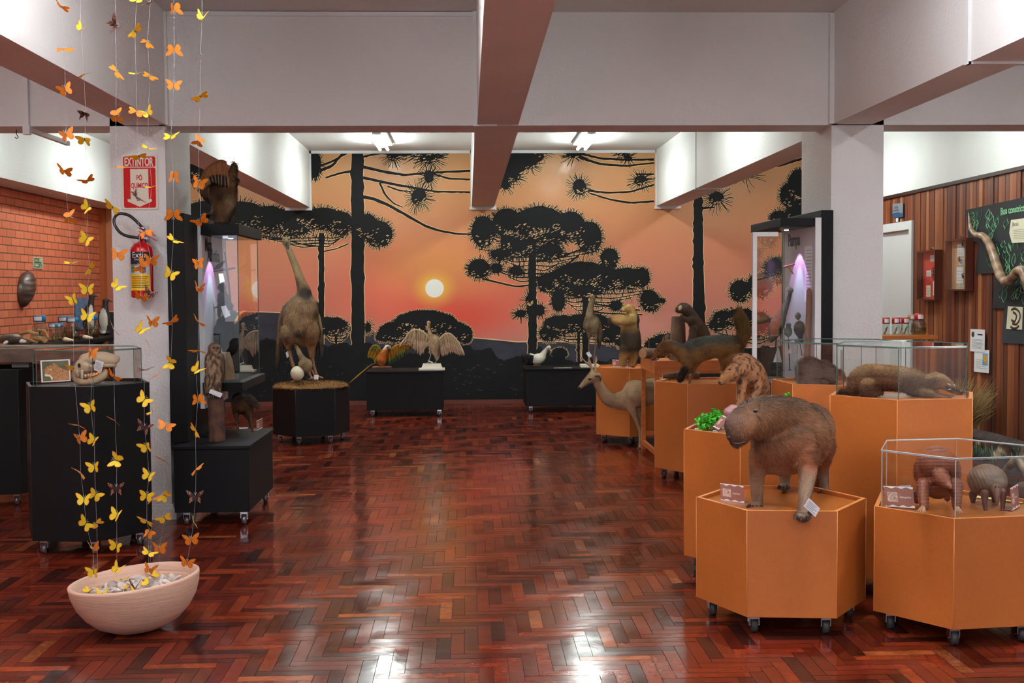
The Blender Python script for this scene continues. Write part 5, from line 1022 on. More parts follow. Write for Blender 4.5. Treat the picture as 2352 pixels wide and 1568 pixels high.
wing('wing', A, [(510,410,0),(560,350,-.02),(620,330,-.02),(700,335,-.02)], [(520,500,.0),(570,480,.0),(650,430,.0),(745,350,.0)], 16, 9, [rgb(64,84,60),rgb(150,124,34),rgb(170,110,30)], t)
mb = MB()
for k in range(7): feather(mb, A.p(380+k*4,490,.0), A.p(190+k*26,650-k*22,.02+.004*k), A.m(8), [rgb(132,96,34),rgb(60,96,96),rgb(100,90,40)][k%3], (0,-1,0))
obj('tail', mb, FEAM, t)
mb = MB(); A.chain([(515,355,-.09,13),(522,370,-.10,11),(516,386,-.10,5)],mb=mb); obj('beak', mb, HORN, t); mb = MB(); A.ball(500,350,-.085,4,4,4,mb=mb); obj('eye', mb, EYEM, t)
mb = MB(); A.chain([(385,518,-.02,8),(460,516,-.03,10),(535,518,-.02,8)],mb=mb); obj('perch', mb, mat('perch_wood', rgb(150,90,54), .6), t); legs(A, t, [[(445,495,-.02),(445,508,-.03)],[(480,495,-.02),(480,508,-.03)]], 5, HORN)
# spread-winged bird
A = AN(750,700,3.618,14.15); t = thing('stuffed_wading_bird','pale pinkish stuffed bird with wings spread on a white stand','animal',tuple(A.p(890,500,0)))
A.ball(895,320,0,48,72,48); A.chain([(885,300,0,34),(870,260,-.02,20),(855,220,-.03,13),(850,180,-.03,12),(850,150,-.03,14)]); A.ball(850,150,-.03,16,18,15); A.chain([(895,370,0,30),(915,420,.03,22),(918,440,.03,18)])
organic('body', A.mb, .008, feac(rgb(196,168,132),rgb(160,134,104)), t, FEAM, fur=dict(n=8000,L=.02,w=.002,flow=(0,0,-1),lift=.1))
wing('wing', A, [(865,300,0),(820,240,0),(770,210,0),(710,215,0),(665,260,0)], [(835,350,0),(800,380,0),(775,420,0),(690,340,0),(600,350,0)], 20, 10, [rgb(186,150,128),rgb(200,172,144),rgb(176,148,116)], t)
wing('wing', A, [(930,300,0),(975,250,0),(1020,240,0),(1060,270,0),(1100,320,0)], [(960,430,0),(1000,420,0),(1050,400,0),(1100,420,0),(1150,420,0)], 18, 10, [rgb(186,150,128),rgb(204,176,148),rgb(180,152,120)], t)
mb = MB(); A.chain([(845,160,-.06,7),(838,180,-.08,5),(830,192,-.085,8)],mb=mb,flat=.5); obj('bill', mb, BEAK, t); mb = MB(); A.ball(843,150,-.055,3,3,3,mb=mb); obj('eye', mb, EYEM, t)
legs(A, t, [[(868,380,-.02),(865,420,-.02),(845,478,-.03)],[(935,380,-.01),(935,430,-.01),(902,480,-.03)]], 4.5, mat('grey_leg', rgb(120,100,90), .5))
b0 = A.p(875,510,0); mb = MB(); z0 = .546; mb.b2((b0[0]-.155,14.08,z0),(b0[0]+.155,14.26,z0+.02)); mb.add([(b0[0]-.125,14.1,z0+.021),(b0[0]+.125,14.1,z0+.021),(b0[0]+.125,14.24,z0+.021),(b0[0]-.125,14.24,z0+.021),(b0[0]-.105,14.115,z0+.075),(b0[0]+.105,14.115,z0+.075),(b0[0]+.105,14.225,z0+.075),(b0[0]-.105,14.225,z0+.075)],[(0,1,5,4),(1,2,6,5),(2,3,7,6),(3,0,4,7),(4,5,6,7)])
o = obj('plaster_stand', mb, mat('white_stand', rgb(232,226,208), .5)); tag(o,'stepped white stand under the spread-winged pale bird','stand')
ptag(A,'white tag at the feet of the spread-winged pale bird',[(848,460),(885,475),(880,484),(843,468)],-.06,0)
# duck
A = AN(750,700,3.618,14.5); t = thing('stuffed_duck','stuffed duck with white breast and black back on the right bench','animal',tuple(A.p(1730,505,0)))
A.ball(1755,450,0,62,45,48,-.35); A.chain([(1790,430,0,34),(1810,395,-.01,22),(1830,365,-.02,15),(1845,352,-.03,15)]); A.ball(1848,352,-.03,20,16,17); A.ball(1690,450,.02,62,48,52,.1); A.chain([(1660,440,.03,34),(1640,420,.03,20)])
def dkc(P,N): q = pxy(P); X = (q[:,0]-750)*3.618; Y = (q[:,1]-700)*3.618; w_ = np.clip((X-(1700+ .25*(Y-430)))/10,0,1); c = mixc(rgb(24,22,24), rgb(224,216,200), w_); return mixc(c, rgb(60,60,56), (vnoise(P,120,4)>.55)*(X>1820)*.7)
organic('body', A.mb, .008, dkc, t, FEAM, fur=dict(n=7000,L=.016,w=.0018,flow=(-1,0,-.4),lift=.08))
mb = MB(); A.chain([(1855,362,-.06,7),(1862,382,-.075,5)],mb=mb,flat=.6); obj('bill', mb, BEAK, t); wing('wing', A, [(1720,425,-.06),(1690,420,-.07),(1660,410,-.06)], [(1700,490,-.06),(1650,490,-.06),(1632,450,-.04)], 8, 9, [rgb(30,28,30),rgb(40,36,36)], t)
legs(A, t, [[(1735,480,0),(1735,500,-.01)],[(1760,480,.03),(1760,500,.02)]], 5, BEAK)
mb = MB(); a_ = A.p(1885,524,-.1); b_ = A.p(2035,521,-.1); mb.b2((a_[0],14.34,.541),(b_[0],14.37,.5435)); o = obj('card_strip', mb, CREAM); tag(o,'flat cream card strip lying on the right bench beside the duck','card')
# seriema
A = AN(1300,650,3.92,14.5); t = thing('stuffed_seriema','long-legged brown-grey stuffed bird with hooked beak behind the deer','animal',tuple(A.p(240,735,0)))
A.ball(240,370,0,66,88,60); A.chain([(225,330,0,48),(215,270,-.01,32),(225,200,-.02,24),(238,150,-.03,20),(240,130,-.03,20)]); A.ball(240,128,-.03,24,20,20); A.chain([(210,440,0,22),(208,490,0,11)]); A.chain([(265,440,0,22),(270,490,0,11)])
organic('body', A.mb, .009, feac(rgb(150,128,96),rgb(104,84,60),30), t, FEAM, fur=dict(n=9000,L=.03,w=.0024,flow=(0,0,-1),lift=.1,jit=.3))
wing('wing', A, [(280,310,-.02),(300,350,0),(315,400,.02)], [(275,470,.02),(300,600,.05),(325,480,.06)], 8, 12, [rgb(60,50,42),rgb(100,82,60)], t); wing('wing', A, [(180,310,-.02),(168,350,0),(165,400,.02)], [(195,460,.0),(185,450,.02),(170,430,.03)], 6, 12, [rgb(96,76,56),rgb(120,100,74)], t)
mb = MB(); A.chain([(225,122,-.06,8),(208,115,-.07,4)],mb=mb); obj('beak', mb, mat('red_beak', rgb(176,96,50), .4), t); mb = MB(); A.ball(236,118,-.075,4,4,4,mb=mb); obj('eye', mb, EYEM, t)
legs(A, t, [[(208,485,0),(205,590,0),(212,640,0),(200,722,-.02)],[(270,485,0),(262,590,0),(255,650,0),(250,722,-.01)]], 6, LEGM)
b0 = A.p(210,742,0); mb = MB(); mb.b2((b0[0]-.11,14.42,.541),(b0[0]+.11,14.6,.575)); o = obj('plaster_stand', mb, bpy.data.materials['white_stand']); tag(o,'flat white stand under the long-legged bird behind the deer','stand')
ptag(A,'white tag hanging on the leg of the long-legged bird',[(180,630),(207,615),(235,655),(208,672)],-.04,2)
# owl on stump
A = AN(400,700,3.92,7.82); zt = .519; sx_ = A.p(375,1000,0); 
b = atz(400+385/3.92,700+1222/3.92,zt); log('tree_stump','tall bark-covered stump carrying the streaked owl on the low black plinth',[b,[b[0],b[1],A.p(375,1000,b[1]-7.82)[2]],[A.p(372,840,b[1]-7.82)[0],b[1],A.p(372,825,b[1]-7.82)[2]]],[.054,.053,.052],bark=mat('owl_stump_bark', rgb(84,54,40), .9, noise=(22,.35,1.5,(1,1,.7)), bump=(30,1)))
A = AN(400,700,3.92,b[1]); t = thing('streaked_owl','brown and cream streaked stuffed owl perched on the tall bark stump','animal',tuple(A.p(370,820,0)))
A.ball(365,560,0,88,170,80,-.08); A.ball(370,510,0,82,110,78); A.ball(362,395,-.01,60,58,56); A.chain([(340,660,.01,66),(310,740,.03,44),(285,790,.05,26)]); A.chain([(390,690,-.02,36),(400,760,-.03,26)]); A.chain([(350,700,-.02,36),(340,770,-.03,26)])
def owlc(P,N):
    q = pxy(P); X = (q[:,0]-400)*3.92; Y = (q[:,1]-700)*3.92; s = vnoise(np.stack([P[:,0]*1.0,P[:,1]*1.0,P[:,2]*.32],1),230,5); c = mixc(rgb(152,126,98), rgb(74,52,38), np.clip(s*1.6+.4,0,1)); c = mixc(c, rgb(126,98,74), (430-Y)/20); r_ = np.hypot(X-372,(Y-395)*1.0); c = mixc(c, rgb(66,46,36), np.clip(1-abs(r_-50)/9,0,1)*(Y<450)); return c
organic('body', A.mb, .0055, owlc, t, FEAM, fur=dict(n=14000,L=.016,w=.0018,flow=(0,0,-1),lift=.1,jit=.25,mask=lambda B:(pxy(B)[:,1]>812)*.8+.2))
mb = MB(); A.ball(358,382,-.105,13,12,8,mb=mb); obj('eye', mb, EYEM, t); mb = MB(); A.ball(392,385,-.10,11,12,8,mb=mb); obj('eye', mb, EYEM, t)
mb = MB(); A.chain([(378,398,-.11,7),(380,412,-.12,3)],mb=mb); obj('beak', mb, HORN, t)
mb = MB()
for x in (345,400):
    for k in (-12,0,12): A.chain([(x+k,795,-.04,8),(x+k*1.6,820,-.065,7),(x+k*1.8,835,-.06,3)],mb=mb,n=6)
obj('talons', mb, HORN, t)
ptag(A,'white tag at the feet of the streaked owl',[(330,757),(437,797),(415,835),(312,792)],-.10,3)
# bird of prey on the showcase
A = AN(400,330,3.92,8.5); t = thing('bird_of_prey','brown stuffed bird of prey with raised barred wing on top of the showcase','animal',tuple(A.p(430,705,0)))
A.ball(450,560,0,95,125,90); A.ball(430,440,.02,115,130,85); A.ball(500,420,-.02,60,95,60); A.ball(525,330,-.03,48,52,46); A.chain([(415,620,.0,70),(410,680,.0,48)]); A.chain([(480,620,.0,44),(465,690,-.02,30)]); A.ball(500,500,-.03,60,80,60)
A.chain([(525,300,-.03,26),(535,240,-.02,30),(538,190,-.02,22),(535,160,-.02,8)])
def bpc(P,N): q = pxy(P); X = (q[:,0]-400)*3.92; Y = (q[:,1]-330)*3.92; c = mixc(rgb(128,90,58), rgb(72,48,34), vnoise(P,30,7)+.25); c = mixc(c, rgb(176,150,120), np.clip((X-450)/60,0,1)*np.clip((Y-400)/100,0,1)*np.clip(vnoise(P,50,3)+.4,0,1)); return c*sc_noise(P,.2,60)
organic('body', A.mb, .009, bpc, t, FEAM, fur=dict(n=22000,L=.03,w=.0026,flow=(0,0,-1),lift=.25,mess=.25,jit=.35))
A3 = AN(440,350,5.27,8.5); RT = cat(np.array([A3.p(x,y,-.07) for x,y in ((118,340),(150,240),(215,170),(300,118),(370,104),(420,125))]),5); TP = cat(np.array([A3.p(x,y,-.085) for x,y in ((130,470),(200,400),(262,370),(318,390),(375,410),(448,440))]),5); mb = MB()
for k in range(len(RT)):
    for l in range(2):
        a, b_ = RT[k]+[0,-.004*l-.001*(k%2),0], RT[k]+(TP[k]-RT[k])*(1-.42*l)+[0,-.004*l,0]; u = k/len(RT)
        if l: feather(mb, a, b_, A3.m(19), np.array(rgb(146,92,54))*rng.uniform(.75,1.15), (0,-1,0))
        else: feather(mb, a, b_, A3.m(20), np.array(rgb(34,24,20) if (u > .25 and k%3 != 1) else rgb(150,112,76))*rng.uniform(.8,1.1), (0,-1,0))
mb.tube(RT, A3.m(16), 8, 0, True, True, rgb(120,76,46)); obj('raised_wing', mb, FEAM, t)
wing('wing', A, [(300,330,-.02),(270,380,0),(240,400,.02)], [(330,560,-.02),(280,520,0),(205,420,.03)], 9, 15, [rgb(60,42,32),rgb(110,78,52)], t); wing('tail', A, [(340,620,0),(300,640,0)], [(270,700,.04),(240,640,.05)], 6, 13, [rgb(40,30,26),rgb(70,50,38)], t, layers=1)
mb = MB(); A.chain([(570,315,-.06,12),(588,330,-.08,8),(585,348,-.085,4)],mb=mb); A.chain([(565,350,-.06,8),(578,358,-.07,5)],mb=mb); obj('beak', mb, HORN, t); mb = MB(); A.ball(530,325,-.115,12,12,8,mb=mb); obj('eye', mb, EYEM, t)
legs(A, t, [[(420,680,-.02),(418,702,-.03)],[(465,685,-.03),(465,702,-.05)]], 9, HORN)
# inside the left showcase
A = AN(400,330,3.92,8.5); 
mb = MB(); A.chain([(455,980,0,6),(470,1080,0,7),(490,1250,0,9),(505,1420,0,10),(520,1600,0,12),(510,2030,0,16)],mb=mb); A.chain([(320,1150,-.02,8),(400,1138,0,11),(480,1128,0,9),(545,1118,.02,8)],mb=mb); A.chain([(345,1495,-.02,4),(370,1475,0,5),(400,1470,0,5),(510,1480,0,6)],mb=mb); o = obj('branching_stem', mb, mat('dark_bark', rgb(40,28,24), .9)); tag(o,'dark bare branching stem inside the left showcase','branch')
t = thing('small_dark_bird','small dark stuffed bird on the upper twig inside the left showcase','animal',tuple(A.p(400,1130,0))); mb = A.mb; A.ball(405,1100,0,42,20,20,-.6); A.ball(445,1062,0,16,15,15); A.chain([(375,1115,0,10),(350,1140,0,6)]); organic('body', mb, .005, feac(rgb(34,28,28),rgb(20,18,20)), t, FEAM); mb = MB(); A.chain([(455,1055,0,5),(468,1040,0,2)],mb=mb); obj('beak', mb, HORN, t)
A = AN(400,330,3.92,8.45); t = thing('small_monkey','black shaggy stuffed animal clinging to the stem inside the left showcase','animal',tuple(A.p(450,1480,0))); A.ball(440,1400,0,42,75,40); A.ball(430,1290,0,26,30,24); A.ball(500,1460,-.02,26,22,22); A.chain([(410,1450,0,16),(405,1540,0,12)]); organic('body', A.mb, .007, feac(rgb(36,32,40),rgb(20,18,24)), t, FURM, fur=dict(n=9000,L=.022,w=.0014,flow=(0,0,-1),lift=.3,mess=.3))
ptag(A,'white tag hanging below the small dark bird in the left showcase',[(400,1170),(440,1168),(455,1240),(412,1255)],-.03,0); ptag(A,'white tag hanging on the black shaggy animal in the left showcase',[(420,1465),(465,1455),(510,1545),(455,1570)],-.06,0)
A = AN(400,700,3.92,8.5); t = thing('dark_green_bird','large dark green stuffed bird low inside the left showcase','animal',tuple(A.p(470,520,0))); A.ball(470,250,0,110,120,80); A.ball(500,350,.0,70,100,60); A.chain([(440,160,0,50),(500,110,0,40),(545,90,-.01,28)]); A.chain([(430,230,-.03,50),(380,300,-.02,34),(355,330,0,16)]); organic('body', A.mb, .009, feac(rgb(20,40,38),rgb(16,20,22)), t, FEAM, fur=dict(n=11000,L=.03,w=.0024,flow=(-.4,0,-1),lift=.15)); mb = MB(); A.chain([(545,170,-.05,7),(560,140,-.05,12),(600,80,-.04,13),(640,60,-.03,9)],mb=mb); obj('bill', mb, mat('orange_bill', rgb(214,140,40), .4), t); legs(A, t, [[(480,440,0),(480,640,0)]], 6, HORN)
b = A.p(490,665,-.1); log('sawn_log','short brown log stump standing on the base slab of the left showcase',[[b[0],8.35,ZB2+.001],[b[0]-.005,8.35,(ZB2+A.p(480,430,-.15)[2])/2],[b[0]-.015,8.35,A.p(470,430,-.15)[2]]],[.058,.05,.036],bark=mat('smooth_bark', rgb(132,104,76), .8, noise=(20,.7,1.2,I1)))
# inside the Pampa showcase
A = AN(1700,450,3.486,8.14); t = thing('long_necked_bird','greenish long-necked stuffed bird inside the right showcase','animal',tuple(A.p(300,1290,0))); A.chain([(405,745,0,18),(400,780,0,14),(385,830,0,17),(360,890,0,26),(330,950,0,40),(300,1020,0,55),(275,1090,0,48),(255,1140,0,24)]); A.ball(400,745,0,26,14,16); organic('body', A.mb, .007, feac(rgb(118,112,88),rgb(82,74,54)), t, FEAM, fur=dict(n=8000,L=.02,w=.002,flow=(-.4,0,-1),lift=.1)); legs(A, t, [[(300,1060,0),(285,1200,0),(282,1390,0)],[(320,1060,.02),(325,1200,.02),(335,1390,.02)]], 5, HORN)
A = AN(1700,450,3.486,7.835); 
b = A.p(548,1000,0); mb = MB(); A.chain([(553,760,0,23),(547,1000,0,24),(538,1290,0,25),(535,1370,0,25)],mb=mb); o = obj('upright_post', mb, mat('post_wood', rgb(138,88,56), .8, noise=(20,.6,1.2,(1,1,.4)))); tag(o,'upright brown wooden post inside the right showcase','post')
A = AN(1700,450,3.486,8.08); t = thing('crested_bird','crested brown stuffed bird beside the post in the right showcase','animal',tuple(A.p(470,1130,0))); A.ball(475,1060,-.06,44,60,40); A.ball(463,960,-.06,22,26,22); A.chain([(460,945,-.06,10),(470,925,-.06,4)]); A.chain([(480,1110,-.06,22),(485,1160,-.05,12)]); organic('body', A.mb, .006, feac(rgb(120,96,64),rgb(56,46,40)), t, FEAM, fur=dict(n=5000,L=.014,w=.0016,flow=(0,0,-1),lift=.1)); legs(A, t, [[(470,1130,-.06),(495,1270,-.06)]], 4, HORN)
A = AN(1700,450,3.486,8.16); t = thing('small_green_bird','small greenish stuffed bird left of the crested bird in the right showcase','animal',tuple(A.p(385,1130,0))); A.ball(385,1085,-.05,34,45,30); A.ball(388,1030,-.06,22,20,20); organic('body', A.mb, .006, feac(rgb(96,108,88),rgb(64,72,58)), t, FEAM); legs(A, t, [[(385,1110,-.05),(398,1390,-.05)]], 4, HORN)
A = AN(1700,450,3.486,8.05); mb = MB(); A.chain([(350,570,0,8),(390,560,-.02,9),(430,548,-.03,8)],mb=mb); A.chain([(385,565,-.02,7),(405,595,-.03,7),(425,620,-.03,6)],mb=mb); o = obj('orange_twig', mb, mat('orange_twig', rgb(160,84,46), .7)); tag(o,'forked orange-brown twig in the upper part of the right showcase','twig')
for (x,y,w_,h_,lb) in ((300,1270,36,60,'white paper triangle left at the bottom of the right showcase'),(395,1240,22,20,'small pale card under the green bird in the right showcase')): ptag(A,lb,[(x,y-h_),(x+6,y-h_),(x+w_,y+h_),(x-w_,y+h_)],.05,0)
# ================================================================== left side: skull case, shelf with jars
A = AN(0,750,3.92,7.05); t = thing('big_cat_skull','large pale carnivore skull with long fangs inside the left glass case','skull',tuple(A.p(850,520,0)))
A.ball(960,300,.02,105,60,70,.1); A.chain([(760,290,0,48),(850,280,0,58),(950,285,.02,60),(1050,290,.03,34)]); A.chain([(720,340,-.02,44),(700,400,-.02,48),(680,430,-.02,34)]); A.ball(760,370,-.01,70,60,55); A.chain([(820,360,-.09,20),(900,350,-.13,20),(980,350,-.10,20),(1030,350,-.04,22)]); A.chain([(820,360,.09,20),(900,350,.13,20),(980,350,.10,20),(1030,350,.05,22)])
organic('cranium', A.mb, .006, lambda P,N: mixc(rgb(204,182,150), rgb(168,140,106), vnoise(P,40,2)*.6), t, mat('bone_tint', (1,1,1), .5, tint=True)); A.mb = MB()
A.chain([(665,440,-.03,26),(700,490,-.04,30),(780,500,-.07,28),(870,480,-.09,34),(930,440,-.10,36),(950,400,-.10,20)]); A.chain([(665,440,.03,26),(700,490,.04,30),(800,500,.06,28),(900,470,.08,34),(950,400,.1,24)]); A.ball(670,450,0,26,40,40)
organic('jaw', A.mb, .006, lambda P,N: mixc(rgb(206,184,152), rgb(170,144,110), vnoise(P,40,5)*.6), t, bpy.data.materials['bone_tint'])
for (x,y,d,dx,L_) in ((740,400,-.06,0,80),(722,400,.04,0,70),(700,440,-.05,-5,-60),(690,440,.03,-5,-50)): mb = MB(); A.chain([(x,y,d,13),(x+dx,y+L_*.5,d-.01,10),(x+dx-2,y+L_,d-.005,3)],mb=mb); obj('fang', mb, mat('tooth', rgb(226,212,184), .3), t)
mb = MB()
for k in range(6): A.ball(770+k*26,440-k*4,-.075,11,14,10,mb=mb)
obj('molars', mb, bpy.data.materials['tooth'], t)
mb = MB(); A.ball(712,350,-.055,13,20,14,mb=mb); A.ball(850,335,-.07,26,22,24,mb=mb); A.ball(985,360,-.03,34,24,30,mb=mb); obj('shaded_hollows', mb, mat('hollow_shade', rgb(40,28,22), .9), t)  # solid dark balls, painted shade for the skull openings and behind the jaw
ptag(A,'white tag with print lying against the big skull',[(862,295),(936,320),(910,418),(845,388)],-.16,6)
c = [A.p(362,305,-.12),A.p(628,292,-.12),A.p(634,488,-.16),A.p(374,503,-.16)]; t = thing('animal_photo','framed photo card of a spotted big cat left in the skull case','picture',tuple((c[2]+c[3])/2)); mb = MB(); n_ = np.array([0,-1,0.]); mb.quad(*c,0); mb.quad(*[q+[0,.004,0] for q in c[::-1]],0); obj('card', mb, WHITE, t)
PIC = mat('photo_backdrop', rgb(70,84,44), .4, noise=(18,.5,1.4,(1,1,.3))); C0 = sum(c)/4; U = lambda u,v,k=.001: c[0]+(c[1]-c[0])*u+(c[3]-c[0])*v+n_*k
mb = MB(); mb.quad(U(.05,.05),U(.95,.05),U(.95,.95),U(.05,.95)); obj('picture', mb, PIC, t)
SPO = mat('photo_spots', rgb(190,130,70), .5, noise=(160,.25,1.4,I1))
mb = MB()
for P_ in ([(.12,.45),(.2,.3),(.38,.22),(.46,.12),(.54,.2),(.62,.35),(.8,.45),(.95,.55),(.95,.95),(.35,.95),(.3,.75),(.15,.68)],): mb.add([U(u,v,.0018) for u,v in P_],[tuple(range(len(P_)))])
obj('cat_figure', mb, SPO, t); mb = MB(); mb.add([U(u,v,.0024) for u,v in [(.12,.62),(.3,.66),(.4,.8),(.36,.93),(.3,.75),(.14,.72)]],[tuple(range(6))]); mb.add([U(u,v,.0024) for u,v in [(.3,.42),(.38,.4),(.36,.47)]],[(0,1,2)]); obj('muzzle', mb, CREAM, t)
z_ = .951; mb = MB(); a_ = A.p(505,505,-.13); mb.b2((a_[0]-.08,a_[1]-.02,z_),(a_[0]+.08,a_[1]+.02,z_+.012)); obj('foot', mb, GREYINK, t)
# slab on the left plinth
SL = mat('rough_slab', rgb(112,94,80), .9, noise=(9,.7,1.2,(1,1,4)), bump=(20,.8)); zt = .965
mb = MB(); mb.b2((-3.9,8.55,1.0),(-2.62,9.15,1.105)); t = thing('plank_table','thick rough grey-brown slab resting on small blocks over the leftmost black plinth','slab',(-3.2,8.85,.966)); obj('slab', mb, SL, t, bevel=.012)
for x in (-3.22,-2.85): mb = MB(); mb.b2((x-.06,8.6,.966),(x+.06,8.72,.999)); obj('block', mb, mat('grey_block', rgb(120,118,112), .8), t)
A = AN(0,400,3.92,8.8); t = thing('small_turtle','small dark stuffed turtle on the rough slab at the left edge','animal',tuple(A.p(110,1520,0))); A.ball(100,1485,0,115,48,80); organic('shell', A.mb, .008, lambda P,N: mixc(rgb(92,76,54), rgb(44,36,30), vnoise(P,50,4)+.3), t, SKINM); mb = MB(); A.chain([(190,1500,-.02,20),(225,1505,-.03,14)],mb=mb); A.chain([(60,1510,-.06,16),(40,1520,-.07,12)],mb=mb); obj('head_and_foot', mb, SKINM, t)
t = thing('dried_crab','tan dried crab-like specimen with curved claws on the rough slab','specimen',tuple(A.p(300,1515,0))); 
for i,L in enumerate(([(190,1440,.05,20),(260,1420,.02,28),(330,1440,0,20)],[(250,1500,0,24),(320,1470,0,34),(400,1490,0,30)],[(340,1400,0,10),(400,1410,0,16),(430,1470,0,14)],[(300,1390,0,8),(285,1450,0,12),(300,1505,-.02,8)],[(210,1470,-.02,12),(270,1490,-.04,18),(320,1510,-.04,8)])):
    mb = MB(); A.chain(L,mb=mb,flat=.6); obj('claw' if i > 2 else 'shell', mb, mat('dried_shell%d' % i if False else 'dried_shell', rgb(178,142,92), .6, noise=(30,.6,1.25,I1)) if i == 0 else bpy.data.materials['dried_shell'], t)
# wall shelf
zs = .972; t = thing('wall_shelf','thin black shelf on the brick wall holding jars and penguins','shelf',(-4.6,13.6,zs-.04)); mb = MB(); mb.b2((XL+.001,11.9,zs-.045),(-4.22,15.28,zs-.001)); obj('board', mb, BLACK, t)
for y in (12.4,14.6): mb = MB(); mb.add([(XL+.001,y,zs-.3),(XL+.001,y,zs-.046),(-4.4,y,zs-.046),(XL+.001,y+.02,zs-.3),(XL+.001,y+.02,zs-.046),(-4.4,y+.02,zs-.046)],[(0,1,2),(5,4,3),(0,2,5,3),(1,4,5,2),(0,3,4,1)]); obj('bracket', mb, BLACK, t)
BLUE = mat('blue_lid', rgb(40,130,180), .35); JG = glassmat('jar_glass', (.80,.85,.82)); SPEC = mat('specimen', rgb(150,124,86), .6, noise=(50,.5,1.3,I1)); LIQ = glassmat('jar_liquid', (.72,.60,.30), 1.33)
def jar(label, c, w_, h_, lid, group, neck=.8, spec=SPEC, liq=None, lidh=.22):
    r_ = w_/2; t = thing('specimen_jar', label, 'jar', tuple(c), group); hb = h_*(1-lidh); mb = MB()
    mb.lathe(c, [(0,.002),(r_*.9,.002),(r_,r_*.15),(r_,hb*.72),(r_*.97,hb*.8),(r_*neck,hb*.93),(r_*neck,hb)], 24); obj('glass_body', mb, JG, t)
    mb = MB(); rl = r_*neck*1.06; mb.lathe(c, [(0,hb),(rl,hb),(rl,h_-.004),(rl-.004,h_),(0,h_)], 24, 0); obj('lid', mb, lid, t)
    mb = MB(); n_ = 8; P = []
    for i in range(n_+1): a = -2.2+1.3*i/n_; P += [(c[0]+(rl+.001)*math.cos(a),c[1]+(rl+.001)*math.sin(a),c[2]+hb+h_*lidh*.2),(c[0]+(rl+.001)*math.cos(a),c[1]+(rl+.001)*math.sin(a),c[2]+hb+h_*lidh*.8)]
    mb.add(P,[(2*i,2*i+2,2*i+3,2*i+1) for i in range(n_)]); obj('paper_label', mb, WHITE, t)
    mb = MB(); rr = np.random.default_rng(int(abs(c[1])*100)); 
    for k in range(4): p = np.array(c)+[0,0,r_*.55]; d = rr.normal(size=3)*r_*.28; mb.tube(cat([p-d,p+[0,0,hb*.18],p+d*[1,1,0]+[0,0,hb*(.25+.1*k)]],4), r_*.16, 8)
    obj('specimen', mb, spec, t)
    if liq: mb = MB(); mb.lathe(c, [(0,.004),(r_*.94,.004),(r_*.94,hb*.5),(0,hb*.5)], 20); obj('liquid', mb, liq, t)
JB = 'blue-lidded jars on the black shelf'
for i,(px,pb,pw_,ph,lb) in enumerate(((92,786,33,66,'large clear blue-lidded jar, leftmost on the shelf'),(123,784,20,44,'small blue-lidded jar just right of the leftmost large jar'),(136,782,18,43,'small blue-lidded jar, second of the touching small pair'),(148,779,26,54,'blue-lidded jar behind the small pair'),(168,782,32,52,'blue-lidded jar with yellow liquid in the middle of the shelf'),(211,778,32,52,'blue-lidded jar with coiled specimen in front of the penguins'))):
    # x distance grows along the shelf, found from the height of the base line
    c = atz(px,pb,zs) if False else None
    X_ = -4.38-(.1 if i in (3,) else 0); p = atx(px,pb,X_); d = p[1]/FPX; jar(lb, (X_,p[1],zs), pw_*d, ph*d, BLUE, JB, .78 if i in (0,4,5) else .95, SPEC, LIQ if i in (4,5) else None)
PENB = mat('penguin', (1,1,1), .6, tint=True)
for i,(cx_,ty,by,lb,tilt) in enumerate(((205,672,771,'stuffed penguin facing right, left of the pair on the black shelf',14),(240,684,768,'stuffed penguin with white belly, right of the pair at the shelf end',6))):
    X_ = -4.47 if i else -4.52; p0 = atx(cx_,by,X_); A = AN(0,0,1,p0[1]); t = thing('stuffed_penguin', lb, 'animal', (p0[0],p0[1],zs+.001), 'penguins on the shelf'); H_ = by-ty
    A.ball(cx_,by-H_*.36,0,15,H_*.36,14); A.chain([(cx_,by-H_*.55,0,11),(cx_+tilt*.3,by-H_*.75,0,7.5),(cx_+tilt*.4,by-H_*.9,0,6)]); A.ball(cx_+tilt*.45,by-H_*.92,0,8,6,6); A.ball(cx_,by-4,0,13,5,12)
    def pc(P,N,cx_=cx_,by=by,H_=H_,i=i): q = pxy(P); b = ((q[:,0]-cx_+ (4 if i else -4))**2/(11 if i else 7)**2+((q[:,1]-by+H_*.36)/(H_*.36))**2) < 1; return mixc(rgb(44,38,38), rgb(206,200,186), b*(N[:,1]<.2)*1.0)
    organic('body', A.mb, .012, pc, t, PENB); mb = MB(); s_ = 1; A.chain([(cx_+tilt*.45+7*s_,by-H_*.93,0,2.5),(cx_+tilt*.45+15*s_,by-H_*.9,0,1)],mb=mb); obj('beak', mb, HORN, t); mb = MB(); A.chain([(cx_-11,by-H_*.6,-.03,3),(cx_-13,by-H_*.35,-.05,4),(cx_-9,by-H_*.2,-.05,2)],mb=mb,flat=.5); obj('flipper', mb, HORN, t)
p = atx(192,760,-4.66); q = atx(192,684,-4.66); mb = MB(); mb.b2((-4.722,p[1]-.1,q[2]-.38),(-4.69,p[1]+.35,q[2])); o = obj('picture_card', mb, mat('sea_photo', rgb(86,130,170), .4, noise=(6,.6,1.4,(1,1,3)))); tag(o,'blue photo card leaning on the bricks behind the penguins','picture')
for px,py,lb in ((195,768,'cream seashell on the shelf in front of the penguins'),(150,782,'broken pale shell fragments at the middle front edge of the shelf')):
    X_ = -4.28; p = atx(px,py,X_); mb = MB()
    for k in range(5): mb.ell((X_+.012*k,p[1]+.02*k,zs+.03-.003*k), (.03-.004*k,.035-.005*k,.026-.003*k), 12, 8)
    o = obj('seashell', mb, mat('shell', rgb(222,196,170), .4)); tag(o, lb, 'shell')
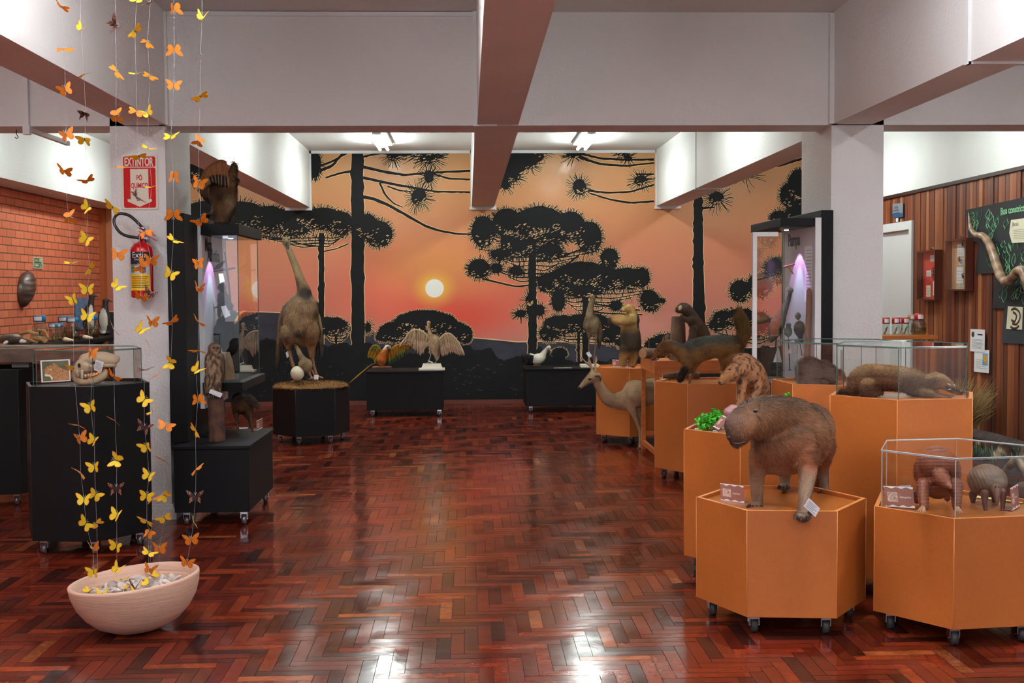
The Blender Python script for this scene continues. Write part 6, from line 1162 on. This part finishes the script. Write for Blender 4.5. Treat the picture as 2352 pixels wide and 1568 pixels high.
# turtle shell on the bricks
c0, c1 = atx(53,622,XL+.03), atx(55,707,XL+.03); ya, yb2 = atx(36,665,XL)[1], atx(70,665,XL)[1]; yc = (ya+yb2)/2; hw = (yb2-ya)/2; zc_ = (c0[2]+c1[2])/2; hh = (c0[2]-c1[2])/2; mb = MB(); n_, m_ = 28, 40; V = []; 
for i in range(n_+1):
    v = -1+2*i/n_; wv = hw*1.12*max(1-v,0)**.42*max(1+v,0)**.8*.72 if abs(v) < 1 else .001
    for j in range(m_+1):
        u = -1+2*j/m_; V.append((XL+.012+.11*max(0,(1-u*u))**.6*max(0,1-v*v)**.5+.004*math.cos(v*22)*(1-u*u), yc+wv*u+.09*v, zc_+hh*v))
mb.add(V,[(i*(m_+1)+j,i*(m_+1)+j+1,(i+1)*(m_+1)+j+1,(i+1)*(m_+1)+j) for i in range(n_) for j in range(m_)],0,True,[np.array(mixc(rgb(96,62,46),rgb(50,34,30),np.array([.5+.5*math.cos(v[2]*55)*math.sin(v[1]*18)]))[0]) for v in V])
t = thing('turtle_shell','glossy brown pointed sea turtle shell mounted on the brick wall','shell',(XL,yc,zc_-hh)); obj('carapace', mb, mat('carapace', (1,1,1), .4, tint=True, coat=.25, coatr=.25), t)
mb = MB(); mb.cyl((XL+.001,yc+.09,zc_+hh),(XL+.04,yc+.09,zc_+hh+.01),.008,8); obj('hook', mb, CHROME, t)
# ================================================================== right wall
XW = XR-.02
def wq(pts, x=XW): return [atx(px,py,x) for px,py in pts]
def sheet(name, label, pts, m, cat_, x=XW-.004):
    P = wq(pts,x); t = thing(name, label, cat_, tuple(P[-1])); mb = MB(); mb.add(P+[q+[.0035,0,0] for q in P],[tuple(range(len(P)))]+[tuple(range(2*len(P)-1,len(P)-1,-1))]); obj('sheet', mb, m, t); return t
CHALKB = mat('black_card', rgb(30,32,36), .8); CHG = mat('green_chalk', rgb(140,200,150), .9); CHG2 = mat('dark_green_chalk', rgb(66,124,92), .9)
t = sheet('snake_poster','black paper panel with green chalk leaves lettered Boa constrictor',[(2219,482),(2352,453),(2420,440),(2420,700),(2352,700),(2352,712),(2279,707),(2284,627),(2241,629),(2247,556),(2224,553)],CHALKB,'poster')
mb, m2 = MB(), MB(); XC = XW-.006
def chalk(mb_, pts, w_): K = cat(np.array(wq(pts,XC)),3); mb_.tube(K, w_, 4, 0, False, False)
rr = np.random.default_rng(5)
for i in range(210):
    x, y = rr.uniform(2224,2400), rr.uniform(492,700)
    if (y > 550 and x < 2252) or (y > 622 and x < 2292) or (x > 2308 and y < 562) or (x > 2280 and y < 512): continue
    h_, w_ = rr.uniform(16,32), rr.uniform(7,13); k = rr.uniform(.2,.7); M_ = mb if rr.random() < .55 else m2; tx, ty = x+w_*.5+h_*k*.35, y-h_
    if ty < 478+(2224-x)*.0-(x-2224)*.21: continue
    chalk(M_, [(x+w_*.4,y),(x,y-h_*.45),(tx,ty)], .0028); chalk(M_, [(x+w_*.4,y),(x+w_,y-h_*.5),(tx,ty)], .0028)
obj('chalk_leaves', mb, CHG, t); obj('dark_chalk_leaves', m2, CHG2, t)
a_, b_ = atx(2298,492,XC), atx(2352,478,XC); d_ = b_-a_; 
text('lettering','Boa constrictor',.085,CHG,t,((0,-1,-.0),(0,0,1),(-1,0,0),a_+np.array([0,0,-.0])),.001,bold=.001)
mb = MB(); chalk(mb,[(2298,494),(2312,491)],.003); chalk(mb,[(2318,490),(2352,482),(2390,474)],.003); obj('underline', mb, CHG, t)
def printed(label, pts, n, extra=None, m=WHITE, nm='printed_sheet', xo=0):
    t = sheet(nm, label, pts, m, 'paper', XW-.009-xo); P = wq(pts,XW-.0105-xo); mb = MB(); U = lambda u,v: P[0]*(1-u)*(1-v)+P[1]*u*(1-v)+P[2]*u*v+P[3]*(1-u)*v
    for i in range(n): v = .45+.45*i/n; e = rr.uniform(.75,.9); mb.quad(U(.12,v),U(e,v),U(e,v+.015),U(.12,v+.015))
    obj('print', mb, GREYINK, t); return t, U
t, U = printed('white printed sheet headed by a small snake picture, upper of two overlapping sheets',[(2229,755),(2262,757),(2261,809),(2228,806)],8,xo=.005)
mb = MB(); mb.add([U(.18+.11*math.cos(k*.7),.24+.13*math.sin(k*.7)) for k in range(9)],[tuple(range(9))]); obj('snake_picture', mb, mat('snake_brown', rgb(70,50,44), .6), t); mb = MB(); mb.quad(U(.5,.2),U(.85,.2),U(.85,.26),U(.5,.26)); obj('heading', mb, INK, t)
t, U = printed('white printed sheet with small blue and orange map, lower of two overlapping sheets',[(2238,802),(2272,804),(2271,857),(2237,853)],5)
mb = MB(); mb.quad(U(.57,.15),U(.92,.15),U(.92,.68),U(.57,.68)); obj('map_sea', mb, mat('map_blue', rgb(120,180,215), .6), t); mb = MB(); mb.add([q+[-.0008,0,0] for q in (U(.65,.2),U(.85,.28),U(.9,.42),U(.75,.6),U(.62,.42))],[(0,1,2,3,4)]); obj('map_land', mb, mat('map_orange', rgb(216,160,50), .6), t)
t, U = printed('cream sheet with drawn outline on the black chalk panel',[(2322,505),(2360,500),(2360,556),(2324,558),(2318,535)],6,m=CREAM); 
text('lettering','Jiboia',.06,GREYINK,t,((0,-1,0),(0,0,1),(-1,0,0),atx(2324,520,XW-.0105)),.0003)
t = sheet('black_sheet','dark grey paper sheet hanging under the drawing of the coiled snake',[(2307,700),(2360,700),(2356,790),(2301,788)],mat('grey_card', rgb(46,48,54), .8),'paper',XW-.003)
t = sheet('snake_drawing','cream drawing of a coiled brown snake below the chalk panel',[(2315,703),(2349,705),(2347,757),(2311,755)],CREAM,'picture',XW-.008)
mb = MB()
for L in ([(2322,712),(2330,708),(2340,716),(2342,730),(2334,744),(2324,742)],[(2326,716),(2334,724),(2330,738),(2322,734)],[(2320,750),(2330,754),(2340,748)]): K = cat(np.array(wq(L,XW-.012)),4); mb.tube(K, .013, 6, 0, True, True)
V_ = np.concatenate(mb.v); 
for i in range(len(mb.v)): mb.v[i][:,0] = XW-.0095-(XW-.012-mb.v[i][:,0]).clip(-.03,.03)*.02
obj('snake_figure', mb, mat('drawn_snake', rgb(84,60,48), .7, noise=(30,.4,1.4,I1)), t)
# mounted boa
K = cat([list(atx(x,y,XR-d))+[r] for x,y,d,r in ((2225,488,.03,.006),(2227,505,.05,.011),(2230,523,.07,.019),(2240,538,.09,.027),(2258,542,.09,.033),(2270,556,.09,.038),(2280,580,.09,.040),(2290,610,.09,.042),(2300,636,.10,.043),(2312,647,.10,.043),(2325,638,.11,.043),(2337,623,.11,.042),(2348,622,.11,.042),(2356,640,.11,.040),(2362,665,.1,.038))],6); mb = MB()
arc = np.concatenate([[0],np.cumsum(np.linalg.norm(np.diff(K[:,:3],axis=0),axis=1))]); pat = .5+.5*np.sin(arc*55)
mb.tube(K[:,:3], K[:,3].tolist(), 14, 0, True, True, np.array([mixc(rgb(172,142,114), rgb(128,96,74), np.array([q]))[0] for q in pat]))
t = thing('mounted_boa','long pale brown boa skin curving across the black chalk panel','animal',tuple(atx(2310,647,XR-.1))); obj('snake_body', mb, mat('snake_skin', (1,1,1), .4, tint=True, noise=(60,.75,1.25,I1), coat=.2), t)
# plaque above the door
t = sheet('wall_plaque','small grey-blue plaque above the white door',[(2050,468),(2074,466),(2074,498),(2050,500)],mat('plaque_grey', rgb(140,150,160), .4, metal=.2),'sign'); P = wq([(2050,490),(2062,487),(2074,490),(2074,498),(2050,500)],XW-.007); mb = MB(); mb.add(P,[(0,1,2,3,4)]); obj('blue_wave', mb, mat('plaque_blue', rgb(40,84,120), .4), t)
mb = MB(); p = atx(2061,505,XW); mb.b2((XW-.006,p[1]-.03,p[2]-.02),(XW+.003,p[1]+.03,p[2]+.02)); obj('small_plate', mb, WHITE, t)
text('lettering','Coleção',.05,INK,t,((0,-1,0),(0,0,1),(-1,0,0),atx(2053,480,XW-.0045)),.0002,sx=.8); text('lettering','Entomológica',.038,INK,t,((0,-1,0),(0,0,1),(-1,0,0),atx(2052,486,XW-.0045)),.0002,sx=.8)
# insect boxes
def ibox(label, xf, xn, xs, yt, yb_, back, cards, spot_):
    # xf far edge px, xn near front edge px, xs wall edge px; yt,yb at the near edge
    W_ = atx(xs,(yt+yb_)/2,XR-.015); yn = W_[1]; dpt = W_[0]-at(xn,(yt+yb_)/2,yn)[0]; X_ = XR-.015-dpt; yf = atx(xf,(yt+yb_)/2,X_)[1]; z1 = atx(xn,yt,X_)[2]; z0 = atx(xn,yb_,X_)[2]
    t = thing('insect_box', label, 'display box', (XR-.02,(yn+yf)/2,z0), 'wooden insect display boxes'); WB = bpy.data.materials.get('box_wood') or mat('box_wood', rgb(84,38,26), .4, coat=.3); g_ = .018
    mb = MB(); mb.b2((X_,yn,z0),(XR-.015,yn+g_,z1)); mb.b2((X_,yf-g_,z0),(XR-.015,yf,z1)); mb.b2((X_,yn+g_+.0003,z1-g_),(XR-.015,yf-g_-.0003,z1)); mb.b2((X_,yn+g_+.0003,z0),(XR-.015,yf-g_-.0003,z0+g_)); obj('box_frame', mb, WB, t)
    mb = MB(); xb = XR-.03; mb.quad((xb,yn+g_,z0+g_),(xb,yf-g_,z0+g_),(xb,yf-g_,z1-g_),(xb,yn+g_,z1-g_)); obj('backing', mb, back, t)
    mb = MB(); mb.quad((X_+.003,yn+g_,z0+g_),(X_+.003,yf-g_,z0+g_),(X_+.003,yf-g_,z1-g_),(X_+.003,yn+g_,z1-g_)); obj('glass_front', mb, GLASS, t)
    Pw = lambda u,v,k=.002: np.array((xb-k,yf+(yn-yf)*u,z1+(z0-z1)*v))
    for (u0,v0,u1,v1,m_) in cards: mb = MB(); mb.quad(Pw(u0,v0),Pw(u1,v0),Pw(u1,v1),Pw(u0,v1)); [mb.quad(Pw(u0+.03,v0+(v1-v0)*q,.003),Pw(u1-.03,v0+(v1-v0)*q,.003),Pw(u1-.03,v0+(v1-v0)*q+.006,.003),Pw(u0+.03,v0+(v1-v0)*q+.006,.003),1) for q in (.25,.45,.65,.8)]; obj('note', mb, [m_,GREYINK], t)
    for (u,v,s_) in spot_:
        mb = MB(); p = Pw(u,v,.02); mb.ell(p,(.008,.02*s_,.026*s_),10,8)
        for k in range(8): a = k*PI/4+.3; mb.tube([p,p+np.array([-.01,math.cos(a)*.045*s_,math.sin(a)*.045*s_+.01]),p+np.array([.01,math.cos(a)*.075*s_,math.sin(a)*.075*s_])],.004*s_,5)
        obj('spider', mb, mat('spider', rgb(50,24,20), .8) if not bpy.data.materials.get('spider') else bpy.data.materials['spider'], t)
    mb = MB(); ym = (yn+yf)/2; mb.tube([(XR-.02,ym-.03,z1),(XR-.03,ym-.03,z1+.03),(XR-.03,ym+.03,z1+.03),(XR-.02,ym+.03,z1)],.004,6); obj('hanger', mb, CHROME, t)
ibox('dark wooden insect box with red backing, left of the two on the planks',2105,2147,2165,573,690,mat('red_card', rgb(206,60,46), .7),[(.42,.10,.72,.22,WHITE),(.22,.40,.48,.52,WHITE),(.58,.62,.98,.9,WHITE),(.22,.70,.46,.93,CREAM)],[(.72,.46,1.0)])
ibox('dark wooden insect box with many notes, right of the two on the planks',2171,2218,2236,546,668,mat('tan_card', rgb(196,160,120), .7),[(.3,.1,.62,.34,WHITE),(.68,.2,.98,.46,WHITE),(.28,.54,.6,.86,WHITE),(.72,.5,.98,.9,WHITE),(.38,.36,.62,.50,WHITE),(.3,.88,.62,.96,CREAM)],[(.52,.40,.5),(.66,.12,.35),(.68,.72,.4)])
# side table with red-lidded jars
zt = 1.005; t = thing('side_table','small orange wooden table behind the right pillar carrying red-lidded jars','table',(4.42,12.1,0)); mb = MB(); mb.b2((4.05,11.85,zt-.04),(4.78,12.35,zt)); obj('table_top', mb, MDF, t, bevel=.003)
for x in (4.08,4.72):
    for y in (11.88,12.29): mb = MB(); mb.b2((x,y,0),(x+.03,y+.03,zt-.041)); obj('leg', mb, MDF, t)
REDL = mat('red_lid', rgb(180,28,34), .35)
for px,pb,pw_,ph,y_,lb in ((2034,779,18,41,12.0,'small red-lidded jar, leftmost beside the pillar'),(2057,779,17,41,12.0,'small red-lidded jar, second from the pillar'),(2069,779,9,40,12.12,'narrow red-lidded jar squeezed between two others'),(2079,780,18,41,12.0,'small red-lidded jar beside the cork-lidded one'),(2111,780,34,50,12.02,'large round jar with tall red lid and yellow liquid')):
    p = at(px,pb,y_); d = y_/FPX; jar(lb,(p[0],y_,zt+.001),pw_*d,ph*d,REDL,'red-lidded jars',.95 if pw_ < 30 else .6,SPEC,LIQ if pw_ > 30 else None,.36 if pw_ < 30 else .32)
p = at(2094,778,12.18); d = 12.18/FPX; jar('jar with beige cork-like lid behind the red-lidded jars',(p[0],12.18,zt+.001),19*d,46*d,mat('cork_lid', rgb(168,134,100), .7),'red-lidded jars' if False else None,.95,SPEC,None,.28)
# floor display by the right wall: grass, log, paper, snake, stones
gb = atz(2268,1030,0); mb = MB(); rr = np.random.default_rng(9)
gb = np.array([4.55,10.85,.02])
for i in range(900):
    a = rr.uniform(0,6.28); L_ = rr.uniform(.35,.72); sp = rr.uniform(.1,.9); e = np.array([math.cos(a)*sp,math.sin(a)*sp*.5,1]); e /= np.linalg.norm(e); p0 = gb+[rr.uniform(-.05,.05),rr.uniform(-.04,.04),0]; p1 = p0+e*L_*.6; p2 = p1+(e+[math.cos(a)*.5,0,-.35+rr.uniform(-.2,.3)])*L_*.45; p2[0] = min(p2[0],XW-.03); p1[0] = min(p1[0],XW-.03)
    c = np.array(rgb(180,148,92))*rr.uniform(.5,1.2); mb.tube([p0,(p0+p1)/2,p1,(p1+p2)/2,p2],[.0036,.0034,.003,.002,.001],4,0,False,True,c)
o = obj('dry_grass_tuft', mb, TINTM); o.location.z = 0.0; tag(o,'tuft of dry straw-coloured grass against the wooden panelling','grass',kind='stuff')
log('fallen_log','thick dark log lying along the right wall behind the armadillo case',[(4.62,10.75,.11),(4.6,10.0,.115),(4.55,9.2,.11),(4.5,8.4,.11)],[.09,.10,.105,.11],bark=mat('dark_log', rgb(62,46,40), .95, noise=(10,.5,1.4,I1), bump=(20,1)))
t = thing('chalk_sheet','dark green paper with chalk blades standing below the log by the right wall','poster',(4.42,9.6,0)); mb = MB(); mb.b2((4.36,8.3,.0),(4.372,10.4,.20)); obj('sheet', mb, CHALKB, t); mb = MB()
for i in range(60): y = rr.uniform(8.35,10.35); z_ = rr.uniform(.02,.1); mb.tube([(4.357,y,z_),(4.357,y-.02,z_+.09),(4.357,y-.05,z_+.02)],.0035,4)
obj('chalk_blades', mb, CHG, t)
K = cat([(4.25,9.2,.03,.015),(4.2,9.0,.10,.03),(4.2,8.85,.17,.035),(4.2,8.7,.10,.038),(4.15,8.5,.04,.038),(4.1,8.3,.10,.036),(4.1,8.2,.18,.034),(4.1,8.05,.10,.03),(4.05,7.9,.035,.03)],6); mb = MB(); mb.tube(K[:,:3],K[:,3].tolist(),12,0,True,True,np.array([mixc(rgb(168,140,104),rgb(80,60,46),np.array([.5+.5*math.sin(i*1.1)]))[0] for i in range(len(K))])); o = obj('coiled_snake', mb, bpy.data.materials['snake_skin']); tag(o,'mottled brown snake looping on the floor behind the armadillo case','animal')
for k,(x,y,r_) in enumerate(((3.86,8.0,.10),(4.0,7.72,.12),(3.72,8.3,.08))): mb = MB(); mb.ell((x,y,r_*.72),(r_,r_*.9,r_*.72),16,10); mb.v[0] += (vnoise(mb.v[0],14,k)*.008)[:,None]; o = obj('stone', mb, mat('brown_stone', rgb(92,70,60), .9, noise=(12,.7,1.2,I1)) if k == 0 else bpy.data.materials['brown_stone']); tag(o,['round brown stone beside the looping snake','largest brown stone at the right edge behind the armadillo case','smallest brown stone behind the others by the snake'][k],'stone')
# hook on the beam
mb = MB(); p = at(38,308,7.9); mb.tube([p+[0,0,.03],p,p+[.012,0,-.02],p+[0,0,-.03],p+[-.01,0,-.02]],.003,6); o = obj('beam_hook', mb, HORN); tag(o,'small black hook under the left beam','hook')
mb = MB(); p = atx(1145,309,.22); p = np.array([.235,8.19,ZB-.0]); mb.lathe((.205,6.95,ZB-.012), [(0,.008),(.08,.008),(.105,.012)], 24); o = obj('ceiling_fitting', mb, PLASTER); tag(o,'round painted cap under the middle ceiling beam','fitting')
# ================================================================== butterflies
def bmesh_(dih, dark):
    fore = [(0,.004),(.006,.012),(.020,.024),(.036,.030),(.0415,.028),(.040,.020),(.034,.010),(.026,.003),(.010,.000),(0,-.002)]
    hind = [(0,.000),(.012,.002),(.026,.002),(.031,-.004),(.031,-.014),(.026,-.022),(.018,-.026),(.010,-.022),(.003,-.010)]
    if dark: hind = [(0,.000),(.012,.002),(.024,.001),(.028,-.006),(.027,-.014),(.029,-.026),(.026,-.027),(.022,-.018),(.014,-.020),(.006,-.014)]; fore = [(0,.004),(.008,.013),(.024,.026),(.042,.034),(.044,.030),(.036,.016),(.026,.004),(.010,.000)]
    mb = MB(); c, s = math.cos(dih), math.sin(dih)
    for sx in (-1,1):
        for P, zz in ((fore,0.0003),(hind,0.0)):
            for side, m in ((1,0),(-1,1)):
                P3 = [(sx*x*c-sx*side*.0003*s, y, x*s+zz+side*.0003*c) for x,y in P]; ctr = np.mean(P3,0); 
                mb.add(P3+[ctr.tolist()], [(i,(i+1)%len(P),len(P)) for i in range(len(P))], m)
            for bi, (u0, u1) in enumerate(((.55,.68),(.80,.9))) if dark else ((0,(.60,.66)),):       # wing bands as printed colour shapes
                k = len(P); o = np.array(P[0]); A_ = [o+(np.array(q)-o)*u0 for q in P[2:-2]]; B_ = [o+(np.array(q)-o)*u1 for q in P[2:-2]]
                for side in ((1,-1) if dark else (-1,)):
                    Q = [(sx*x*c-sx*side*.0006*s, y, x*s+zz+side*.0006*c) for x,y in A_+B_]; n = len(A_); mb.add(Q, [(i,i+1,n+i+1,n+i) for i in range(n-1)], 2)
            if not dark:
                o = np.array(P[0]); A_ = [o+(np.array(q)-o)*.88 for q in P[2:-1]]; B_ = [np.array(q) for q in P[2:-1]]; n = len(A_); Q = [(sx*x*c-sx*.0006*s, y, x*s+zz+.0006*c) for x,y in A_+B_]; mb.add(Q, [(i,i+1,n+i+1,n+i) for i in range(n-1)], 3)
    mb.tube([(0,-.014,.001),(0,-.005,.0015),(0,.006,.0015),(0,.011,.001)],[.0009,.0016,.0019,.001],8,4); 
    for sx in (-1,1): mb.tube([(0,.010,.001),(sx*.003,.017,.002),(sx*.006,.023,.003)],.0006,5,5)
    V = np.concatenate(mb.v); me = bpy.data.meshes.new('butterfly'); me.from_pydata(V.tolist(), [], mb.f)
    MT = [BD1,BD1,BD2,BD2,BBD,BWH] if dark else [BY,BO,BOL,BYE,BBD,BWH]
    for q in MT: me.materials.append(q)
    me.polygons.foreach_set('material_index', mb.m); return me
def paper(n, c):
    m = mat(n, c, .6); b = m.node_tree.nodes['Principled BSDF']; nt = m.node_tree; tr = nt.nodes.new('ShaderNodeBsdfTranslucent'); tr.inputs[0].default_value = tuple(c)+(1,); mx = nt.nodes.new('ShaderNodeMixShader'); mx.inputs[0].default_value = .3
    nt.links.new(b.outputs[0], mx.inputs[1]); nt.links.new(tr.outputs[0], mx.inputs[2]); nt.links.new(mx.outputs[0], nt.nodes['Material Output'].inputs[0]); return m
BY, BO = paper('yellow_paper', rgb(248,226,50)), paper('orange_paper', rgb(222,128,24)); BOL, BYE = paper('pale_orange_paper', rgb(244,170,50)), paper('orange_rim_paper', rgb(246,180,70)); BD1, BD2 = paper('dark_brown_paper', rgb(62,32,28)), paper('pinkish_paper', rgb(190,120,90)); BBD = mat('butterfly_body', rgb(70,56,40), .7); BWH = mat('white_wire', rgb(225,225,230), .5)
BM = {(d,k): bmesh_(math.radians((12,32,50)[k]), d) for d in (False,True) for k in range(3)}
S_ = {
 'A': [(141,16,'O','E',-40),(147,112,'O','H',5),(150,206,'O','F',20),(152,310,'O','F',20),(148,394,'O','H',-10),(157,499,'O','F',-80),(163,605,'Y','E',5),(168,688,'Y','F',20),(169,845,'Y','H',-20),(180,976,'Y','E',0),(183,1007,'O','F',20),(185,1085,'Y','E',-30),(193,1148,'Y','F',0),(197,1203,'Y','F',-40),(213,1263,'O','H',5),(216,1313,'Y','F',0)],
 'B': [(186,69,'Y','H',-20),(193,170,'O','E',5),(196,261,'D','H',-30),(195,320,'Y','H',-15),(201,415,'O','E',30),(201,478,'Y','F',-50),(199,550,'Y','F',-30),(206,616,'Y','E',50),(201,664,'Y','F',0),(200,728,'Y','F',-10),(208,811,'O','F',0),(211,862,'O','E',40),(208,934,'Y','F',15),(216,1012,'Y','F',-25),(217,1072,'Y','F',5),(219,1136,'Y','F',-30),(222,1201,'Y','H',40)],
 'C': [(265,59,'D','F',-60),(267,163,'O','E',-45),(266,265,'O','F',-80),(266,382,'O','E',-5),(259,476,'Y','H',-40),(270,584,'O','F',-5),(268,659,'Y','H',-40),(261,757,'O','E',-60),(261,865,'O','H',-40),(264,965,'Y','E',-50),(268,1057,'Y','F',70),(267,1123,'D','F',0),(268,1185,'Y','F',-20),(268,1253,'Y','F',-15),(268,1310,'Y','H',-30)],
 'D': [(313,2,'Y','H',-10),(310,71,'Y','E',60),(312,170,'Y','E',10),(313,256,'O','H',-10),(319,358,'Y','E',0),(313,452,'D','E',-60),(325,612,'O','F',60),(323,683,'O','H',-30),(322,760,'Y','H',-35),(331,850,'D','E',0),(331,919,'Y','F',-40),(331,982,'D','F',-20),(337,1025,'Y','F',15),(342,1092,'Y','F',-20),(337,1138,'Y','F',-15),(337,1197,'Y','H',-10),(342,1221,'O','H',-15),(341,1271,'Y','E',-15)],
 'E': [(345,6,'D','H',40),(338,96,'O','H',-30),(344,174,'O','H',-15),(340,261,'Y','F',35),(340,341,'Y','E',-10),(349,430,'Y','E',20),(333,533,'O','H',25),(347,600,'O','F',-10),(345,678,'D','F',-30),(348,741,'O','F',0),(344,796,'Y','E',-60),(352,865,'O','E',35),(351,945,'Y','E',40),(351,1146,'O','E',25),(344,1309,'O','F',-20)],
 'F': [(399,19,'O','F',180),(400,114,'O','F',180),(399,195,'O','F',0),(392,315,'Y','H',-10),(398,403,'O','F',175),(398,493,'O','F',175),(398,552,'Y','E',-45),(392,630,'Y','F',-25),(396,740,'O','E',30),(392,833,'Y','F',70),(381,977,'O','H',-5),(377,1056,'Y','E',-15),(378,1137,'Y','H',50),(378,1189,'Y','H',20),(365,1262,'O','F',0)],
 'G': [(464,43,'Y','H',-10),(460,126,'O','E',40),(460,221,'Y','E',25),(456,325,'O','F',60),(457,421,'O','F',-15),(462,509,'O','H',35),(455,604,'O','F',10),(455,666,'O','H',-20),(456,740,'O','E',-45),(455,805,'Y','E',-20),(450,852,'Y','H',-50),(454,917,'O','F',185),(449,989,'Y','H',-55),(450,1078,'O','E',45),(449,1142,'D','F',0),(444,1198,'O','E',-50),(439,1240,'O','F',5),(429,1293,'O','F',-10)]}
DEP = dict(A=5.20,B=5.34,C=5.10,D=5.22,E=5.42,F=5.30,G=5.25); SN = dict(A='leftmost',B='second',C='third',D='fourth',E='fifth',F='sixth',G='rightmost')
ORD = ['first','second','third','fourth','fifth','sixth','seventh','eighth','ninth','tenth','eleventh','twelfth','thirteenth','fourteenth','fifteenth','sixteenth','seventeenth','eighteenth']
CN = dict(Y='yellow',O='orange',D='dark striped'); rb = np.random.default_rng(21); rv = Vector(RM[0]); up = Vector(-RM[1]); bk = Vector(-RM[2])
def bfly(p, cc, ty, ang, label, lie=False):
    o = bpy.data.objects.new('paper_butterfly', BM[(cc == 'D', 1 if ty == 'F' and rb.random() < .5 else (0 if ty == 'E' else int(rb.integers(0,3))))]); col.objects.link(o)
    tilt = dict(F=rb.uniform(-22,22), H=rb.choice([-1,1])*rb.uniform(42,58), E=rb.choice([-1,1])*rb.uniform(70,80))[ty]
    if lie: R_ = Matrix.Rotation(math.radians(ang),3,'Z') @ Matrix.Rotation(rb.uniform(-.3,.3),3,'X'); 
    else:
        Rc = Matrix((rv,up,bk)).transposed(); R_ = Rc @ Matrix.Rotation(math.radians(ang),3,'Z') @ Matrix.Rotation(math.radians(tilt),3,'X') @ Matrix.Rotation(math.radians(rb.uniform(-18,18)),3,'Y')
        if cc == 'O': R_ = R_ @ Matrix.Rotation(PI,3,'Y')
    s = rb.uniform(.95,1.08)*.93
    o.matrix_world = Matrix.Translation(Vector(p)) @ R_.to_4x4() @ Matrix.Scale(s,4)
    return tag(o, label, 'paper butterfly', 'hanging paper butterflies')
THR = mat('white_thread', rgb(210,210,216), .5)
for k, L in S_.items():
    P = []
    for i,(x,y,cc,ty,ang) in enumerate(L):
        p = at(x,y,DEP[k]); P.append(p); bfly(p, cc, ty, ang, '%s paper butterfly, %s from the top on the %s hanging thread' % (CN[cc], ORD[i], SN[k]))
    a = P[0]+(P[0]-P[2])*.2; top = np.array([P[0][0]+(P[0][0]-P[3][0])*.3, DEP[k], ZC-.001]); e = P[-1].copy(); e[2] = .215; pts = [top]+[q+[0,.002,0] for q in P]+[e if k not in 'G' else P[-1]+[-.02,0,-.04]]
    mb = MB(); mb.tube(pts, .0004, 5); o = obj('hanging_thread', mb, THR); tag(o, 'thin white thread with paper butterflies, the %s of the seven' % SN[k], 'thread', 'threads of paper butterflies')
for i,(x,y,cc,ang,lb) in enumerate(((278,1331,'Y',20,'yellow paper butterfly lying on pebbles at the back left of the bowl'),(340,1342,'Y',-30,'yellow paper butterfly lying on pebbles right of the bowl centre'),(352,1325,'Y',60,'pale yellow paper butterfly on pebbles at the back right of the bowl'),(406,1342,'Y',10,'yellow paper butterfly on pebbles at the right rim of the bowl'),(205,1359,'Y',-15,'yellow paper butterfly against the left inner rim of the bowl'),(235,1364,'O',10,'orange-edged paper butterfly at the front left inner rim of the bowl'),(281,1354,'Y',30,'yellow paper butterfly lying flat in front of the bowl centre'),(309,1352,'D',0,'dark striped paper butterfly lying on the pebbles in the bowl'),(312,1364,'O',5,'orange paper butterfly at the front inner rim of the bowl'))):
    p = atz(x,y,.212+(x-310)/FPX*5.2*.087); bfly(p, cc, 'F', ang, lb, True)
